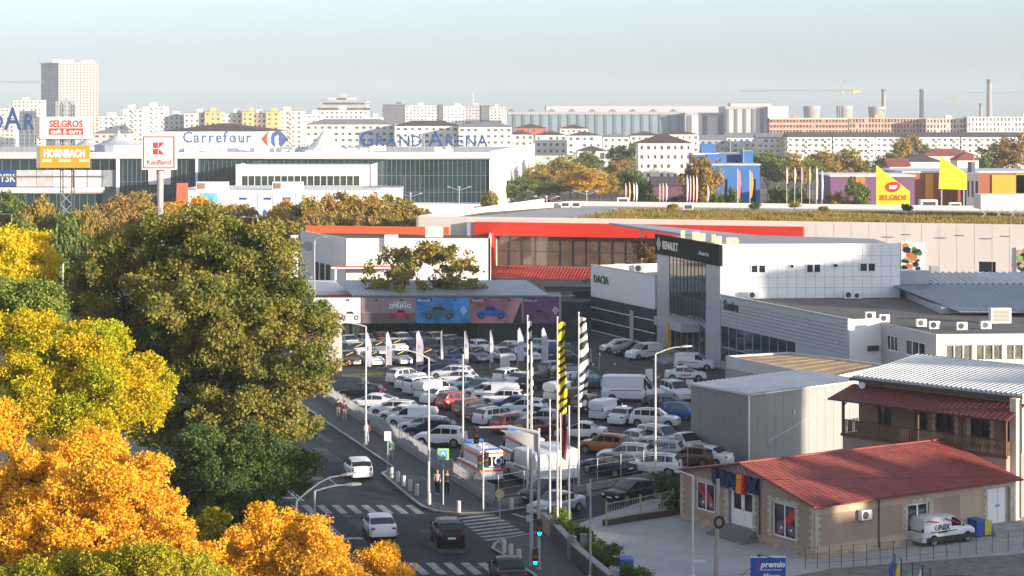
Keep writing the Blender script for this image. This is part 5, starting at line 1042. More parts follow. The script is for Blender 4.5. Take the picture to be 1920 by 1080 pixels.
# ================================================================== tall sign masts
YS = 330.0
t = thing('lattice_sign_tower', 'lattice mast carrying a white Selgros panel above an orange panel', 'sign tower', (X_(124, YS), YS, 0)); cz = lambda y: Z_(y, YS); hwid = X_(960 + 10.5, YS)
for sx_ in (-hwid, hwid):
    for sy_ in (0, 1.8): MB().tube([(sx_, sy_, 0), (sx_, sy_, cz(196))], .11, 6).build('mast_leg', darkmetal, t)
zz = 0
while zz < cz(196) - 2:
    MB().tube([(-hwid, 0, zz), (hwid, 0, zz + 1.9)], .06, 5).build('lattice_brace', steel, t); MB().tube([(hwid, 0, zz), (-hwid, 0, zz + 1.9)], .06, 5).build('lattice_brace', steel, t); zz += 1.9
for y0, y1, mt, nm_ in ((219, 260, M('sign_white', (.68, .675, .66), .5, .02), 'white_panel'), (273, 314, M('sign_orange', (.80, .27, .01), .5, .04), 'orange_panel')):
    hw = X_(960 + 46, YS); pa = MB().box((0, -.9, cz(y1)), (2 * hw, 1.0, cz(y0) - cz(y1))).build(nm_, mt, t)
    MB().box((0, -.9, cz(y1) - .12), (2 * hw + .3, 1.2, .12)).build('frame', darkmetal, pa); MB().box((-hw - .3, -.85, cz(y1)), (.5, 1.0, cz(y0) - cz(y1))).build('frame', M('panel_edge', (.22, .2, .18), .6, .1), pa)
    if y0 == 219:
        l_ = MB(); l_.text('SELGROS', (.3, -1.41, cz(238)), (1, 0, 0), up, 1.55, .04, align='CENTER', squeeze=.86, bold=.03); l_.build('lettering', M('logo_red', (.60, .045, .025), .5, 0), pa)
        MB().box((.3, -1.42, cz(252.5)), (5.6, .04, 1.05)).build('stripe', MATS['logo_red'], pa); l_ = MB(); l_.text('cash & carry', (.3, -1.45, cz(250)), (1, 0, 0), up, 1.0, .03, align='CENTER', bold=.02); l_.build('lettering', white_sign, pa)
    else:
        l_ = MB(); l_.text('HORNBACH', (0, -1.41, cz(294)), (1, 0, 0), up, 1.72, .04, align='CENTER', squeeze=.70, bold=.04); l_.build('lettering', white_sign, pa)
        for i, (a, b) in enumerate(((-3.6, 1.6), (-.9, 2.0), (2.4, 1.6))): MB().box((a + b / 2, -1.42, cz(303)), (b, .03, .42)).build('small_print', M('print_cream', (.8, .62, .35), .5, 0), pa)
t = thing('pylon_sign', 'square white Kaufland sign with red frame on a grey pole', 'sign', (X_(299, YS), YS, 0)); hw = X_(960 + 32, YS); zc0, zc1 = cz(318), cz(253)
MB().tube([(0, .6, 0), (0, .6, zc0 + .5)], [.62, .6], 14).build('pole', M('pole_grey', (.30, .30, .31), .5, .08), t)
pa = MB().box((0, 0, zc0), (2 * hw, 1.1, zc1 - zc0)).build('panel', MATS['sign_white'], t)
rr = MATS['logo_red']; b_ = .32; i_ = .22
for c, d in (((0, -.57, zc0 + i_), (2 * hw - 2 * i_, .06, .18)), ((0, -.57, zc1 - i_ - .18), (2 * hw - 2 * i_, .06, .18)), ((-hw + i_ + .09, -.575, zc0 + i_), (.18, .06, zc1 - zc0 - 2 * i_)), ((hw - i_ - .09, -.575, zc0 + i_), (.18, .06, zc1 - zc0 - 2 * i_))): MB().box(c, d).build('red_border', rr, pa)
u_ = .105; lx, lz = -.95, (zc0 + zc1) / 2 - .35
for a, b, c, d in ((0, 0, .82, .92), (0, 1.05, .82, .92)): MB().box((lx + a + c / 2, -.57, lz + b), (c, .05, d)).build('emblem_block', rr, pa)
for pts in ([(.95, 1.05), (1.9, 1.97), (.95, 1.97)][::1], [(.95, 0), (1.9, 0), (.95, .92)]): MB().add([(lx + a, -.6, lz + b) for a, b in pts], [(0, 1, 2)]).build('emblem_wedge', rr, pa)
l_ = MB(); l_.text('Kaufland', (0, -.56, zc0 + .85), (1, 0, 0), up, 1.15, .04, align='CENTER', bold=.01); l_.build('lettering', rr, pa)
# ================================================================== buildings of the middle distance
t = quad_house('apartment_house', 'five-storey cream apartment house with brown hipped roof', 'apartment house', (X_(1197, 700), 700), R(0), X_(1297, 700) - X_(1197, 700), 16, Z_(268, 700), cream, brownroof, 8, 6, 3, (.42, .40), 'hip', 3.0, over=.6)
block(1297, 1425, 310, 505, 'blue_warehouse', 'bright blue sheet-clad warehouse left of the green trees', 'warehouse', bluew, MATS['pale_metal_roof'], 5, 1, 0, 16, roof='flat', wfrac=(.3, .5))
block(1300, 1392, 290, 522, 'blue_hall', 'taller blue hall behind the blue warehouse with white roof boxes', 'warehouse', bluew, warmwhite, 4, 1, 0, 14, yb=318, wfrac=(.25, .3))
block(1393, 1412, 284, 515, 'blue_tower', 'narrow blue and grey service tower beside the blue hall', 'tower', bluew, greyroof, 0, 1, 0, 6)
block(1082, 1138, 283, 830, 'villa', 'two-storey white villa with dark hipped roof and big windows', 'house', palewhite, darkroof, 3, 2, 1, 10, yb=325, roof='hip', rh=1.9, wfrac=(.4, .55))
block(1135, 1162, 287, 850, 'green_annex', 'pale green low building right of the villa', 'building', M('pale_green', (.42, .50, .43), .8, .06), greyroof, 0, 1, 0, 8)
block(1003, 1088, 292, 880, 'green_store', 'long pale green store behind the yellow trees', 'building', MATS['pale_green'], greyroof, 0, 1, 0, 10)
block(1557, 1715, 331, 440, 'purple_store', 'purple sheet-clad store with orange stripe behind the hypermarket', 'store', M('purple_sheet', (.15, .065, .14), .6, .08), warmwhite, 0, 1, 0, 20)
for a, b, mt, lab in ((1605, 1622, M('orange_sheet', (.60, .17, .03), .6, .05), 'stripe'),): MB().par((X_(a, 439.7), 439.7, 3), (X_(b, 439.7) - X_(a, 439.7), 0, 0), (0, .2, 0), (0, 0, Z_(331, 440) - 3)).build('orange_stripe', mt, bpy.data.objects['purple_store']).matrix_parent_inverse = Matrix.Translation((-X_(1557, 440), -440, 0))
ob = block(1692, 1960, 324, 470, 'orange_store', 'orange and rust coloured store with pale metal roof at the right', 'store', M('rust_sheet', (.30, .085, .03), .6, .08), MATS['pale_metal_roof'], 0, 1, 0, 30)
for a, b, y0 in ((1735, 1750, 326), (1860, 1925, 328), (1905, 1960, 326)): MB().par((X_(a, 469.7) - X_(1692, 470), -.3, 4), (X_(b, 470) - X_(a, 470), 0, 0), (0, .25, 0), (0, 0, Z_(y0, 470) - 4)).build('orange_field', M('amber_sheet', (.75, .30, .02), .6, .05), ob)
block(1812, 1835, 326, 462, 'dark_entrance', 'dark glazed entrance block in the orange store front', 'entrance', fardark, greyroof, 3, 2, 0, 6)
for i, (a, b, y, Y, rm, wm, lab) in enumerate(((1690, 1765, 303, 530, darkroof, palewhite, 'low white house with dark roof behind the purple store'), (1730, 1830, 292, 575, redroof, cream, 'house with wide red roof behind the plain yellow sail'), (1668, 1705, 312, 520, redroof, palewhite, 'small house with red roof edge behind the yellow sail'), (1225, 1290, 348, 470, darkroof, M('plum_wall', (.14, .06, .09), .8, .1), 'plum kiosk with dark gabled roof below the apartment house'), (1795, 1835, 300, 560, redroof, cream, 'small red-roofed house right of the wide red roof'))):
    block(a, b, y, Y, 'cottage', lab, 'house', wm, rm, 4, 1, 0, 9, roof='gable' if i in (2, 3) else 'hip', rh=2.0, group='low houses behind the stores')
# long white apartment rows (1300-1920)
rows_ = [(1420, 1475, 259, 690, 'white apartment row with grey roof right of the blue hall', palewhite, greyroof, 6, 4), (1476, 1560, 257, 680, 'white apartment row with dark roof above the green trees', palewhite, darkroof, 8, 4), (1562, 1640, 257, 680, 'white apartment row with dark roof left of the yellow sail', warmwhite, darkroof, 8, 4), (1642, 1720, 257, 685, 'white apartment row above the red-edged house', palewhite, darkroof, 8, 4), (1722, 1800, 257, 680, 'white apartment row above the wide red roof', warmwhite, darkroof, 8, 4), (1802, 1880, 257, 680, 'white apartment row with dark roof near the right edge', palewhite, darkroof, 8, 4), (1882, 1990, 257, 680, 'white apartment row cut by the right edge', warmwhite, darkroof, 10, 4), (1300, 1360, 262, 700, 'grey shaded apartment row left of the white rows', fargrey, greyroof, 6, 4), (1362, 1418, 258, 705, 'pale grey apartment row with grey roof', MATS['pale_grey'], greyroof, 6, 4)]
for a, b, y, Y, lab, wm, rm, nx, nz in rows_: block(a, b, y, Y * 1.6, 'apartment_row', lab, 'apartment row', wm, rm, nx, 0, 1, 16, roof='gable', rh=Y * 1.6 * 9 / FPX, wfrac=(.5, .42), bal=3, group='white apartment rows in the middle distance', rot=R(0))
for a, b, y, Y, lab, wm, rm, rf_ in ((952, 1000, 252, 800, 'white house row behind the right mall wall', palewhite, brownroof, 'hip'), (1004, 1062, 253, 760, 'white apartment row with brown hipped roof right of the mall', palewhite, brownroof, 'hip'), (1064, 1128, 254, 740, 'white apartment row with wide brown roof, middle one', warmwhite, brownroof, 'hip'), (1130, 1180, 257, 760, 'white apartment row with grey roof left of the cream house', palewhite, greyroof, 'hip'), (1182, 1240, 254, 790, 'white row with brown roof behind the cream house', palewhite, brownroof, 'hip'), (1242, 1310, 252, 800, 'white row with brown roof right behind the cream house', warmwhite, brownroof, 'hip'), (965, 1025, 240, 900, 'red and white house row under the long hall', M('far_red', (.42, .12, .08), .8, .05), brownroof, 'hip'), (1050, 1102, 241, 900, 'cream house row under the long hall', cream, brownroof, 'hip')):
    block(a, b, y, Y * 1.35, 'apartment_row', lab, 'apartment row', wm, rm, 4, 0, 1, 18, roof=rf_, rh=Y * 1.35 * 8 / FPX, wfrac=(.42, .42), group='brown-roofed rows in the middle distance')
# buildings behind the mall
block(300, 505, 246, 760, 'brown_roof_hall', 'wide hall with big brown hipped roof behind the mall', 'hall', palewhite, brownroof, 0, 1, 0, 60, roof='hip', rh=760 * 15 / FPX)
for a, b, y, Y, lab, wm, nx, nz, bl in ((184, 232, 218, 900, 'white slab block right of the lattice sign tower', palewhite, 6, 7, 3), (230, 268, 204, 930, 'stepped white block with roof boxes, left half', palewhite, 5, 8, 2), (268, 308, 200, 935, 'stepped white block with roof boxes, right half', warmwhite, 5, 8, 2), (308, 345, 217, 880, 'white slab block above the square red-framed sign', palewhite, 5, 6, 3), (345, 384, 212, 870, 'white slab block left of the first ochre bay', palewhite, 5, 6, 0), (384, 414, 210, 868, 'ochre-fronted block, leftmost of three', ochre, 4, 6, 0), (414, 454, 213, 872, 'white slab between the ochre blocks', palewhite, 5, 6, 2), (454, 474, 210, 868, 'narrow ochre block, middle of three', ochre, 3, 6, 0), (474, 499, 213, 872, 'narrow white slab left of the last ochre block', warmwhite, 3, 6, 0), (499, 523, 210, 868, 'ochre block, rightmost of three', ochre, 3, 6, 0), (523, 566, 208, 890, 'white slab right of the ochre blocks', palewhite, 6, 6, 2), (566, 602, 214, 900, 'white slab left of the grey office', warmwhite, 5, 6, 0), (600, 690, 207, 960, 'white and red dotted block below the grey office', M('far_rose', (.70, .58, .54), .8, .1, .2), 12, 5, 0), (25, 78, 188, 1150, 'pale block behind the blue letters at the left', palewhite, 7, 9, 0), (-40, 26, 203, 1000, 'white block at the left edge behind the letters', palewhite, 8, 7, 0), (104, 140, 190, 1120, 'small grey and white block in front of the tower', fargrey, 5, 9, 2), (690, 716, 220, 900, 'low white block right of the grey office', palewhite, 4, 4, 0), (941, 950, 206, 1080, 'thin white block left of the long hall', palewhite, 2, 8, 0)):
    block(a, b, y, Y * 1.45, 'slab_block', lab, 'apartment block', wm, greyroof, nx, 0, 2, 16, wfrac=(.42, .4), bal=bl, group='slab blocks behind the mall')
for a, b, y, Y, lab, wm, rm in ((572, 740, 233, 800, 'low white terrace with grey roof behind the tent skylight', palewhite, greyroof), (740, 860, 236, 790, 'low white terrace behind the roof letters', warmwhite, brownroof), (860, 960, 238, 780, 'cream terrace behind the end of the roof letters', cream, greyroof), (175, 240, 250, 820, 'low rust-red row behind the grey skylight', farpink, greyroof)):
    block(a, b, y, Y * 1.25, 'terrace', lab, 'terrace', wm, rm, 2, 0, 0, 16, roof='hip', rh=2.6, wfrac=(.45, .38), group='low terraces behind the mall')
block(600, 688, 189, 1600, 'grey_office', 'stepped grey office block with banded windows on the skyline', 'office', fargrey, greyroof, 1, 10, 1, 25, wfrac=(.9, .4)); block(615, 665, 182, 1605, 'office_penthouse', 'grey penthouse storey on top of the stepped office', 'office', M('far_grey2', (.42, .41, .41), .8, .05), greyroof, 1, 1, 0, 14, yb=189)
for a, b, y, lab, wm, nx in ((717, 760, 196, 'dark grey block with scattered windows on the skyline', fardark, 4), (760, 822, 198, 'white gridded block beside the dark one', palewhite, 8), (820, 830, 196, 'narrow dark grey block end', fardark, 0), (831, 872, 199, 'white block right of the dark pair', warmwhite, 6), (872, 902, 198, 'white gridded block with dark frame', MATS['far_grey2'], 4), (900, 918, 198, 'dark grey block end right of the gridded one', fardark, 0), (918, 940, 201, 'white block right of the dark end', palewhite, 4)):
    block(a, b, y, 1900, 'slab_block', lab, 'apartment block', wm, greyroof, nx, 0 if nx else 1, 0, 20, wfrac=(.45, .42), group='dark and white blocks on the skyline')
# long industrial hall
def long_hall(px0, px1, ytop, Y, label, wm, piers, name='industrial_hall'):
    t = block(px0, px1, ytop, Y, name, label, 'hall', wm, fargrey, 0, 1, 0, 60); wd = X_(px1, Y) - X_(px0, Y); z1 = Z_(ytop, Y)
    ms = MB().par((0, -.6, 0), (wd / piers * .32, 0, 0), (0, .55, 0), (0, 0, z1 - 2.2)).mesh('pier', fardark)
    for i in range(piers): obj('pier', ms, t, loc=(wd * (i + .1) / piers, 0, 0))
    MB().par((-.3, -.8, z1 - 2.1), (wd + .6, 0, 0), (0, .75, 0), (0, 0, 2.0)).build('eaves_band', fargrey, t); return t
t = long_hall(943, 1285, 210, 1812, 'long teal-grey industrial hall with dark piers on the skyline', tealg, 20)
for i in range(9): x = (X_(1285, 1812) - X_(943, 1812)) * (i + .4) / 9; MB().add([(x - 4, 0, Z_(210, 1812) + .4), (x, 0, Z_(204, 1812)), (x + 4, 0, Z_(210, 1812) + .4), (x - 4, .4, Z_(210, 1812) + .4), (x, .4, Z_(204, 1812)), (x + 4, .4, Z_(210, 1812) + .4)], [(0, 2, 1), (3, 4, 5), (0, 1, 4, 3), (1, 2, 5, 4)]).build('roof_gable', fardark, t)
block(1024, 1370, 199, 1914, 'upper_hall', 'grey upper storey rising behind the long hall', 'hall', MATS['far_grey2'], fargrey, 0, 1, 0, 60)
long_hall(1285, 1372, 212, 1798, 'pale white end of the long hall with few piers', palewhite, 3); long_hall(1360, 1440, 200, 1783, 'taller grey end hall with dark piers', MATS['far_grey2'], 5)
block(1370, 1446, 194, 1827, 'roof_storey', 'rust-edged roof storey above the end hall', 'hall', farpink, M('rust_edge', (.2, .11, .1), .8, .05), 0, 1, 0, 20); block(1440, 1478, 200, 1776, 'white_end_hall', 'plain white end of the tall hall', 'hall', palewhite, palewhite, 0, 1, 0, 30)
# unfinished brick building
t = block(1443, 1590, 222, 1470, 'brick_shell', 'unfinished brick and concrete frame building, left half', 'building site', brick, M('raw_concrete', (.55, .45, .37), .9, .1), 24, 4, 1, 16, yb=262, wfrac=(.55, .62), glz=M('void_dark', (.05, .045, .045), .9, .2)); block(1592, 1735, 222, 1477, 'brick_shell', 'unfinished brick and concrete frame building, right half', 'building site', M('raw_brick2', (.47, .29, .20), .9, .25, .2), MATS['raw_concrete'], 24, 4, 1, 16, yb=262, wfrac=(.55, .62), glz=MATS['void_dark'])  # dark sheets behind the open bays, coloured as the unlit inside
for z in (222.5, 232, 242): MB().par((-.2, -.5, Z_(z + 1.6, 1470)), (X_(1590, 1470) - X_(1443, 1470) + .3, 0, 0), (0, .48, 0), (0, 0, .8)).build('floor_slab', MATS['raw_concrete'], t)
block(1737, 1812, 223, 1462, 'brick_shell', 'half-plastered brown end of the unfinished building', 'building site', farpink, MATS['raw_concrete'], 12, 4, 1, 16, yb=262, wfrac=(.5, .62), glz=MATS['void_dark']); block(1814, 1990, 220, 1455, 'white_row', 'new white apartment row at the right behind the rows', 'apartment row', palewhite, palewhite, 26, 4, 1, 16, yb=258, wfrac=(.4, .6))
# tower
Yt = 2500; t = thing('residential_tower', 'tall twin residential tower with pale balconies on the left skyline', 'tower', (X_(110, Yt), Yt, 0)); zt = Z_(118, Yt); xl, xr = X_(75, Yt + 30) - X_(110, Yt), X_(184, Yt) - X_(110, Yt)
def tface(a, b, n, nz, wm, fr):
    m_ = MB(); L = math.hypot(b[0] - a[0], b[1] - a[1]); hs = [(L * (i + .5 - fr / 2) / n, L * (i + .5 + fr / 2) / n, zt * (j + .3) / nz, zt * (j + .78) / nz) for i in range(n) for j in range(nz)]; P = holes_wall(m_, a, b, 0, zt, hs, .8); m_.build('wall', wm, t); g_ = MB()
    for h in hs: pane_in(g_, P, h, .7)
    g_.build('window_glazing', glass, t, kind='stuff')
    for j in range(nz): oo = Vector(P(0, zt * j / nz, -.7)); MB().par(oo, Vector(P(L, zt * j / nz, -.7)) - oo, Vector(P(0, zt * j / nz, -.02)) - oo, (0, 0, .35)).build('floor_edge', wm, t)
tface((xl, 36), (0, 0), 6, 28, MATS['far_grey2'], .5); tface((0, 0), (xr * .6, -2), 7, 28, M('tower_cream', (.66, .60, .52), .8, .05, .1), .44); tface((xr * .6 + .2, -1), (xr, -1), 5, 28, M('tower_rose', (.66, .52, .46), .8, .08, .1), .44)  # left face in plain grey, its shade put into the wall colour
tface((xr, -1), (xr - 6, 24), 4, 28, MATS['tower_cream'], .4)
MB().prism([(xl + 1, 21), (0, .5), (xr, -.5), (xr - 6, 24)], zt, zt + .8).build('roof', fargrey, t); MB().box((4, 6, zt), (24, 12, 4.5)).build('roof_house', MATS['far_grey2'], t); MB().box((34, 10, zt), (14, 10, 3.2)).build('roof_house', palewhite, t)
# cooling towers, chimneys, cranes, mast
cool = M('cooling_concrete', (.30, .25, .21), .9, .12, .05)
for (a, b, y), lab in zip(((1505, 1539, 199), (1567, 1600, 199), (1627, 1660, 200)), ('squat concrete cooling tower, leftmost of three', 'squat concrete cooling tower, middle of three', 'squat concrete cooling tower, rightmost of three')):
    Y = 2250; r_ = (X_(b, Y) - X_(a, Y)) / 2; z = Z_(y, Y); t = thing('cooling_tower', lab, 'cooling tower', (X_((a + b) / 2, Y), Y, 0), group='cooling towers on the skyline'); MB().lathe([(r_ * 1.05, 0), (r_ * .9, z * .45), (r_ * .86, z * .7), (r_ * .93, z * .93)], n=28).build('shell', cool, t, 40); MB().lathe([(r_ * .95, z * .93), (r_ * .97, z)], n=28).build('rim', fargrey, t, 40)
for (px, w_, y, Y, m_n), lab in zip(((1657, 8, 167, 2400, 0), (1728, 8, 167, 2450, 0), (1855, 9.5, 149, 2400, 0), (1839, 6, 194, 2500, 1)), ('tall chimney behind the rightmost cooling tower', 'tall chimney alone right of the cooling towers', 'tallest chimney near the right edge', 'short chimney beside the tallest one')):
    r_ = w_ * Y / FPX / 2; z = Z_(y, Y); t = thing('chimney', lab, 'chimney', (X_(px, Y), Y, 0), group='chimneys on the skyline'); MB().lathe([(r_ * 1.25, 0), (r_, z * .97)], n=16).build('shaft', M('chimney_concrete', (.27, .24, .22), .9, .1, .05), t, 40); MB().lathe([(r_ * 1.08, z * .94), (r_ * 1.08, z)], n=16).build('rim', fardark, t, 40)
def crane(px, Y, ymast, yjib, pl, pr, yapex, label, cm, back):
    t = thing('tower_crane', label, 'crane', (X_(px, Y), Y, 0)); zj = Z_(yjib, Y); za = Z_(yapex, Y); w_ = 1.0; s_ = Y / FPX
    for a in (-w_, w_):
        for b in (-w_, w_): MB().tube([(a, b, 0), (a, b, zj)], .16, 4).build('mast_chord', steel, t)
    z = 0
    while z < zj - 3: MB().tube([(-w_, -w_, z), (w_, -w_, z + 3)], .1, 4).build('mast_brace', steel, t); z += 3
    jl, jr = (pl - px) * s_, (pr - px) * s_
    for off in (0, 1.5): MB().tube([(jl, 0, zj + off * (0.35)), (jr, 0, zj + off)], .2, 4).build('jib', steel, t)
    n_ = 22
    for i in range(n_): x0, x1 = jl + (jr - jl) * i / n_, jl + (jr - jl) * (i + 1) / n_; MB().tube([(x0, 0, zj), (x1, 0, zj + 1.2)], .11, 4).build('jib_brace', cm if x0 > 0 else steel, t)
    MB().tube([(0, 0, zj), (back * 6 * s_, 0, za)], .3, 4).build('apex', steel, t)
    for e in (jl * .7, jr * .9): MB().tube([(back * 6 * s_, 0, za), (e, 0, zj + .8)], .06, 4).build('tie', steel, t)
    MB().box((jr * .8 if abs(jr) < abs(jl) else jl * .8, 0, zj - 1.6), (min(abs(jr), abs(jl)) * .35, 1.4, 2.6)).build('counterweight', cm, t); MB().box((back * 1.5, 0, zj - 2.2), (1.8, 1.6, 2.2)).build('cab', cm, t)
cy = M('crane_yellow', (.62, .42, .06), .5, .05)
crane(1574, 1900, 205, 171, 1388, 1614, 149, 'tower crane with long jib over the cooling towers', cy, 2)
crane(1790, 2200, 220, 186, 1770, 1796, 168, 'crane mast between the chimneys', cy, 0.0)
crane(1990, 2300, 220, 174, 1806, 2040, 150, 'faint crane jib reaching in from the right edge', steel, 1)
crane(-60, 1900, 200, 155, -130, 84, 140, 'faint crane jib reaching in from the left edge', steel, -1)
t = thing('radio_mast', 'slim white radio mast on the skyline above the dark blocks', 'mast', (X_(887, 2100), 2100, 0)); z = Z_(170, 2100)
for a in (0, 2.1, 4.2): MB().tube([(.8 * math.cos(a), .8 * math.sin(a), 0), (.5 * math.cos(a), .5 * math.sin(a), z)], .18, 5).build('leg', pole_white, t)
for zz in np.arange(10, z, 4): MB().lathe([(.9, zz), (.9, zz + .3)], n=8).build('ring', pole_white, t)
# ================================================================== vehicles
tyre_m = M('tyre_rubber', (.012, .012, .013), .8, 0); rim_m = M('wheel_rim', (.35, .36, .37), .35, 0, metal=.6); rim_d = M('dark_rim', (.06, .06, .065), .4, 0, metal=.4)
under_m = M('underbody', (.008, .008, .009), .9, 0); plast = M('black_plastic', (.018, .018, .02), .55, 0); lamp_c = M('headlamp', (.55, .58, .6), .12, 0, spec=.8); lamp_r = M('tail_lamp', (.28, .008, .008), .2, 0); plate_m = M('number_plate', (.7, .7, .68), .5, 0)
cglass = M('car_glass', (.010, .014, .018), .04, 0, spec=.9)
def paint_(n, c, metal=0.0, rough=.3): return M('paint_' + n, c, rough, 0, metal=metal, coat=.45 if c[0] > .1 else .12, spec=.5 if c[0] > .1 else .2)
PAINT = {'white': paint_('white', (.66, .67, .68)), 'silver': paint_('silver', (.34, .36, .38), .4), 'grey': paint_('grey', (.16, .17, .19), .4), 'dark grey': paint_('darkgrey', (.045, .05, .055), .3), 'black': paint_('black', (.008, .008, .01)), 'navy': paint_('navy', (.010, .020, .055)), 'blue': paint_('blue', (.012, .07, .24), .2), 'teal': paint_('teal', (.02, .10, .14), .3), 'red': paint_('red', (.36, .018, .02)), 'dark red': paint_('darkred', (.13, .010, .014)), 'orange': paint_('orange', (.34, .095, .02), .3), 'brown': paint_('brown', (.13, .065, .03), .3), 'green': paint_('green', (.015, .04, .035), .2), 'light blue': paint_('lightblue', (.35, .47, .58), .3)}
_wh = {}
def wheel_mesh(r_, rim):
    k = (round(r_, 2), rim)
    if k in _wh: return _wh[k]
    t = MB().lathe([(r_ * .62, -.1), (r_ * .93, -.1), (r_, -.06), (r_, .06), (r_ * .93, .1), (r_ * .62, .1)], n=18, axis='y').mesh('wheel', tyre_m)
    rm = MB(); rm.lathe([(r_ * .62, -.104), (r_ * .62, .104)], n=18, axis='y', m=1)
    for i in range(5):
        a = 2 * math.pi * i / 5; d = Vector((math.cos(a), 0, math.sin(a))); s_ = Vector((-math.sin(a), 0, math.cos(a))) * r_ * .11
        for y_ in (.098, -.118): rm.par(d * r_ * .06 - s_ + Vector((0, y_, 0)), d * r_ * .56, s_ * 2, (0, .02, 0), 0)
    for y_ in (.11, -.11):
        for q in range(18): a, b = 2 * math.pi * q / 18, 2 * math.pi * (q + 1) / 18; rm.add([(r_ * f * math.cos(g), y_, r_ * f * math.sin(g)) for f, g in ((.55, a), (.66, a), (.66, b), (.55, b))], [(0, 1, 2, 3)], 0)
    rr_ = rm.mesh('rim', [rim, under_m]); _wh[k] = (t, rr_); return _wh[k]
def interp(pts, x):
    if x <= pts[0][0]: return pts[0][1]
    for (a, b), (c, d) in zip(pts[:-1], pts[1:]):
        if x <= c: return b + (d - b) * (x - a) / max(1e-6, c - a)
    return pts[-1][1]
# x runs rear (-) to front (+); deck = top of the lower body, roof = cabin outline
TYPES = {
 'sedan': dict(L=4.36, W=1.76, H=1.50, wb=2.63, r=.31, deck=[(-2.18, .80), (-2.1, .98), (-1.45, 1.03), (-1.2, .98), (.75, .93), (1.7, .84), (2.05, .72), (2.18, .58)], roof=[(-1.62, 1.02), (-.95, 1.42), (-.3, 1.50), (.15, 1.48), (1.02, .94)], side=[[(-.98, .30), (-.25, .30)], [(-.19, .30), (.72, .30)]]),
 'hatch': dict(L=4.06, W=1.76, H=1.50, wb=2.58, r=.31, deck=[(-2.03, .72), (-1.98, .98), (-1.5, .99), (.65, .93), (1.55, .84), (1.9, .70), (2.03, .55)], roof=[(-1.93, .98), (-1.55, 1.38), (-.9, 1.49), (-.1, 1.50), (.1, 1.48), (.98, .93)], side=[[(-1.35, .3), (-.42, .3)], [(-.36, .3), (.6, .3)]]),
 'suv': dict(L=4.34, W=1.82, H=1.68, wb=2.67, r=.355, deck=[(-2.17, .80), (-2.1, 1.12), (-1.6, 1.13), (.75, 1.08), (1.75, 1.0), (2.05, .86), (2.17, .66)], roof=[(-2.08, 1.12), (-1.75, 1.56), (-1.0, 1.66), (0.0, 1.66), (.2, 1.63), (1.0, 1.08)], side=[[(-1.62, .3), (-1.12, .3)], [(-1.04, .3), (-.3, .3)], [(-.23, .3), (.66, .3)]], rails=1),
 'wagon': dict(L=4.5, W=1.78, H=1.5, wb=2.7, r=.32, deck=[(-2.25, .72), (-2.2, 1.0), (-1.5, 1.0), (.75, .94), (1.75, .84), (2.1, .72), (2.25, .56)], roof=[(-2.16, 1.0), (-1.85, 1.38), (-1.0, 1.5), (0, 1.5), (.2, 1.47), (1.08, .95)], side=[[(-1.72, .3), (-1.1, .3)], [(-1.04, .3), (-.25, .3)], [(-.19, .3), (.72, .3)]], rails=1),
 'fastback': dict(L=4.68, W=1.85, H=1.44, wb=2.86, r=.34, deck=[(-2.34, .80), (-2.26, 1.0), (-1.9, 1.04), (-1.3, .97), (.8, .88), (1.85, .76), (2.2, .64), (2.34, .5)], roof=[(-2.0, 1.03), (-1.2, 1.34), (-.4, 1.44), (.2, 1.42), (1.22, .88)], side=[[(-1.15, .26), (-.2, .3)], [(-.14, .3), (.85, .28)]]),
 'van': dict(L=4.40, W=1.82, H=1.84, wb=2.75, r=.32, deck=[(-2.2, .78), (-2.17, 1.18), (-1.5, 1.18), (.9, 1.10), (1.85, .98), (2.1, .80), (2.2, .6)], roof=[(-2.17, 1.19), (-2.1, 1.74), (-1.2, 1.84), (.2, 1.82), (.45, 1.77), (1.28, 1.09)], side=[[(.12, .3), (.92, .3)]], box=1),
 'minivan': dict(L=4.40, W=1.82, H=1.80, wb=2.75, r=.32, deck=[(-2.2, .78), (-2.17, 1.14), (-1.5, 1.14), (.9, 1.08), (1.85, .96), (2.1, .80), (2.2, .6)], roof=[(-2.17, 1.15), (-2.02, 1.68), (-1.2, 1.8), (.2, 1.78), (.45, 1.74), (1.28, 1.07)], side=[[(-1.9, .3), (-1.1, .3)], [(-1.0, .3), (-.05, .3)], [(.05, .3), (.92, .3)]], rails=1),
 'large van': dict(L=6.1, W=2.05, H=2.52, wb=3.9, r=.35, deck=[(-3.05, .9), (-3.03, 1.35), (-2, 1.35), (1.7, 1.28), (2.6, 1.15), (2.9, .95), (3.05, .7)], roof=[(-3.03, 1.36), (-2.99, 2.42), (-2.4, 2.50), (.8, 2.50), (1.15, 2.42), (2.15, 1.27)], side=[[(1.05, .3), (1.85, .3)]], box=1),
 'pickup': dict(L=4.9, W=1.8, H=1.72, wb=3.0, r=.35, deck=[(-2.45, .9), (-2.42, 1.08), (-.6, 1.08), (.9, 1.06), (1.9, .98), (2.3, .85), (2.45, .62)], roof=[(-.55, 1.08), (-.45, 1.6), (-.1, 1.72), (.5, 1.7), (1.25, 1.06)], side=[[(-.3, .3), (.85, .3)]])}
_proto = {}
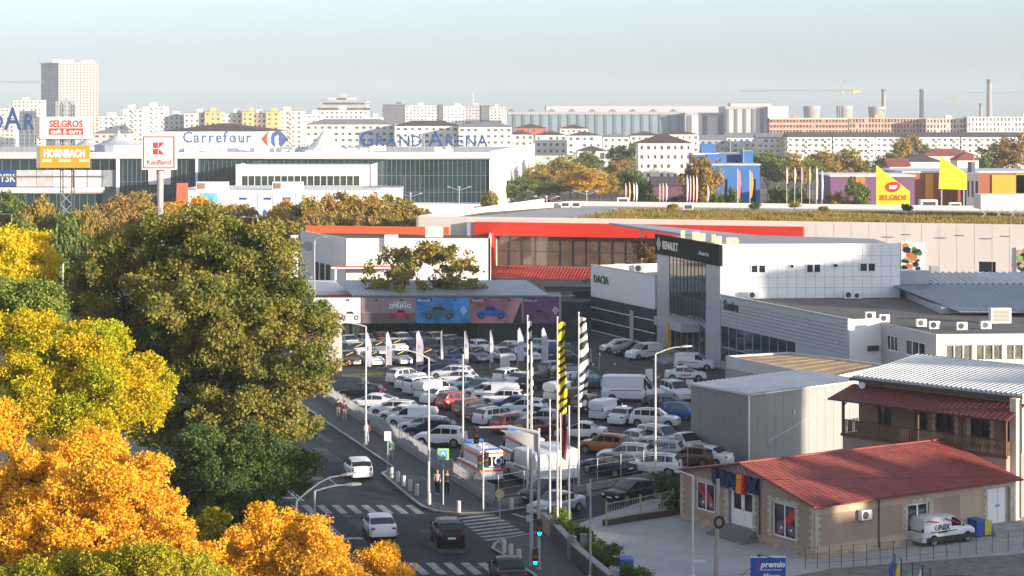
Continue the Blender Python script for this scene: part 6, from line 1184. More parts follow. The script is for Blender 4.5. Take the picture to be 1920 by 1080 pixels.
def car_proto(kind):
    if kind in _proto: return _proto[kind]
    T = TYPES[kind]; L, W, r_ = T['L'], T['W'], T['r']; hw = W / 2; deck, roof = T['deck'], T['roof']; xr, xf = roof[0][0], roof[-1][0]
    boxy = T.get('box', 0); sill = .26 if r_ < .34 else .34; wx = (-T['wb'] / 2 - .02, T['wb'] / 2 + .05); ar = r_ + .06
    ztop = max(z for _, z in roof); wroof = hw * (.80 if not boxy else .89)
    def wid(x):
        e = abs(x) / (L / 2); return hw * (1 - .03 * e ** 2 - .16 * max(0, (e - .82) / .18) ** 2)
    def roofz(x): return interp(roof, x) if xr <= x <= xf else None
    def sec(x):
        w_ = wid(x); zd = interp(deck, x); zr = roofz(x); zl = sill
        for c in wx:
            if abs(x - c) < ar: zl = max(zl, r_ + math.sqrt(max(0, ar * ar - (x - c) ** 2)))
        zl = min(zl, zd - .06); mid = zl + (zd - zl) * .5
        ps = [(w_ * .90, zl), (w_ * .985, zl + .01), (w_, mid), (w_ * .965, zd - .05), (w_ * .92, zd - .005)]
        if zr is None or zr < zd + .03: ps += [(w_ * .80, zd + .015), (w_ * .55, zd + .03), (0, zd + .04)]
        else:
            t = min(1, (zr - zd) / max(.1, ztop - zd)); wr = w_ * .90 + (wroof - w_ * .90) * t
            ps += [(wr, zr - .055 * t - .01), (wr * .86, zr - .005), (0, zr + .02)]
        return ps
    xs = {-L / 2, L / 2, -L / 2 + .04, L / 2 - .04, -L / 2 + .18, L / 2 - .15}
    for p in deck + roof: xs.add(p[0])
    for c in wx:
        for a in (-1, -.92, -.7, -.38, 0, .38, .7, .92, 1): xs.add(c + a * ar * .9995)
    xs = sorted(x for x in xs if -L / 2 <= x <= L / 2); xs2 = [xs[0]]
    for x in xs[1:]:
        if x - xs2[-1] > .02: xs2.append(x)
    xs = xs2; vs = []; fs = []
    for x in xs:
        s_ = sec(x); vs += [(x, -y, z) for y, z in s_] + [(x, y, z) for y, z in s_[-2::-1]]
    n_ = 15
    for i in range(len(xs) - 1):
        for j in range(n_ - 1): a = i * n_ + j; fs.append((a, a + 1, a + n_ + 1, a + n_)[::-1])
    fs.append(tuple(range(n_))); fs.append(tuple((len(xs) - 1) * n_ + j for j in range(n_ - 1, -1, -1)))
    root = thing('car', 'x', 'car')
    body = MB().add(vs, fs); bo = body.build('body', PAINT['white'], root, 42)
    MB().box((0, 0, sill - .06), (L - .5, W * .86, .42)).build('underbody', under_m, root)
    pl = MB()
    for sgn in (-1, 1):                                    # sills and bumper skirts
        pl.box((0, sgn * hw * .93, sill - .05), (T['wb'] - 2 * ar - .02, .1, .16))
    pl.box((L / 2 - .12, 0, sill - .02), (.2, W * .80, .2)); pl.box((-L / 2 + .12, 0, sill - .02), (.2, W * .80, .22)); pl.build('skirt', plast, root)
    # glass
    def glassband(xa, xb, name, lim, n=5):
        q = MB(); pts = []
        for i in range(n + 1):
            x = xa + (xb - xa) * i / n; s_ = sec(x); dz = interp(roof, x + .01) - interp(roof, x - .01); nn = Vector((-dz, 0, .02)).normalized() * .014
            (y5, z5), (y6, z6), (y7, z7) = s_[5], s_[6], s_[7]; row = [(-(y5 * .97), z5 + .012), (-y6, z6), (0, z7), (y6, z6), (y5 * .97, z5 + .012)]
            pts += [(x + nn.x, y, z + nn.z + .004) for y, z in row]
        q.add(pts, [(i * 5 + j, i * 5 + j + 1, i * 5 + j + 6, i * 5 + j + 5)[::(-1 if xb > xa else 1)] for i in range(n) for j in range(4)]); return q.build(name, cglass, root)
    xt = roof[-2][0]; glassband(xf - .09, xt + .03, 'windshield', 0)
    if kind == 'pickup': glassband(roof[0][0] + .02, roof[1][0] - .01, 'rear_window', 0, 3)
    elif kind in ('van', 'large van'): pass
    else: glassband(roof[0][0] + (.1 if kind in ('sedan', 'fastback') else .05), roof[1][0] - .03, 'rear_window', 0)
    for (sa_, sb_) in T['side']:
        for sgn in (-1, 1):
            q = MB(); n = 6; pts = []
            for i in range(n + 1):
                x = sa_[0] + (sb_[0] - sa_[0]) * i / n; s_ = sec(x); (y4, z4), (y5, z5) = s_[4], s_[5]
                for f in (.05, .93):
                    pts.append((x, sgn * (y4 + (y5 - y4) * f + .012), z4 + (z5 - z4) * f))
            q.add(pts, [(2 * i, 2 * i + 2, 2 * i + 3, 2 * i + 1)[::(-sgn)] for i in range(n)]); q.build('side_window', cglass, root)
    if kind in ('van', 'large van'):
        zd = interp(deck, -L / 2 + .02); h_ = ztop - zd
        for sgn in (-1, 1): MB().box((-L / 2 - .012, sgn * W * .24, zd + h_ * .12), (.02, W * .38, h_ * .5)).build('rear_door', PAINT['white'], root)
        MB().box((-L / 2 - .014, 0, zd - .14), (.03, W * .8, .05)).build('door_trim', plast, root)
        for sgn in (-1, 1): MB().box((-.6, sgn * (hw + .005), zd * .82), (L * .5, .02, .06)).build('rub_strip', plast, root)
    for sgn in (-1, 1):
        zf = interp(deck, L / 2 - .15); y_ = wid(L / 2 - .1) * .80
        MB().ell((L / 2 - .16, sgn * y_, zf - .10), (.17, .17, .085), 10, 6).build('headlight', lamp_c, root, 180)
        zr_ = interp(deck, -L / 2 + .1); yr = wid(-L / 2 + .08) * .88; hgt = .16 if kind in ('sedan', 'fastback') else (.2 if kind != 'large van' else .3)
        MB().ell((-L / 2 + .07, sgn * yr * (.92 if kind in ('sedan', 'fastback') else 1), zr_ - .16), (.10, .17, .085) if kind in ('sedan', 'fastback') else (.10, .085, hgt * .95), 10, 6).build('tail_light', lamp_r, root, 180)
        zm = interp(deck, xf - .2) + .09; MB().ell((xf - .30, sgn * (wid(xf) + .08), zm), (.06, .11, .075), 8, 5).build('mirror', plast, root, 180)
    MB().box((L / 2 - .04, 0, .58 if r_ < .34 else .68), (.06, W * .52, .12)).build('grille', plast, root)
    MB().box((L / 2 + .005, 0, .40), (.02, .5, .11)).build('number_plate', plate_m, root); MB().box((-L / 2 - .008, 0, .52 if kind not in ('suv',) else .66), (.02, .5, .11)).build('number_plate', plate_m, root)
    if T.get('rails'):
        for sgn in (-1, 1): MB().tube([(roof[1][0] + .1, sgn * wroof * .9, ztop - .03), (roof[1][0] + .35, sgn * wroof * .9, ztop + .045), (xt - .25, sgn * wroof * .9, ztop + .045), (xt - .02, sgn * wroof * .9, ztop - .04)], .022, 6).build('roof_rail', plast, root)
    if kind == 'pickup': MB().box((-1.52, 0, .95), (1.7, W * .78, .155)).build('load_bed', plast, root)
    tm, rm = wheel_mesh(r_, rim_m)
    for x in wx:
        for sgn in (-1, 1):
            wo = obj('wheel', tm, root, 40, loc=(x, sgn * (hw - .115), r_)); obj('rim', rm, wo, 40)
    _proto[kind] = root; return root
KINDWORD = {'sedan': 'saloon', 'hatch': 'hatchback', 'suv': 'SUV', 'wagon': 'estate car', 'fastback': 'fastback', 'van': 'panel van', 'minivan': 'people carrier', 'large van': 'large panel van', 'pickup': 'pickup'}
ALLCARS = []
def car(px, py, th, kind, col, label, group='cars in the dealer car park', xy=None, cat=None):
    pr = car_proto(kind); x, y = xy if xy else G(px, py); th += random.uniform(-2.5, 2.5) if group else 0
    mt = {'body': PAINT[col], 'rear_door': PAINT[col]}
    o = dup(pr, (x, y, .012), R(th), label, mats=mt); o['category'] = cat or ('van' if 'van' in kind and kind != 'minivan' else 'car')
    o.name = {'van': 'panel_van', 'large van': 'large_van', 'pickup': 'pickup_truck'}.get(kind, 'car')
    if group: o['group'] = group
    elif 'group' in o: del o['group']
    ALLCARS.append(o); return o
strip_m = M('price_strip_yellow', (.72, .50, .12), .5, 0)
def price_strip(o, kind):
    T = TYPES[kind]; (x0, z0), (x1, z1) = T['roof'][-2], T['roof'][-1]; a = Vector((x1 - .25, -.55, z1 - (z1 - z0) * (-.0) + (z0 - z1) * .25 / (x1 - x0) + .03)); b = Vector((x0 + .2, .45, z0 - (z0 - z1) * .2 / (x1 - x0) + .035))
    MB().tube([a, b], .045, 4).build('price_strip', strip_m, o)
# --- front show row, noses to the camera
rowA = [(653, 684, 'hatch', 'brown'), (697, 684, 'hatch', 'white'), (748, 682, 'sedan', 'silver'), (799, 681, 'suv', 'dark grey'), (848, 678, 'hatch', 'blue'), (893, 678, 'suv', 'grey'), (944, 677, 'hatch', 'white'), (989, 675, 'hatch', 'white')]
for i, (px, py, k, c) in enumerate(rowA):
    o = car(px, py, -66, k, c, f'{c} {KINDWORD[k]}, {ORD[i]} from the left in the front show row')
    if i < 6: price_strip(o, k)
rowA2 = [(640, 668, 'hatch', 'dark grey'), (672, 667, 'hatch', 'white'), (708, 664, 'hatch', 'silver'), (742, 662, 'suv', 'white'), (772, 661, 'sedan', 'navy'), (806, 662, 'suv', 'dark grey'), (838, 661, 'hatch', 'teal'), (862, 660, 'suv', 'green')]
for i, (px, py, k, c) in enumerate(rowA2):
    o = car(px, py, -66, k, c, f'{c} {KINDWORD[k]}, {ORD[i]} from the left in the second show row')
    if i in (1, 2, 3): price_strip(o, k)
rowA3 = [(655, 652, 'sedan', 'white'), (688, 650, 'hatch', 'silver'), (718, 649, 'suv', 'orange'), (755, 650, 'suv', 'white'), (786, 648, 'suv', 'silver'), (818, 649, 'suv', 'white'), (846, 652, 'hatch', 'white')]
for i, (px, py, k, c) in enumerate(rowA3): car(px, py, -66, k, c, f'{c} {KINDWORD[k]}, {ORD[i]} from the left in the rearmost show row')
car(662, 634, -66, 'sedan', 'silver', 'silver saloon alone at the ivy fence under the pale billboard')
for i, (px, py, th, k, c, lab) in enumerate(((893, 662, 115, 'suv', 'white', 'white SUV with its tail to the front show row'), (948, 663, 168, 'hatch', 'white', 'white hatchback side-on behind the front show row, leftmost'), (962, 668, 168, 'hatch', 'silver', 'silver hatchback side-on close behind the front show row'), (985, 653, 168, 'sedan', 'blue', 'blue saloon side-on nearest the dark fence'), (1003, 658, 168, 'hatch', 'light blue', 'light blue hatchback side-on behind the white show cars'), (1026, 662, 168, 'hatch', 'white', 'white hatchback side-on left of the yellow flag'), (1040, 670, 168, 'suv', 'teal', 'teal SUV side-on behind the yellow flag'), (1065, 683, -6, 'sedan', 'green', 'dark green saloon side-on right of the yellow flag'), (1092, 609, 90, 'suv', 'white', 'white SUV far back by the green hut'), (1078, 616, 90, 'hatch', 'black', 'black hatchback in shade by the green hut'))): car(px, py, th, k, c, lab)
# --- tails to the camera, left aisle
rowB = [(762, 719, 'suv', 'white'), (777, 729, 'hatch', 'white'), (796, 738, 'minivan', 'white'), (818, 746, 'van', 'white'), (828, 756, 'sedan', 'white'), (858, 766, 'suv', 'red'), (890, 780, 'suv', 'brown'), (910, 790, 'hatch', 'dark red'), (930, 797, 'suv', 'white'), (962, 810, 'suv', 'red'), (997, 815, 'sedan', 'dark red')]
for i, (px, py, k, c) in enumerate(rowB): car(px, py, 42, k, c, f'{c} {KINDWORD[k]}, {ORD[i]} from the back in the left aisle, tail to us')
rowD = [(832, 703, 'suv', 'navy'), (846, 711, 'wagon', 'white'), (858, 721, 'hatch', 'white'), (874, 731, 'sedan', 'white'), (892, 738, 'hatch', 'teal'), (908, 746, 'sedan', 'white'), (928, 753, 'van', 'white'), (944, 762, 'suv', 'white'), (963, 771, 'sedan', 'blue'), (982, 780, 'suv', 'white'), (1000, 789, 'sedan', 'white'), (1018, 799, 'sedan', 'silver')]
for i, (px, py, k, c) in enumerate(rowD): car(px, py, 166, k, c, f'{c} {KINDWORD[k]}, {ORD[i]} from the back in the middle row')
rowC = [(648, 737, 'suv', 'dark grey'), (676, 748, 'wagon', 'black'), (699, 766, 'fastback', 'white'), (737, 780, 'wagon', 'white'), (752, 789, 'hatch', 'white'), (772, 800, 'van', 'white'), (795, 811, 'wagon', 'white'), (808, 819, 'wagon', 'navy'), (826, 836, 'suv', 'white')]
for i, (px, py, k, c) in enumerate(rowC): car(px, py, 166, k, c, f'{c} {KINDWORD[k]}, {ORD[i]} from the back along the white street railing')
# --- right aisles
for px, py, th, k, c, lab in ((957, 719, 50, 'suv', 'white', 'white SUV with dark tail window, first of the short middle trio'), (980, 724, 52, 'sedan', 'white', 'white saloon in the middle of the short trio'), (1008, 729, 48, 'suv', 'black', 'black SUV, nearest of the short trio'),
    (1041, 702, 45, 'hatch', 'grey', 'grey hatchback behind the yellow flag, tail towards us'), (1073, 710, 15, 'wagon', 'dark grey', 'dark grey estate between the two big flags'), (1087, 724, 20, 'hatch', 'light blue', 'light blue hatchback left of the long white van'), (1110, 728, 20, 'suv', 'teal', 'teal SUV partly hidden by the striped flag'), (1056, 749, 50, 'van', 'white', 'white panel van with its tail to us beside the yellow flag'), (1086, 759, 45, 'suv', 'black', 'black SUV in front of the striped flag pole'), (1108, 772, 50, 'suv', 'brown', 'brown SUV left of the white van by the striped flag'), (1141, 784, 55, 'van', 'white', 'white panel van below the long white van'), (1172, 794, 60, 'sedan', 'white', 'white saloon with its tail to us right of the panel van'), (1228, 801, -18, 'suv', 'white', 'white SUV facing right in front of the lamp post'),
    (1158, 660, 196, 'hatch', 'white', 'white hatchback parked before the glass showroom'), (1180, 666, 214, 'hatch', 'navy', 'navy hatchback between white hatchback and white van at the showroom'), (1208, 673, 214, 'van', 'white', 'white panel van facing us before the tower entrance'), (1303, 693, -16, 'van', 'white', 'white panel van facing right below the grey tower'), (1286, 713, -8, 'sedan', 'white', 'white saloon with small red lettering below the grey tower'),
    (1268, 748, -72, 'minivan', 'white', 'white people carrier nosing towards us beside the grey shed'), (1245, 770, -32, 'hatch', 'dark grey', 'dark grey hatchback behind the lamp post by the shed'), (1262, 778, -32, 'suv', 'navy', 'navy SUV beside the grey shed'), (1282, 790, -32, 'suv', 'blue', 'blue SUV half hidden behind the grey shed'),
    (1090, 823, 163, 'sedan', 'white', 'white saloon with red tail lamp behind the bare flag poles'), (1135, 851, 152, 'suv', 'orange', 'orange SUV facing left in the near rows'), (1186, 838, 150, 'sedan', 'white', 'white saloon behind the orange SUV'), (1240, 838, -48, 'minivan', 'white', 'white people carrier facing us left of the shed'), (1283, 850, -60, 'pickup', 'white', 'white pickup against the grey shed'), (1172, 870, 166, 'suv', 'white', 'white SUV with spare badge in the nearest row, left'), (1212, 858, 166, 'suv', 'white', 'white SUV with roof rails behind the nearest row'), (1232, 864, 166, 'suv', 'silver', 'silver SUV behind the nearest row on the right'), (1141, 890, 140, 'suv', 'navy', 'navy SUV nearest the street fence'), (1224, 890, 166, 'suv', 'white', 'white SUV nearest the street fence, below the lamp arm'), (1297, 871, 150, 'hatch', 'brown', 'brown hatchback behind the shop roof corner'), (1322, 871, 150, 'sedan', 'white', 'white saloon behind the shop roof corner')): car(px, py, th, k, c, lab)
mv = car(1187, 752, -7, 'large van', 'white', 'long high-roofed white delivery van side-on in the car park')
# --- street traffic
car(711, 1003, 101, 'fastback', 'white', 'white fastback driving away on the boulevard', None); car(671, 893, 104, 'hatch', 'white', 'white hatchback driving away ahead of the crossing', None); car(839, 1018, 99, 'suv', 'black', 'black SUV driving away near the side street', None); car(952, 1090, 100, 'sedan', 'black', 'black saloon at the bottom edge beside the bollards', None)
car(662, 1058, -74, 'sedan', 'navy', 'dark saloon coming towards us behind the orange tree', None); car(566, 884, 104, 'sedan', 'dark grey', 'dark saloon half hidden by the green tree', None); car(1043, 962, 223, 'sedan', 'silver', 'silver saloon leaving the side street', None); car(1186, 937, 222, 'fastback', 'black', 'black liftback waiting in the side street', None); car(1022, 938, 222, 'hatch', 'dark grey', 'dark car with pale roof line behind the flag poles', None)
car(0, 0, -8, 'wagon', 'silver', 'silver car roof at the bottom right behind the wire fence', None, xy=(X_(1822, 113.2), 112.4)); car(548, 800, 106, 'hatch', 'silver', 'silver hatchback far up the boulevard behind the tree', None); car(470, 820, -74, 'hatch', 'white', 'white hatchback glimpsed through the green tree', None)
# lettering on the white saloon and the shop van
def side_text(o, T, s_, x, z, size, mat, sgn=-1, nm='lettering', shear=0.0, bold=.02):
    W = TYPES[T]['W'] / 2; m_ = MB(); m_.text(s_, (x, sgn * (W + .012), z), (-sgn, 0, 0), (0, 0, 1), size, .008, align='CENTER', shear=shear, bold=bold); return m_.build(nm, mat, o)
_ws = ALLCARS[[c['label'] for c in ALLCARS].index('white saloon with small red lettering below the grey tower')]; M('van_red', (.5, .02, .03), .4, 0)
for i_, w_ in enumerate((.16, .22, .12, .2)): MB().box((-.35 + .27 * i_, -.885, .5 + .05 * (i_ % 2)), (w_, .02, .2)).build('red_print', MATS['van_red'], _ws)
uv = car(1765, 1016, 30, 'van', 'white', 'white shop van with black and red lettering parked by the side wall', None)
vb = M('van_black', (.015, .015, .02), .4, 0); side_text(uv, 'van', 'UNIX', -.75, .98, .52, vb, shear=.2); MB().box((-.7, -.92, .8), (.8, .02, .09)).build('small_print', vb, uv)
for x0, x1, z0, z1 in ((-2.0, -1.0, 1.62, 1.45), (-.5, .7, 1.66, 1.25)): MB().par((x0, -.93, z0), (x1 - x0, 0, z1 - z0), (0, .03, 0), (0, 0, .07)).build('red_stripe', MATS['van_red'], uv)
MB().box((0, -.915, .3), (4.0, .03, .28)).build('lower_trim', plast, uv)
# large vans and ambulances at the near left of the car park
amb_o = M('ambulance_orange', (.72, .14, .02), .4, 0); amb_b = M('ambulance_blue', (.02, .06, .30), .4, 0); amb_y = M('ambulance_yellow', (.78, .62, .12), .4, 0)
def ambulance(px, py, th, label):
    o = car(px, py, th, 'large van', 'white', label, None, cat='ambulance'); o.name = 'ambulance'; T = TYPES['large van']; hw = T['W'] / 2; L = T['L']
    for sgn in (-1, 1):
        MB().box((-.8, sgn * (hw * .97), 2.02), (4.2, .06, .16)).build('orange_stripe', amb_o, o); MB().box((-.3, sgn * (hw + .0), .98), (5.2, .05, .16)).build('orange_stripe', amb_o, o)
    MB().box((-L / 2 - .03, 0, 2.2), (.03, 1.7, .14)).build('orange_stripe', amb_o, o); MB().box((-L / 2 - .03, 0, .92), (.03, 1.9, .16)).build('orange_stripe', amb_o, o)
    for sgn in (-1, 1): MB().box((-L / 2 - .035, sgn * .46, 1.35), (.03, .74, .68)).build('rear_window', cglass, o)
    em = MB(); em.lathe([(.3, 0), (.3, .02)], (-L / 2 - .075, -.46, 1.7), 16, axis='x'); em.build('emblem_disc', frame_white, o)
    st = MB()
    for a in (0, 60, 120): d = Vector((0, math.cos(R(a)), math.sin(R(a)))); n2 = Vector((0, -d.z, d.y)) * .06; st.par(Vector((-L / 2 - .085, -.46, 1.7)) - d * .22 - n2, d * .44, n2 * 2, (-.012, 0, 0))
    st.build('star_emblem', amb_b, o)
    MB().box((1.3, 0, 2.5), (.35, 1.4, .16)).build('light_bar', M('beacon_blue', (.03, .1, .5), .2, 0), o); MB().box((-2.9, 0, 2.5), (.2, 1.2, .12)).build('light_bar', MATS['beacon_blue'], o)
    for x in (-1.5, -.6, .3): MB().box((x, .2, 2.515), (.5, .5, .1)).build('roof_vent', frame_white, o)
    return o
ambulance(899, 895, 109, 'white ambulance with orange stripes and blue star at the street railing'); a2 = ambulance(977, 872, 109, 'second ambulance with orange stripe behind the white van'); MB().box((-.2, 0, 2.51), (1.6, 1.9, .09)).build('yellow_roof', amb_y, a2)
car(996, 903, 113, 'large van', 'white', 'large white panel van beside the ambulance', None); car(1034, 893, 113, 'large van', 'white', 'second large white van behind the bare flag poles', None)
for r_ in _proto.values(): hide_proto(r_)
# ================================================================== street furniture
def street_lamp(px, py, ytop, label, arm=None, heads=1, mat=pole_white, xy=None, r0=.10, group='street lamps'):
    """arm = (dx, dz) from the pole top to the lamp head, in metres"""
    x, y = xy if xy else G(px, py); z = Z_(ytop, y); t = thing('street_lamp', label, 'street lamp', (x, y, 0), group=group)
    MB().lathe([(r0 * 1.9, 0), (r0 * 1.9, .25), (r0 * 1.3, .4)], n=10).build('base', mat, t); MB().tube([(0, 0, .1), (0, 0, z * .5), (0, 0, z)], [r0, r0 * .8, r0 * .6], 10).build('pole', mat, t)
    if arm:
        dx, dz = arm; n = 5; pts = [(dx * q, 0, z + dz * math.sin(q * math.pi / 2)) for q in np.linspace(0, 1, n)]
        MB().tube(pts, [r0 * .6, r0 * .5, r0 * .45, r0 * .42, r0 * .4], 8).build('arm', mat, t)
        e = Vector(pts[-1]); d = Vector((dx / abs(dx), 0, dz * .12)).normalized()
        m_ = MB(); m_.add([e + Vector((d.x * a, b, d.z * a + c)) for a, b, c in ((0, -.07, .05), (0, .07, .05), (.35, .17, .08), (.8, .12, .05), (.85, -.12, .05), (.35, -.17, .08), (0, -.07, -.04), (0, .07, -.04), (.35, .17, -.05), (.8, .12, -.03), (.85, -.12, -.03), (.35, -.17, -.05))], [(5, 4, 3, 2, 1, 0), (6, 7, 8, 9, 10, 11)] + [(i, (i + 1) % 6, (i + 1) % 6 + 6, i + 6) for i in range(6)]); m_.build('lamp_head', mat, t)
    return t
street_lamp(686, 838, 612, 'white street lamp on the pavement near the walking couple, arm to the left', (-1.8, .3)); street_lamp(804, 945, 672, 'white street lamp beside the crossing with long arm to the left', (-1.9, .6)); street_lamp(868, 852, 664, 'plain white pole inside the car park railing', None); street_lamp(1229, 902, 664, 'white lamp in the car park with arm to the right', (1.9, .55)); street_lamp(1299, 1090, 893, 'white lamp in the concrete yard with arm to the left', (-2.9, .75), r0=.09)
street_lamp(1107, 1090, 898, 'plain galvanised post at the yard wall', None, mat=steel, r0=.09); street_lamp(0, 0, 940, 'lamp with wide flat head above the orange tree', (2.4, 1.4), xy=(X_(556, 109), 109), mat=steel); street_lamp(0, 0, 921, 'lower lamp head beside the lamp above the orange tree', (1.7, .35), xy=(X_(590, 110), 110), mat=steel)
for px, yt, Y, lab, ar in ((118, 493, 215, 'grey lamp left of the big green tree', (1.6, .2)), (86, 411, 300, 'far grey lamp above the yellow tree', (-2.2, .2)), (22, 402, 285, 'far lamp at the left edge', (-2.4, .1)), (590, 452, 256, 'grey lamp before the white workshop', (.8, .5)), (483, 408, 330, 'grey lamp among the trees left of the white workshop', (-2.0, .1)), (1050, 556, 246, 'lamp at the right end of the billboards', (1.0, .1)), (1108, 655, 225, 'short dark lamp in the far car park', (-.6, .1))): street_lamp(0, 0, yt, lab, ar, xy=(X_(px, Y), Y), mat=steel)
for px, Y, yt, lab in ((770, 470, 366, 'three-armed lamp before the mall glass, left one'), (861, 470, 354, 'three-armed lamp before the mall glass, right one'), (1025, 430, 372, 'three-armed lamp before the yellow trees'), (1100, 430, 362, 'thin lamp pole among the yellow trees')):
    t = street_lamp(0, 0, yt, lab, None, xy=(X_(px, Y), Y), mat=steel, r0=.13); z = Z_(yt, Y)
    for dx in (-2.4, 0, 2.4): MB().tube([(0, 0, z - .3), (dx * .9, .2, z + .35), (dx * 1.1, .2, z + .4)], .08, 6).build('arm', steel, t); MB().box((dx, .2, z + .38), (.7, .3, .14)).build('lamp_head', pole_white, t)
for px, py, yt, lab in ((1123, 735, 668, 'slim black lamp post left of the long white van'), (1211, 782, 730, 'slim black lamp post below the long white van')):
    x, y = G(px, py); t = thing('garden_lamp', lab, 'lamp post', (x, y, 0)); z = Z_(yt, y); MB().tube([(0, 0, 0), (0, 0, z)], .05, 8).build('pole', black, t); MB().lathe([(.06, z - .1), (.16, z + .05), (.12, z + .35), (.03, z + .42)], n=10).build('lantern', black, t)
# concrete pole with tyre ring, and the signal masts
x, y = G(1343, 1080); t = thing('concrete_pole', 'old concrete pole with a black tyre ring before the shop', 'pole', (x, y, 0)); z = Z_(898, y)
MB().tube([(0, 0, 0), (.1, 0, z)], [.17, .11], 10).build('shaft', M('pole_concrete', (.34, .31, .27), .9, .15, 2.0), t); m_ = MB(); n = 16
m_.tube([(.15 + .26 * math.cos(6.283 * i / n), -.2, Z_(978, y) + .32 * math.sin(6.283 * i / n)) for i in range(n + 1)], .08, 6); m_.build('tyre_ring', tyre_m, t); MB().tube([(.05, 0, 1.0), (-.7, -.2, .9)], .03, 6).build('arm', steel, t); MB().box((-1.0, -.2, .85), (.7, .25, .12)).build('lamp_head', pole_white, t)
sig = M('signal_housing', (.02, .022, .022), .5, 0); sg_on = M('green_light', (.0, .75, .35), .3, 0, emit=2.5); sg_off = M('red_lens', (.12, .01, .01), .3, 0); sg_am = M('amber_lens', (.25, .10, .01), .3, 0)
def signal(t, x, y_, z, lit=True, rz=0):
    b = MB().box((x, y_, z), (.34, .26, 1.0)).build('signal_head', sig, t)
    for i, mt in enumerate((sg_on if lit else M('green_lens', (.01, .12, .06), .3, 0), sg_am, sg_off)): MB().lathe([(.12, 0), (.12, .03), (.05, .045)], (x, y_ - .13, z + .17 + .32 * i), 12, axis='y').build('lens', mt, b); MB().par((x - .14, y_ - .3, z + .28 + .32 * i), (.28, 0, 0), (0, .17, 0), (0, 0, .02)).build('visor', sig, b)
x, y = G(1010, 1072); t = thing('signal_mast', 'tall grey signal mast with arm over the road and green light', 'traffic light', (x, y, 0)); z = Z_(803, y)
MB().tube([(0, 0, 0), (0, 0, z)], [.13, .09], 10).build('mast', steel, t); MB().tube([(0, 0, z - .25), (-1.8, .3, z + .05), (X_(898, y) - x, .5, z - .02)], [.13, .1, .06], 8).build('arm', pole_white, t); MB().add([(-2.3, .1, z - .12), (-.05, .1, z - .3), (-.05, .1, z - 1.5), (-2.3, .2, z - .12), (-.05, .2, z - .3), (-.05, .2, z - 1.5)], [(0, 2, 1), (3, 4, 5), (0, 1, 4, 3), (1, 2, 5, 4), (2, 0, 3, 5)]).build('gusset', pole_white, t)
signal(t, X_(893, y) - x, .5, Z_(834, y), False); signal(t, .05, -.28, Z_(1003, y)); signal(t, -.2, -.2, Z_(1058, y), True); MB().lathe([(.18, 0), (.18, .2)], n=10).build('base', steel, t)
x, y = G(996, 1066); t = thing('cable_mast', 'tall slim grey mast with small plates beside the signal mast', 'mast', (x, y, 0)); MB().tube([(0, 0, 0), (0, 0, Z_(640, y))], [.13, .07], 10).build('pole', steel, t)
for yy in (960, 978): MB().box((-.12, -.14, Z_(yy, y)), (.34, .03, .42)).build('plate', M('plate_grey', (.4, .4, .4), .5, .1), t)
x, y = G(906, 962); t = thing('traffic_light', 'slim traffic light pole by the ambulance', 'traffic light', (x, y, 0)); MB().tube([(0, 0, 0), (0, 0, Z_(830, y))], .07, 8).build('pole', steel, t); signal(t, -.22, -.1, Z_(880, y), False); signal(t, .22, .1, Z_(876, y), False); MB().tube([(-.2, 0, Z_(850, y)), (.2, 0, Z_(846, y))], .04, 6).build('bracket', sig, t)
def road_sign(px, py, ytop, label, shape, mat, wd, hg, back=None):
    x, y = G(px, py); t = thing('road_sign', label, 'road sign', (x, y, 0)); z = Z_(ytop, y); MB().tube([(0, .06, 0), (0, .06, z - .05)], .045, 8).build('pole', steel, t)
    if shape == 'sq': p = MB().box((0, 0, z - hg), (wd, .05, hg)).build('plate', mat, t)
    else: p = MB().lathe([(wd / 2, 0), (wd / 2, .04)], (0, -.03, z - wd / 2), 20, axis='y').build('plate', mat, t)
    return t, p, z
t, p, z = road_sign(727, 882, 809, 'blank white bus stop plate on the pavement', 'sq', M('plate_white', (.72, .8, .8), .5, .05), .52, .72)
t, p, z = road_sign(831, 950, 841, 'blue and green pedestrian crossing sign beside the couple', 'sq', M('plate_green', (.35, .72, .22), .5, 0), .78, .78); MB().box((0, -.035, z - .70), (.6, .02, .6)).build('blue_field', M('plate_blue', (.10, .38, .62), .5, 0), p); MB().add([(-.22, -.05, z - .62), (.22, -.05, z - .62), (0, -.05, z - .2)], [(0, 1, 2)]).build('white_triangle', white_sign, p); MB().box((0, -.06, z - .56), (.06, .01, .2)).build('figure', black, p)
t, p, z = road_sign(937, 1024, 917, 'round yellowish sign on a pole at the pole island', 'o', M('sign_back', (.45, .36, .18), .6, .2, 3.0), .6, .6)
# bollards
bm_ = MB().lathe([(.15, 0), (.15, .72), (.12, .8), (.04, .82)], n=12).mesh('bollard', M('bollard_concrete', (.46, .44, .41), .85, .15, 3.0))
bl = [(734, 899), (746, 907), (757, 915), (769, 923), (782, 932), (805, 949), (860, 964), (959, 959), (945, 1040), (958, 1048), (973, 1058), (1104, 932)]
bn = [f'concrete bollard, {ORD[i]} along the kerb of the upper pavement' for i in range(6)] + ['concrete bollard alone at the corner of the upper pavement', 'concrete bollard by the car park wall at the side street', 'concrete bollard, farthest of three on the pole island', 'concrete bollard, middle of three on the pole island', 'concrete bollard, nearest of three on the pole island', 'pale bollard left of the black liftback']
for (px, py), lab in zip(bl, bn):
    x, y = G(px, py); o = obj('bollard', bm_, None, 40, loc=(x, y, .12)); tag(o, lab, 'bollard', 'concrete bollards at the crossing')
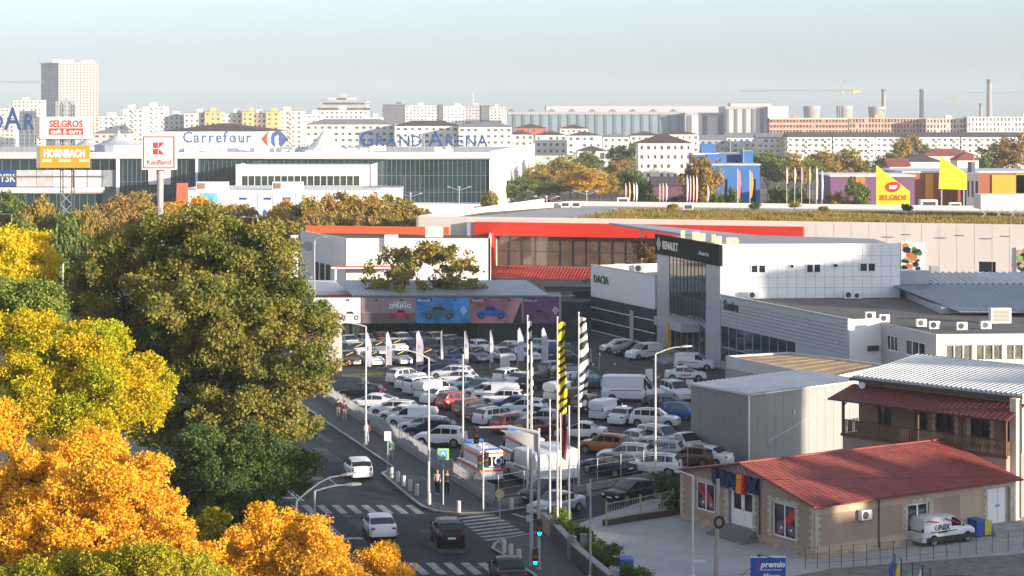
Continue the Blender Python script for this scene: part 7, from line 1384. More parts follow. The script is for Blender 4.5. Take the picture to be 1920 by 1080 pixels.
# white railing on a low wall along the pavement
ry0, ry1 = 141.2, 200.0; rl = thing('street_railing', 'white picket railing on a low wall between pavement and car park', 'railing', (0, 0, 0)); rfm = M('railing_white', (.30, .31, .33), .5, .08, 1.0)
m_ = MB(); m_.wall(rq(-4.1, ry1), rq(-4.1, ry0), -.03, .55, .22); m_.build('low_wall', M('wall_grey', (.20, .19, .18), .9, .2, .8), rl)
ln = math.hypot(rq(-4, ry1)[0] - rq(-4, ry0)[0], ry1 - ry0); npan = 28; pk = MB()
pm = MB().box((0, 0, .5), (.07, .07, 1.15)).mesh('post', rfm)
for i in range(npan + 1): Y = ry0 + (ry1 - ry0) * i / npan; obj('post', pm, rl, loc=(*rq(-3.98, Y), 0))
for z in (.66, 1.45):
    a, b = rq(-3.98, ry0), rq(-3.98, ry1); MB().par((a[0], a[1], z), (b[0] - a[0], b[1] - a[1], 0), (.05, .02, 0), (0, 0, .06)).build('rail', rfm, rl)
for i in range(int(ln / .14)): Y = ry0 + (ry1 - ry0) * i / (ln / .14); pk.box((*rq(-3.96, Y), .7), (.018, .022, .76), R(107))
pk.build('picket_infill', rfm, rl, kind='stuff')
# car park wall and wire fence along the side street
w0, w1 = Vector((-1.0, 141.0)), Vector((13.4, 155.2)); t = thing('wire_fence', 'wire fence on a low wall along the side street', 'fence', (w0.x, w0.y, 0)); d = w1 - w0
m_ = MB(); m_.wall((0, 0), (d.x, d.y), -.02, .5, .25); m_.build('low_wall', MATS['wall_grey'], t); n = 8
for i in range(n + 1): MB().tube([(d.x * i / n + .05, d.y * i / n, .4), (d.x * i / n + .05, d.y * i / n, 2.3)], .035, 6).build('post', steel, t)
for z in (.8, 1.3, 1.8, 2.25): MB().tube([(0, 0, z), (d.x, d.y, z)], .012, 4).build('wire', steel, t)
for i, (pa, pb, hgt, lab) in enumerate(((G(1280, 960), G(1440, 905), 1.9, 'wire fence between shop and grey shed'),)):
    t = thing('wire_fence', lab, 'fence', (pa[0], pa[1], 0)); n = 6; dx, dy = pb[0] - pa[0], pb[1] - pa[1]
    for k in range(n + 1): MB().tube([(dx * k / n, dy * k / n, 0), (dx * k / n, dy * k / n, hgt)], .035, 6).build('post', steel, t)
    for z in np.arange(.3, hgt, .3): MB().tube([(0, 0, z), (dx, dy, z)], .01, 4).build('wire', steel, t)
# retaining wall and planter at the pole island
pw = [Vector(G(1013, 995)), Vector(G(1037, 1016)), Vector(G(1070, 1052)), Vector(G(1140, 1112))]; t = thing('planter_wall', 'brown retaining wall with planting along the pole island', 'wall', (pw[0].x, pw[0].y, 0)); pb_ = lambda v: (v.x - pw[0].x, v.y - pw[0].y)
for a, b, mt, h in ((0, 1, M('ochre_wall', (.34, .22, .12), .9, .2, .8), 1.15), (1, 2, M('dark_wall', (.07, .055, .05), .9, .2, .8), 1.1), (2, 3, M('dark_wall', (.07, .055, .05), .9, .2, .8), 1.0)): MB().wall(pb_(pw[a]), pb_(pw[b]), 0, h, .3).build('wall_section', mt, t); MB().wall(pb_(pw[a] + Vector((-.04, 0))), pb_(pw[b] + Vector((-.04, 0))), h, h + .1, .4).build('coping', kerbmat, t)
for v, h in ((pw[1], 1.5), (pw[2], 1.55), (pw[2] + Vector((.8, .3)), 1.6), (pw[0] + Vector((.2, .1)), 1.4)): MB().box((*pb_(v), 0), (.42, .42, h)).build('pier', M('pier_grey', (.17, .18, .19), .85, .15), t)
# lattice gate piece at the yard entrance
pa, pb2 = Vector(G(1137, 988)), Vector(G(1262, 962)); t = thing('yard_gate', 'open lattice gate fence in yellowed paint before the yard', 'gate', (pa.x, pa.y, 0)); d = pb2 - pa; n = 26; gm = M('gate_paint', (.34, .29, .17), .6, .25, 3.0)
for i in range(n + 1): MB().box((d.x * i / n, d.y * i / n, .5), (.03, .03, 1.0)).build('bar', gm, t)
for z in (.45, .95, 1.5): MB().par((0, 0, z), (d.x, d.y, 0), (.03, -.03, 0), (0, 0, .05)).build('rail', gm, t)
for f in (0, .5, 1): MB().box((d.x * f, d.y * f, 0), (.12, .12, 1.7)).build('post', gm, t)
MB().wall((-.1, .2), (d.x + 2.5, d.y + .9), 0, .42, .25).build('low_wall', MATS['dark_wall'], t); MB().tube([(d.x * .78, d.y * .78 - .06, .5), (d.x, d.y - .06, 1.5)], .035, 6).build('brace', gm, t)
# flag poles and flags
def stripes(name, a, b, scale):
    if name in MATS: return MATS[name]
    m = bpy.data.materials.new(name); m.use_nodes = True; tt = m.node_tree; bs = tt.nodes['Principled BSDF']; bs.inputs['Roughness'].default_value = .8
    g_ = tt.nodes.new('ShaderNodeTexCoord'); mp = tt.nodes.new('ShaderNodeMapping'); mp.inputs['Rotation'].default_value = (0, R(38), 0); tt.links.new(g_.outputs['Object'], mp.inputs[0]); wv = tt.nodes.new('ShaderNodeTexWave'); wv.bands_direction = 'Z'; wv.inputs['Scale'].default_value = scale; wv.inputs['Distortion'].default_value = 9; wv.inputs['Detail'].default_value = 2; wv.inputs['Detail Scale'].default_value = .8
    tt.links.new(mp.outputs[0], wv.inputs[0]); cr = tt.nodes.new('ShaderNodeValToRGB'); cr.color_ramp.interpolation = 'CONSTANT'; cr.color_ramp.elements[0].color = (*a, 1); cr.color_ramp.elements[1].color = (*b, 1); cr.color_ramp.elements[1].position = .45
    tt.links.new(wv.outputs[0], cr.inputs[0]); tt.links.new(cr.outputs[0], bs.inputs['Base Color']); MATS[name] = m; return m
fl_y = stripes('flag_yellow', (.015, .015, .015), (.75, .58, .01), .7); fl_w = stripes('flag_white', (.02, .02, .022), (.75, .74, .72), .5); fl_m = M('flag_maroon', (.14, .02, .03), .8, .5, 3.0)
def banner(t, z0, z1, w_, mat, ph=0.0, fold=.14, taper=0.0):
    m_ = MB(); nz, nx = 22, 8; vs = []
    for i in range(nz + 1):
        q = i / nz; z = z1 + (z0 - z1) * q
        for j in range(nx + 1):
            u = j / nx; ww = w_ * (1 - .3 * math.sin(q * 3.0 + ph) ** 2 - taper * q); sag = .35 * u * (1 - q)
            vs.append((.06 + u * ww, fold * math.sin(5.5 * u + 4 * q + ph) * (.3 + u), z - sag * .6 - .25 * u * q))
    m_.add(vs, [(i * (nx + 1) + j, (i + 1) * (nx + 1) + j, (i + 1) * (nx + 1) + j + 1, i * (nx + 1) + j + 1) for i in range(nz) for j in range(nx)]); return m_.build('flag', mat, t, 180)
for px, py, yt, fl, lab in ((989, 938, 594, ('w', 597, 800, .35), 'flag pole with a furled black and white flag'), (1085, 922, 588, ('w', 592, 762, .7), 'flag pole with a wide black and white striped flag'), (1045, 1004, 597, ('y', 600, 772, .58), 'flag pole with a yellow and black striped flag'), (1031, 990, 752, None, 'bare white flag pole left of the yellow flag'), (1067, 1010, 764, None, 'bare white flag pole right of the yellow flag'), (1051, 1000, 768, ('m', 772, 858, .42), 'shorter flag pole with a hanging maroon flag')):
    x, y = G(px, py); t = thing('flag_pole', lab, 'flag pole', (x, y, 0), group='flag poles at the car park entrance'); z = Z_(yt, y); MB().tube([(0, 0, 0), (0, 0, z)], [.085, .05], 10).build('pole', pole_white, t); MB().lathe([(.06, z), (.09, z + .06), (.02, z + .14)], n=8).build('finial', pole_white, t)
    if fl: banner(t, Z_(fl[2], y), Z_(fl[1], y), fl[3], {'w': fl_w, 'y': fl_y, 'm': fl_m}[fl[0]], px * .1)
# feather banners of the show row
fbm = M('banner_cloth', (.45, .44, .50), .8, .08, 1.5)
for i, (px, py, yt, w_) in enumerate(((686, 704, 627, .55), (724, 688, 626, .6), (781, 699, 624, .7), (827, 695, 622, .2), (871, 695, 622, .4), (919, 694, 620, .3), (971, 690, 618, .6), (1016, 690, 618, .65))):
    x, y = G(px, py); z = Z_(yt, y); t = thing('feather_banner', f'pale feather banner, {ORD[i]} from the left over the show cars', 'banner', (x, y, 0), group='feather banners over the show cars'); MB().tube([(0, 0, 0), (0, 0, z)], .035, 6).build('pole', pole_white, t); MB().box((0, 0, 0), (.5, .5, .06)).build('foot', darkmetal, t)
    zl = z - 3.4; m_ = MB(); n = 10; vs = []
    for k in range(n + 1): q = k / n; ww = w_ * (min(1, .25 + 2.2 * q)); vs += [(.04, .02 * math.sin(6 * q), z - (z - zl) * q), (.04 + ww, .12 * math.sin(5 * q + i), z - (z - zl) * q + (.25 if q < .5 else 0) * (1 - 2 * q))]
    m_.add(vs, [(2 * k, 2 * k + 2, 2 * k + 3, 2 * k + 1) for k in range(n)]); m_.build('cloth', fbm, t); MB().box((.04 + w_ * .5, -.06, (z + zl) / 2), (w_ * .3, .02, .4)).build('print', M('banner_print', (.35, .33, .45), .8, 0), t)
for px, py, yt, w_, lab, mt in ((947, 702, 664, 1.0, 'short pale totem in the front show row', M('totem_pale', (.5, .5, .52), .6, .05)), (1217, 716, 692, .75, 'white totem behind the long white van', frame_white), (1293, 737, 712, .7, 'small white totem left of the workshop', frame_white)):
    x, y = G(px, py); t = thing('totem', lab, 'totem', (x, y, 0)); MB().box((0, 0, .05), (w_, .25, Z_(yt, y) - .05)).build('body', mt, t); MB().box((0, 0, 0), (w_ * 1.2, .5, .06)).build('foot', darkmetal, t)
x, y = G(622, 695); t = thing('dealer_pylon', 'tall pale grey double pylon at the left edge of the car park', 'pylon', (x, y, 0)); z = Z_(581, y)
for dx in (-.55, .55): MB().box((dx, 0, 0), (1.06, .5, z)).build('slab', M('pylon_grey', (.46, .46, .42), .6, .06, .5), t)
for i in range(3): MB().box((-.3 + .5 * i, -.27, z * .68), (.35, .03, .1)).build('lettering_bar', frame_white, t)
t = thing('white_pylon', 'slim white pylon behind the big green tree edge', 'pylon', (X_(634, 232), 232, 0)); MB().box((0, 0, 0), (.7, .5, Z_(640, 232))).build('slab', warmwhite, t); MB().box((0, 0, 0), (1.0, .8, .2)).build('base', kerbmat, t)
t = thing('white_pylon', 'narrow white wall pylon left of the white workshop', 'pylon', (X_(552, 290), 290, 0)); MB().box((0, 0, 0), (1.0, .5, Z_(441, 290))).build('slab', warmwhite, t); MB().box((0, 0, 0), (1.3, .8, .2)).build('base', kerbmat, t)
# bins
def wheelie(x, y, rz, col, label, s_=1.0):
    t = thing('wheeled_bin', label, 'bin', (x, y, .02), rz); m_ = MB(); a, b = .27 * s_, .34 * s_; c, d = .33 * s_, .40 * s_; h = .95 * s_
    m_.add([(-a, -b, .06), (a, -b, .06), (a, b, .06), (-a, b, .06), (-c, -d, h), (c, -d, h), (c, d, h), (-c, d, h)], [(3, 2, 1, 0), (4, 5, 6, 7), (0, 1, 5, 4), (1, 2, 6, 5), (2, 3, 7, 6), (3, 0, 4, 7)]); m_.build('body', col, t); MB().add([(-c - .03, -d - .04, h), (c + .03, -d - .04, h), (c + .03, d + .02, h + .02), (-c - .03, d + .02, h + .02), (-c, -d, h + .07), (c, -d, h + .07), (c, d, h + .1), (-c, d, h + .1)], [(3, 2, 1, 0), (4, 5, 6, 7), (0, 1, 5, 4), (1, 2, 6, 5), (2, 3, 7, 6), (3, 0, 4, 7)]).build('lid', col, t)
    for sx_ in (-a, a): MB().lathe([(.1, -.03), (.1, .03)], (sx_, b, .1), 10, axis='x').build('wheel', tyre_m, t)
    MB().tube([(-c * .8, d + .06, h + .02), (c * .8, d + .06, h + .02)], .02, 6).build('handle', black, t)
bb = M('bin_blue', (.02, .09, .33), .5, .05); wheelie(*G(1830, 1006), R(30), bb, 'blue wheeled bin behind the shop van', 1.12); wheelie(*G(1846, 1004), R(30), M('bin_yellow', (.55, .50, .04), .5, .05), 'yellow wheeled bin beside the blue one', .95); wheelie(*G(1174, 1083), R(5), bb, 'blue wheeled bin alone in the concrete yard', 1.15)
x, y = G(674, 812); t = thing('street_bin', 'dark street bin against the white railing', 'bin', (x + .6, y, .13)); MB().lathe([(.24, 0), (.28, .1), (.3, .8), (.26, .95)], n=14).build('body', darkmetal, t); MB().lathe([(.31, .9), (.3, 1.02), (.1, 1.08)], n=14).build('lid', black, t)
# blue tyre-service sign, pennant posts and wire fence at the bottom right
Yp = 113.5; t = thing('service_sign', 'blue tyre service sign with white lettering at the bottom edge', 'sign', (X_(1440, Yp), Yp, 0)); z = Z_(1045, Yp); ps_ = M('premio_blue', (.012, .07, .32), .45, .03)
MB().box((0, 0, z - 1.9), (1.95, .22, 1.9)).build('panel', ps_, t); MB().box((0, 0, z), (2.0, .26, .04)).build('cap', pole_white, t); m_ = MB(); m_.text('premio', (-.42, -.115, z - .52), (1, 0, 0), up, .46, .01, shear=.25, bold=.03); m_.text('Anvelope si Servicii', (-.47, -.115, z - .72), (1, 0, 0), up, .155, .01, shear=.1); m_.text('Miserv', (-.32, -.115, z - 1.12), (1, 0, 0), up, .36, .01, shear=.2, bold=.01); m_.build('lettering', white_sign, t); MB().add([(-.75, -.12, z - .66), (-.48, -.12, z - .62), (-.44, -.12, z - .3), (-.62, -.12, z - .24), (-.55, -.12, z - .45)], [(0, 1, 2, 3, 4)]).build('red_mark', M('premio_red', (.35, .03, .10), .5, .2), t)
for sx_ in (-.7, .7): MB().box((sx_, 0, 0), (.1, .1, max(.1, z - 1.9))).build('leg', steel, t)
MB().tube([(-.55, 0, z + .02), (-.3, -.1, z + .16), (.25, -.2, z - .02)], .025, 6).build('lamp_cable', black, t); MB().ell((-.5, -.05, z + .12), (.14, .1, .07)).build('lamp', black, t)
for i, (px, yt, c) in enumerate(((1678, 1040, (.03, .08, .35)), (1690, 1047, (.75, .55, .03)), (1711, 1055, (.1, .42, .14)), (1730, 1060, (.7, .7, .7)), (1744, 1066, (.6, .04, .05)))):
    Y = 114 + .3 * i; x = X_(px, Y); t = thing('pennant_post', ['blue', 'yellow', 'green', 'white', 'red'][i] + ' pennant on a dark blue post at the bottom edge', 'pennant', (x, Y, 0), group='pennants at the bottom edge'); z = Z_(yt, Y); MB().tube([(0, 0, 0), (0, 0, z)], .04, 6).build('post', M('post_blue', (.02, .045, .15), .5, .05), t); MB().tube([(0, 0, z), (-.12, 0, z - .02)], .03, 6).build('hook', MATS['post_blue'], t)
    MB().add([(-.08, 0, z - .15), (-.34, 0, z - .8), (-.3, .03, 0.1), (-.06, .02, .1)], [(0, 1, 2, 3)]).build('pennant', M('pennant_%d' % i, c, .7, .1), t)
pts = [G(1510, 1068), G(1600, 1062), G(1700, 1053), G(1800, 1043), G(1920, 1030), (40, 134)]; t = thing('mesh_fence', 'thin dark mesh fence along the gravel verge', 'fence', (pts[0][0], pts[0][1], 0))
for a, b in zip(pts[:-1], pts[1:]):
    n = 4
    for k in range(n): MB().tube([(a[0] + (b[0] - a[0]) * k / n - pts[0][0], a[1] + (b[1] - a[1]) * k / n - pts[0][1], zz) for zz in (0, 1.35)], .022, 5).build('post', darkmetal, t)
    for zz in (.35, .85, 1.3): MB().tube([(a[0] - pts[0][0], a[1] - pts[0][1], zz), (b[0] - pts[0][0], b[1] - pts[0][1], zz)], .008, 4).build('wire', darkmetal, t)
a_ = P2(sy(1617), 0, 0); ac_unit(A.x + P2(sy(1617), 0, -.25)[0], A.y + P2(sy(1617), 0, -.25)[1], 2.0, angS, 'white air conditioner on the side wall of the shop', 1.0)
cp_ = Vector((*G(1343, 1080), Z_(900, G(1343, 1080)[1])))
for i, e in enumerate((Vector((A.x + P1(sx(1352), 3.2, -.1)[0], A.y + P1(sx(1352), 3.2, -.1)[1], 3.2)), Vector((X_(1297, 119), 119, 5.6)), Vector((70, 121, 7.5)))):
    t = thing('overhead_cable', ['thin cable from the concrete pole to the shop gable', 'thin cable from the concrete pole to the yard lamp', 'long thin cable from the concrete pole to the right'][i], 'cable', cp_); MB().tube([(0, 0, 0)] + [(e - cp_) * q - Vector((0, 0, .5 * math.sin(math.pi * q))) for q in (.2, .4, .6, .8, 1)], .014, 4).build('wire', black, t)
# cones
for px, py, lab in ((1153, 689, 'red and white traffic cone before the showroom'), (1112, 690, 'red traffic cone left of the first cone')):
    x, y = G(px, py); t = thing('traffic_cone', lab, 'cone', (x, y, .01)); MB().lathe([(.17, .04), (.1, .35), (.03, .72)], n=12).build('body', M('cone_red', (.45, .06, .07), .6, 0), t); MB().lathe([(.115, .33), (.085, .46)], n=12).build('band', frame_white, t); MB().box((0, 0, 0), (.4, .4, .04)).build('foot', black, t)
# far flags behind the hypermarket
fcols = [M('flag_pink', (.66, .14, .24), .8, .2, 1.0), M('flag_orange', (.72, .22, .05), .8, .2, 1.0), M('flag_rose', (.72, .52, .52), .8, .2, 1.0), M('flag_white2', (.7, .68, .68), .8, .1, 1.0)]
fl_ = [(1173, 346, 376), (1180, 344, 376), (1188, 345, 377), (1193, 345, 377), (1237, 347, 376), (1243, 346, 376), (1249, 346, 376), (1288, 332, 376), (1294, 332, 376), (1300, 332, 376), (1306, 332, 376), (1327, 350, 377), (1383, 319, 374), (1406, 321, 372), (1475, 316, 345), (1490, 316, 345), (1503, 315, 345), (1518, 316, 345), (1531, 315, 375), (1541, 322, 375)]
for i, (px, y0, y1) in enumerate(fl_):
    Y = 400 + (i % 3) * 4; x = X_(px, Y); z0, z1 = Z_(y1, Y), Z_(y0, Y); t = thing('promo_flag', f'{["pink", "orange", "rose", "white"][i % 4]} promotional flag, {ORD[i] if i < 16 else ["seventeenth", "eighteenth", "nineteenth", "twentieth"][i - 16]} from the left behind the hypermarket roof', 'flag', (x, Y, 0), group='promotional flags behind the hypermarket'); MB().tube([(0, 0, 0), (0, 0, z1 + .3)], .07, 6).build('pole', pole_white, t)
    ww = .75 if i in (12, 13) else .34; MB().add([(.08, 0, z1), (ww * .7, .1, z1 - .3), (ww, .2, z1 - (z1 - z0) * .45), (ww * .6, .05, z0 + .3), (.08, 0, z0)], [(0, 1, 2, 3, 4)]).build('cloth', fcols[i % 4], t)
# ================================================================== people on the pavement
skin_m = M('skin', (.45, .26, .19), .6, .05)
def person(px, py, face, label, top, bottom, hair, pose, h=1.68, xy=None):
    x, y = xy if xy else G(px, py); t = thing('person', label, 'person', (x, y, .13), R(face), group='people on the pavement'); s_ = h / 1.7
    def skinned(name, V, E, rad, mat, sub=2):
        me = bpy.data.meshes.new(name); me.from_pydata([tuple(c * s_ for c in v) for v in V], E, []); o = obj(name, me, t); o.modifiers.new('skin', 'SKIN'); 
        for i, r_ in enumerate(rad): me.skin_vertices[0].data[i].radius = (r_ * s_, r_ * s_)
        me.skin_vertices[0].data[0].use_root = True; o.modifiers['skin'].use_smooth_shade = True; m = o.modifiers.new('sub', 'SUBSURF'); m.levels = sub; m.render_levels = sub; me.materials.append(mat); return o
    st = pose
    # body: pelvis, chest, neck, head, arms with hands, legs with feet
    V = [(0, 0, .93), (0, 0, 1.18), (0, 0, 1.40), (0, .0, 1.50), (.02, 0, 1.62), (0, .17, 1.40), (.02, .23, 1.14), (.10 * st + .06, .22, .92), (.12 * st + .08, .21, .84), (0, -.17, 1.40), (-.02, -.23, 1.14), (-.10 * st + .06, -.22, .92), (-.12 * st + .08, -.21, .84), (0, .09, .88), (.14 * st, .10, .50), (.02 * st, .10, .08), (.14 + .02 * st, .11, .04), (0, -.09, .88), (-.08 * st, -.10, .50), (-.26 * st, -.10, .09), (-.12 - .14 * st + .14, -.11, .04)]
    E = [(0, 1), (1, 2), (2, 3), (3, 4), (2, 5), (5, 6), (6, 7), (7, 8), (2, 9), (9, 10), (10, 11), (11, 12), (0, 13), (13, 14), (14, 15), (15, 16), (0, 17), (17, 18), (18, 19), (19, 20)]
    rad = [.12, .12, .12, .055, .095, .06, .045, .036, .035, .06, .045, .036, .035, .085, .06, .042, .045, .085, .06, .042, .045]
    skinned('body', V, E, rad, skin_m); skinned('top', [V[i] for i in (0, 1, 2, 5, 6, 7, 9, 10, 11)], [(0, 1), (1, 2), (2, 3), (3, 4), (4, 5), (2, 6), (6, 7), (7, 8)], [.155, .145, .15, .08, .066, .056, .08, .066, .056], top); skinned('trousers', [V[i] for i in (0, 13, 14, 15, 17, 18, 19)], [(0, 1), (1, 2), (2, 3), (0, 4), (4, 5), (5, 6)], [.14, .105, .082, .062, .105, .082, .062], bottom)
    MB().ell((-.015 * s_, 0, 1.66 * s_), (.115 * s_, .105 * s_, .115 * s_), 10, 6).build('hair', hair, t, 180)
    for i in (16, 20): MB().ell((V[i][0] * s_ - .03, V[i][1] * s_, .05), (.13, .05, .05), 8, 5).build('shoe', M('shoe_pale', (.6, .6, .6), .6, 0) if top.name != 'cloth_black' else black, t, 180)
    for sgn in (-1, 1): MB().ell(((.02 + .088) * s_, sgn * .035 * s_, 1.635 * s_), (.012, .014, .01), 6, 4).build('eye', black, t, 180)
    MB().ell((.125 * s_, 0, 1.605 * s_), (.02, .016, .024), 6, 4).build('nose', skin_m, t, 180)
    return t
cp = M('cloth_pink', (.55, .36, .38), .9, .1, 5.0); ck = M('cloth_black', (.015, .015, .018), .9, 0); hb_ = M('hair_brown', (.10, .05, .025), .7, .1); hr = M('hair_auburn', (.28, .10, .03), .7, .1)
person(820, 930, -95, 'person in pale pink top and black trousers walking towards us beside the crossing sign', cp, ck, M('hair_fair', (.36, .22, .11), .7, .1), 1.0); person(838, 931, -85, 'person in black clothes walking behind the sign pole', ck, ck, hr, .6)
person(688, 832, 100, 'person in pale pink top and light trousers behind the lamp pole', M('cloth_rose', (.5, .36, .38), .9, .1), M('cloth_pale', (.45, .43, .43), .9, .05), hb_, .8); person(733, 866, 100, 'person in green-grey clothes hidden behind the bus stop plate', M('cloth_green', (.05, .13, .12), .9, .1), M('cloth_denim', (.10, .16, .2), .9, .1), hb_, .7); person(646, 790, 95, 'person in dark red top near the tree edge on the pavement', M('cloth_wine', (.13, .03, .05), .9, .1), M('cloth_tan', (.4, .3, .22), .9, .1), hb_, .9); person(634, 786, 95, 'person in dark clothes at the tree edge on the pavement', ck, M('cloth_tan', (.4, .3, .22), .9, .1), hb_, .5)
# ================================================================== trees
bark = M('bark', (.075, .058, .042), .9, .3, 3.0, .4, 10)
def leaf_mesh(name, C, N, size, mat, aspect=.33, droop=.0):
    """C leaf centres, N outward directions -> pointed leaf faces"""
    k = len(C); a = rng.normal(0, 1, (k, 3)) + N * 1.1 + np.array([0, 0, -droop]); a /= np.linalg.norm(a, axis=1)[:, None]
    b = rng.normal(0, 1, (k, 3)); b -= a * (a * b).sum(1)[:, None]; b /= np.linalg.norm(b, axis=1)[:, None]
    s = size * rng.uniform(.6, 1.35, (k, 1)); V = np.empty((k, 4, 3)); V[:, 0] = C - a * s * .5; V[:, 2] = C + a * s * .5; mid = C + a * s * .02; V[:, 1] = mid + b * s * aspect; V[:, 3] = mid - b * s * aspect
    nn = np.cross(a, b); V[:, 1] += nn * s * .12; V[:, 3] += nn * s * .12
    me = bpy.data.meshes.new(name); me.vertices.add(4 * k); me.vertices.foreach_set('co', V.reshape(-1)); me.loops.add(4 * k); me.loops.foreach_set('vertex_index', np.arange(4 * k)); me.polygons.add(k); me.polygons.foreach_set('loop_start', np.arange(k) * 4); me.polygons.foreach_set('loop_total', np.full(k, 4)); me.update(); me.materials.append(mat); return me
def crown_points(blobs, n_leaf, clump_r, per, shell=.5, flat=.75):
    """leaf clumps spread through the volume of the blobs, denser towards the outside"""
    sub = []
    for b in blobs:
        k = 17; d = rng.normal(0, 1, (k, 3)); d /= np.linalg.norm(d, axis=1)[:, None]; f = rng.uniform(.20, .44, k); rr = rng.uniform(.5, 1.04, k)
        sub.append([(*(np.array(b[:3]) + d[i] * rr[i] * np.array(b[3:6])), *(np.array(b[3:6]) * f[i] * np.array([1.1, 1.1, .85]))) for i in range(k)])
    w_ = np.array([b[3] * b[4] + b[4] * b[5] + b[3] * b[5] for b in blobs]); w_ = w_ / w_.sum(); CC = []; NN = []; tips = []
    for b, q in zip(blobs, w_):
        nc = max(3, int(n_leaf * q / per)); d = rng.normal(0, 1, (nc, 3)); d /= np.linalg.norm(d, axis=1)[:, None]; rad = (shell + (1 - shell) * rng.random(nc) ** .6)
        sb_ = np.array(sub.pop(0)); sw_ = sb_[:, 3] * sb_[:, 5]; pick = rng.choice(len(sb_), nc, p=sw_ / sw_.sum())
        lump = 1 + rng.normal(0, .10, nc) + .35 * (rng.random(nc) < .04)
        c = sb_[pick, :3] + d * (rad * lump)[:, None] * sb_[pick, 3:6]; tips.append(c)
        cr = clump_r * rng.uniform(.6, 1.4, len(c)); m_ = rng.integers(int(per * .6), int(per * 1.4) + 1, len(c)); idx = np.repeat(np.arange(len(c)), m_)
        off = rng.normal(0, 1, (len(idx), 3)); off /= np.maximum(1e-6, np.linalg.norm(off, axis=1))[:, None]; off *= (rng.random(len(idx)) ** .45)[:, None] * cr[idx][:, None]; off[:, 2] *= flat
        CC.append(c[idx] + off); NN.append(d[idx] * .6 + off / (cr[idx][:, None] + 1e-6) * .7)
    return np.concatenate(CC), np.concatenate(NN), tips
def tree(label, base, blobs, n_leaf, leaf, mat, clump=.75, per=70, trunk_r=.3, fork=None, cat='tree', group=None, name='tree', droop=.3, twigs=26, lean=(0, 0), shell=.5, shrub=False):
    t = thing(name, label, cat, (base[0], base[1], 0), group=group); bl = [(b[0] - base[0], b[1] - base[1], *b[2:]) for b in blobs]
    C, N, tips = crown_points(bl, n_leaf, clump, per, shell); obj('crown', leaf_mesh('crown', C, N, leaf, mat, droop=droop), t)
    m_ = MB(); fz = fork or min(b[2] - b[5] * .6 for b in bl); fz = max(.5, fz); f = Vector((lean[0], lean[1], fz)); wob = lambda s_: Vector((random.gauss(0, s_), random.gauss(0, s_), 0))
    m_.tube([(0, 0, -.1), (0, 0, .25), f * .4 + wob(.05), f * .75 + wob(.08), f], [trunk_r * 1.5, trunk_r * 1.1, trunk_r, trunk_r * .85, trunk_r * .75], 9)
    for b, tp in zip(bl, tips):
        c = Vector(b[:3]); mid_ = f.lerp(c, .5) + wob(.25) + Vector((0, 0, .15 * (c - f).length)); rr = max(.05, trunk_r * .5 * min(1, b[3] / 3.5)); m_.tube([f - Vector((0, 0, .2)), mid_, c], [rr * 1.2, rr * .8, rr * .45], 6)
        k = min(len(tp), max(3, int(twigs * b[3] / 4)))
        for i in rng.choice(len(tp), k, replace=False): e = Vector(tp[i]); m_.tube([c.lerp(mid_, .35 * random.random()), c.lerp(e, .5) + wob(.2), e], [rr * .42, rr * .25, .015], 4, cap=False)
    m_.build('trunk', bark, t, 60); return t
def B_(px, py, Y, rpx, rpz, ry=None):                  # crown lobe surveyed in the photograph at distance Y
    s_ = Y / FPX; return (X_(px, Y), Y, Z_(py, Y), rpx * s_, ry or rpx * s_, rpz * s_)
olive = leaf_mat('leaf_olive', ['505e26', '68742e', '868640', 'a49444', '707c34', 'b08c3a'], .35, .34); oliveB = leaf_mat('leaf_deep_green', ['344820', '445a28', '566c2e', '687634'], .35, .22); yel = leaf_mat('leaf_yellow', ['e8c41c', 'f2d024', 'd0c428', 'f0c81e'], .3, .3); yelgreen = leaf_mat('leaf_yellow_green', ['7f8e18', 'a0a81c', 'c4b81c', 'dcb416', '98a41e'], .28, .3); orng = leaf_mat('leaf_orange', ['b8862c', 'f0b828', 'f6c834', 'eea422', 'f2cc3c', 'da9020', 'c8b43c'], .3, .3); pale = leaf_mat('leaf_pale_green', ['5c7028', '788a34', '909a40', '6c802c'], .4, .25); mixg = leaf_mat('leaf_green_gold', ['6c7c1e', '949a28', 'c0a824', '7c8c24'], .4, .3)
rs = random.getstate()
# big green tree over the boulevard
Yg = 135
big = [B_(300, 480, 138, 105, 62), B_(410, 470, 136, 110, 62), B_(500, 520, 134, 85, 66), B_(230, 560, 138, 85, 75), B_(350, 560, 132, 105, 70), B_(470, 610, 132, 95, 62), B_(570, 630, 132, 66, 58), B_(300, 660, 136, 95, 72), B_(400, 700, 134, 85, 55), B_(520, 715, 132, 75, 52), B_(250, 720, 138, 68, 50), B_(190, 470, 140, 46, 42), B_(545, 790, 131, 42, 30), B_(470, 770, 131, 50, 34), B_(330, 420, 137, 70, 30), B_(600, 700, 132, 38, 36), B_(350, 770, 134, 60, 40), B_(280, 790, 136, 60, 40), B_(420, 790, 132, 66, 40), B_(500, 810, 131, 46, 26), B_(200, 640, 138, 66, 66), B_(170, 540, 140, 44, 60)]
tree('huge dark green tree leaning over the boulevard', (X_(375, Yg), Yg), big, 225000, .215, olive, .66, 85, .48, fork=7.6, twigs=34, lean=(.9, -.5), droop=.5, name='street_tree')
tree('round dark green tree in shade below the huge tree', (X_(440, 126), 126), [B_(430, 890, 126, 110, 66), B_(370, 860, 125, 80, 56), B_(510, 890, 126, 70, 50), B_(420, 960, 124, 95, 55), B_(490, 950, 125, 60, 45), B_(350, 930, 125, 60, 50), B_(470, 850, 126, 60, 40), B_(560, 870, 127, 34, 28)], 80000, .18, oliveB, .55, 90, .2, fork=2.0, name='street_tree')
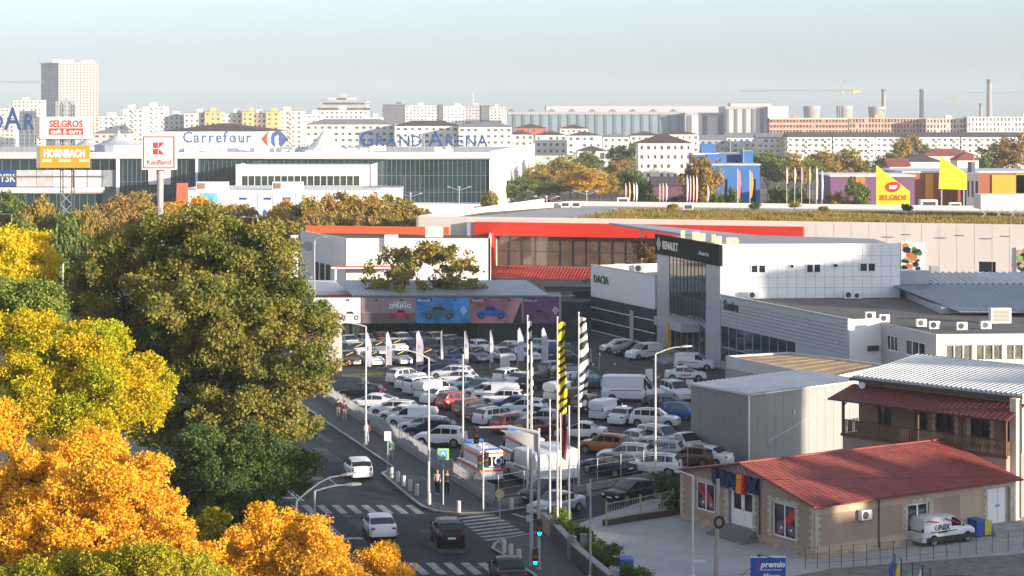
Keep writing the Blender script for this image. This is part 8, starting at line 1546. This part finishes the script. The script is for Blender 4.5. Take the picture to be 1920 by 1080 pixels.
tree('yellow-green tree left of the huge tree', (X_(130, 110), 110), [B_(120, 660, 111, 110, 60), B_(200, 720, 109, 95, 62), B_(60, 720, 110, 80, 70), B_(130, 770, 108, 105, 60), B_(240, 780, 109, 60, 50), B_(30, 650, 112, 50, 50), B_(180, 640, 111, 60, 38)], 150000, .155, yelgreen, .55, 110, .28, fork=6.5, name='street_tree')
tree('pale green slender tree at the left edge', (X_(50, 126), 126), [B_(45, 560, 126, 48, 48), B_(80, 590, 126, 48, 55), B_(20, 590, 126, 50, 50), B_(60, 620, 126, 50, 40)], 46000, .17, pale, .5, 60, .2, fork=8, name='street_tree')
tree('bright yellow tree top at the left edge', (X_(25, 142), 142), [B_(15, 470, 142, 62, 44), B_(60, 490, 142, 46, 46), B_(-20, 490, 142, 50, 50), B_(88, 520, 141, 22, 40), B_(40, 510, 140, 50, 30)], 44000, .175, yel, .55, 60, .22, fork=9, name='street_tree')
tree('big orange tree filling the lower left', (X_(150, 96), 96), [B_(90, 900, 97, 110, 70), B_(200, 900, 95, 110, 64), B_(260, 960, 95, 90, 62), B_(120, 990, 94, 120, 70), B_(20, 960, 97, 80, 90), B_(300, 1030, 94, 80, 56), B_(200, 1050, 93, 120, 60), B_(170, 850, 97, 80, 44), B_(40, 1050, 94, 90, 60)], 230000, .14, orng, .5, 120, .3, fork=5.0, name='street_tree')
tree('orange tree at the bottom beside the road', (X_(590, 101), 101), [B_(520, 1000, 102, 62, 50), B_(590, 1040, 100, 75, 56), B_(480, 1055, 101, 70, 52), B_(680, 1070, 100, 60, 42), B_(550, 985, 102, 34, 24), B_(725, 1085, 100, 36, 32), B_(620, 1090, 99, 90, 40)], 110000, .135, orng, .45, 100, .22, fork=3.0, name='street_tree')
tree('green-gold bushy tree at the bottom left edge', (X_(260, 89), 89), [B_(140, 1075, 90, 60, 40), B_(230, 1085, 88, 60, 50), B_(300, 1065, 88, 60, 40), B_(380, 1085, 89, 50, 36), B_(60, 1095, 89, 60, 40)], 70000, .135, mixg, .5, 60, .2, fork=3.5, name='street_tree')
tree('small orange branch tree at the left edge', (X_(5, 104), 104), [B_(8, 790, 104, 36, 34), B_(-15, 800, 104, 36, 40), B_(25, 820, 104, 24, 26)], 6000, .22, orng, .45, 50, .15, fork=7, name='street_tree')
tree('green-gold sapling between the orange trees', (X_(410, 104), 104), [B_(405, 1000, 104, 36, 46), B_(420, 1040, 104, 46, 44)], 9000, .22, mixg, .45, 55, .12, fork=3, name='street_tree')
# loose tree behind the billboards
tree('spreading thin-leaved tree behind the billboards, left stem', (X_(755, 262), 262), [B_(730, 510, 263, 42, 30), B_(770, 480, 262, 42, 24), B_(705, 535, 262, 28, 20), B_(760, 530, 261, 36, 22), B_(745, 475, 263, 26, 14)], 4300, .42, leaf_mat('leaf_sumac', ['566826', '747e30', '988c38', 'b09038', '60722a'], .3, .3), .75, 34, .16, fork=2.6, shell=.75, twigs=40); tree('spreading thin-leaved tree behind the billboards, right stem', (X_(830, 262), 262), [B_(830, 480, 262, 50, 26), B_(865, 510, 262, 40, 26), B_(820, 530, 261, 42, 22), B_(880, 535, 262, 26, 18), B_(800, 470, 263, 30, 14)], 4800, .42, MATS['leaf_sumac'], .75, 34, .18, fork=2.6, shell=.75, twigs=46)
tree('small bare brownish tree behind the grey tower', (X_(1212, 285), 285), [B_(1210, 465, 285, 24, 22), B_(1222, 485, 285, 20, 18), B_(1200, 485, 285, 18, 16)], 1500, .35, leaf_mat('leaf_dry', ['5a4028', '7a5a38', '6a5030'], .5, .2), .6, 14, .14, fork=4, twigs=60)
# shrubs near the pole island and gate
tree('dark shrub beside the yard gate', G(1262, 958), [(G(1258, 958)[0], G(1258, 958)[1], 1.3, 1.0, 1.0, 1.2), (G(1272, 958)[0], G(1272, 958)[1], .8, .8, .8, .8)], 5000, .16, oliveB, .35, 40, .06, fork=.6, cat='shrub', name='shrub')
for i, (px, py) in enumerate(((1050, 1018), (1080, 1035), (1100, 1052), (1125, 1072), (1040, 1000), (1175, 1112))):
    x, y = G(px, py); tree(f'low green shrub, {ORD[i]} along the planter wall', (x + .5, y), [(x + .5, y, .95, .75, .75, .6)], 2600, .15, oliveB if i % 2 else pale, .3, 40, .04, fork=.5, cat='shrub', name='shrub', group='shrubs along the planter wall', twigs=10)
# ------------------------------------------------------------------ farther trees: a few grown trees, copied
def proto_tree(seed, shape):
    global rng; rng = np.random.default_rng(seed); random.seed(seed); blobs = []
    for i in range(shape[0]):
        a = 2.4 * i; r_ = shape[1] * (.25 + .5 * random.random()); blobs.append((r_ * math.cos(a), r_ * math.sin(a), shape[2] * (.48 + .4 * random.random()), shape[1] * .52, shape[1] * .52, shape[2] * .17))
    blobs.append((0, 0, shape[2] * .78, shape[1] * .5, shape[1] * .5, shape[2] * .2))
    return tree('x', (0, 0), blobs, 8000, .42, olive, .8, 40, .22, fork=shape[2] * .3, twigs=10)
protos = [proto_tree(3, (7, 4.2, 9.5)), proto_tree(8, (9, 5.2, 10.5)), proto_tree(15, (6, 3.2, 10.0)), proto_tree(21, (8, 4.6, 8.5))]
autumn = leaf_mat('leaf_far_gold', ['cc9c1c', 'e0aa18', 'b09828', 'd09024'], .2, .25); rust = leaf_mat('leaf_far_rust', ['96743a', 'a88444', '86723a', 'b8903e', 'a06c34'], .2, .2); fgreen = leaf_mat('leaf_far_green', ['4c5c2a', '606f32', '76803a', '54642e'], .2, .2); folive = leaf_mat('leaf_far_olive', ['868038', '98883a', 'a8883a', '747634'], .2, .2)
far = []
def ft(px, ytop, ybase_, Y, mat, k, label, grp='trees beyond the stores', wpx=None):
    pr = protos[k]; h = [9.5 * .95, 10.5 * .95, 10.0 * .95, 8.5 * .95][k]; z = Z_(ytop, Y); s_ = z / h; sx_ = s_ if not wpx else (wpx * Y / FPX / 2) / [4.0, 5.0, 3.0, 4.5][k]
    o = dup(pr, (X_(px, Y), Y, 0), random.uniform(0, 6.28), label, (sx_, sx_, s_), {'crown': mat}); o['group'] = grp; o['category'] = 'tree'; o.name = 'tree'
words = {'g': (fgreen, 'green'), 'o': (folive, 'olive-gold'), 'y': (autumn, 'golden yellow'), 'r': (rust, 'rust-brown')}
# clump right of the mall
for i, (px, yt, w_, c, k) in enumerate(((985, 335, 60, 'g', 0), (1010, 318, 66, 'o', 1), (1048, 298, 76, 'o', 1), (1085, 312, 60, 'y', 0), (1100, 322, 54, 'y', 2), (1125, 325, 60, 'o', 3), (1148, 338, 34, 'y', 2), (1070, 335, 60, 'o', 3), (965, 350, 44, 'g', 2), (1030, 345, 60, 'g', 0), (1100, 288, 60, 'g', 1))):
    ft(px, yt, 380, 660 + 14 * (i % 4) + (60 if i == 10 else 0), words[c][0], k, f'{words[c][1]} tree, {ORD[i]} of the clump right of the mall', 'tree clump right of the mall', w_ * 1.25)
for i, (px, yt, w_, Y, c, k, lab) in enumerate(((1315, 303, 78, 455, 'r', 1, 'rust-brown round tree before the blue warehouse'), (1440, 290, 66, 500, 'g', 0, 'green tree right of the blue warehouse'), (1478, 292, 60, 500, 'o', 1, 'olive tree behind the white flags'), (1512, 298, 56, 505, 'g', 3, 'dark green tree behind the orange flags'), (1545, 288, 64, 515, 'o', 0, 'olive tree with wide crown before the white rows'), (1585, 284, 70, 520, 'o', 1, 'wide olive-green tree left of the yellow sail'), (1625, 300, 56, 525, 'g', 3, 'dark green tree just left of the yellow sail'), (1695, 262, 44, 600, 'o', 2, 'slim olive tree above the red-edged house'), (1665, 285, 40, 590, 'g', 3, 'small dark tree among the white rows'), (1895, 258, 90, 560, 'r', 1, 'big brownish tree at the right edge'), (1850, 288, 50, 560, 'g', 3, 'green tree left of the brownish tree'), (1175, 275, 46, 600, 'g', 2, 'green tree left of the cream apartment house'), (1160, 300, 50, 560, 'r', 3, 'rusty green tree below the villa'), (1180, 320, 44, 500, 'g', 0, 'green tree by the pale green building'), (1205, 335, 50, 470, 'g', 2, 'pale green conical tree before the cream house'), (1270, 250, 20, 900, 'g', 2, 'small far tree behind the cream house'), (1370, 350, 34, 430, 'g', 3, 'round green bush by the promotional flags'), (1345, 358, 30, 425, 'g', 3, 'second round bush by the promotional flags'), (1490, 348, 60, 430, 'g', 3, 'wide green bush below the orange flags'), (1460, 355, 40, 432, 'g', 0, 'bush left of the wide green bush'), (1570, 358, 46, 425, 'r', 3, 'reddish bush before the purple store'), (1612, 345, 34, 422, 'g', 2, 'green bush left of the yellow sail foot'), (1770, 285, 44, 600, 'o', 3, 'olive tree above the wide red roof'), (1735, 275, 40, 620, 'g', 0, 'green tree among the rows right of the sail'))): ft(px, yt, 0, Y * (1.35 if Y > 470 else 1), words[c][0], k, lab, 'trees beyond the stores', w_ * 1.25)
# belt of trees before the mall, left
belt = [(30, 372, 70, 300, 'g', 1), (80, 385, 64, 285, 'o', 0), (130, 392, 60, 280, 'g', 3), (175, 400, 60, 270, 'o', 1), (-20, 378, 70, 290, 'g', 0), (55, 425, 80, 230, 'g', 1), (122, 430, 80, 225, 'g', 0), (170, 455, 60, 205, 'g', 3), (225, 372, 60, 400, 'r', 0), (255, 366, 66, 410, 'o', 1), (345, 378, 54, 400, 'y', 2), (390, 385, 60, 395, 'o', 0), (430, 380, 56, 398, 'o', 3), (470, 390, 52, 390, 'o', 1), (520, 385, 40, 385, 'y', 2), (575, 378, 60, 370, 'o', 0), (615, 372, 66, 375, 'r', 1), (660, 368, 72, 378, 'o', 1), (700, 372, 60, 380, 'r', 0), (735, 398, 46, 360, 'o', 3), (770, 390, 44, 365, 'o', 2), (640, 395, 60, 355, 'o', 3), (590, 402, 56, 345, 'r', 3), (690, 402, 54, 350, 'r', 3), (300, 392, 60, 380, 'o', 3), (740, 372, 40, 470, 'o', 2), (915, 366, 30, 480, 'o', 2)]
for i, (px, yt, w_, Y, c, k) in enumerate(belt):
    side = 'at the far left' if px < 200 else ('before the left mall front' if px < 480 else ('behind the orange-roofed workshop' if px < 780 else 'at the mall glass'))
    same = [q for q in belt if (('at the far left' if q[0] < 200 else ('before the left mall front' if q[0] < 480 else ('behind the orange-roofed workshop' if q[0] < 780 else 'at the mall glass'))) == side)]
    n_ = sorted(q[0] for q in same).index(px); ft(px, yt, 0, Y, words[c][0], k, f'{words[c][1]} tree, {ORD[min(15, n_)]} from the left {side}', 'belt of trees before the mall', w_ * 1.5)
for i, (px, py, Y) in enumerate(((1262, 392, 340), (1415, 385, 335), (1545, 392, 330), (1700, 393, 328), (1490, 384, 345))):
    o = dup(protos[3], (X_(px, Y), Y, 11.4), i * 1.3, f'small weed bush, {ORD[i]} from the left on the planted roof', (.22, .22, .2 + .06 * (i % 2)), {'crown': fgreen if i % 2 else folive}); o['group'] = 'weed bushes on the planted roof'; o['category'] = 'bush'; o.name = 'bush'
for pr in protos: hide_proto(pr)
# ground cover under the big trees
# ================================================================== air
hz = MB().box((0, 3000, -1.0), (5200, 7000, 140)).build('haze', M('unused', (1, 1, 1), 1, 0)); hz['kind'] = 'stuff'; hz['label'] = 'thin pale haze over the far city'; hz['category'] = 'haze'
hm = bpy.data.materials.new('haze'); hm.use_nodes = True; ht = hm.node_tree; ht.nodes.remove(ht.nodes['Principled BSDF']); pv = ht.nodes.new('ShaderNodeVolumePrincipled'); pv.inputs['Color'].default_value = (.80, .90, 1.0, 1); pv.inputs['Density'].default_value = 0.0001; pv.inputs['Anisotropy'].default_value = 0.0; ht.links.new(pv.outputs[0], ht.nodes['Material Output'].inputs['Volume']); hz.data.materials[0] = hm
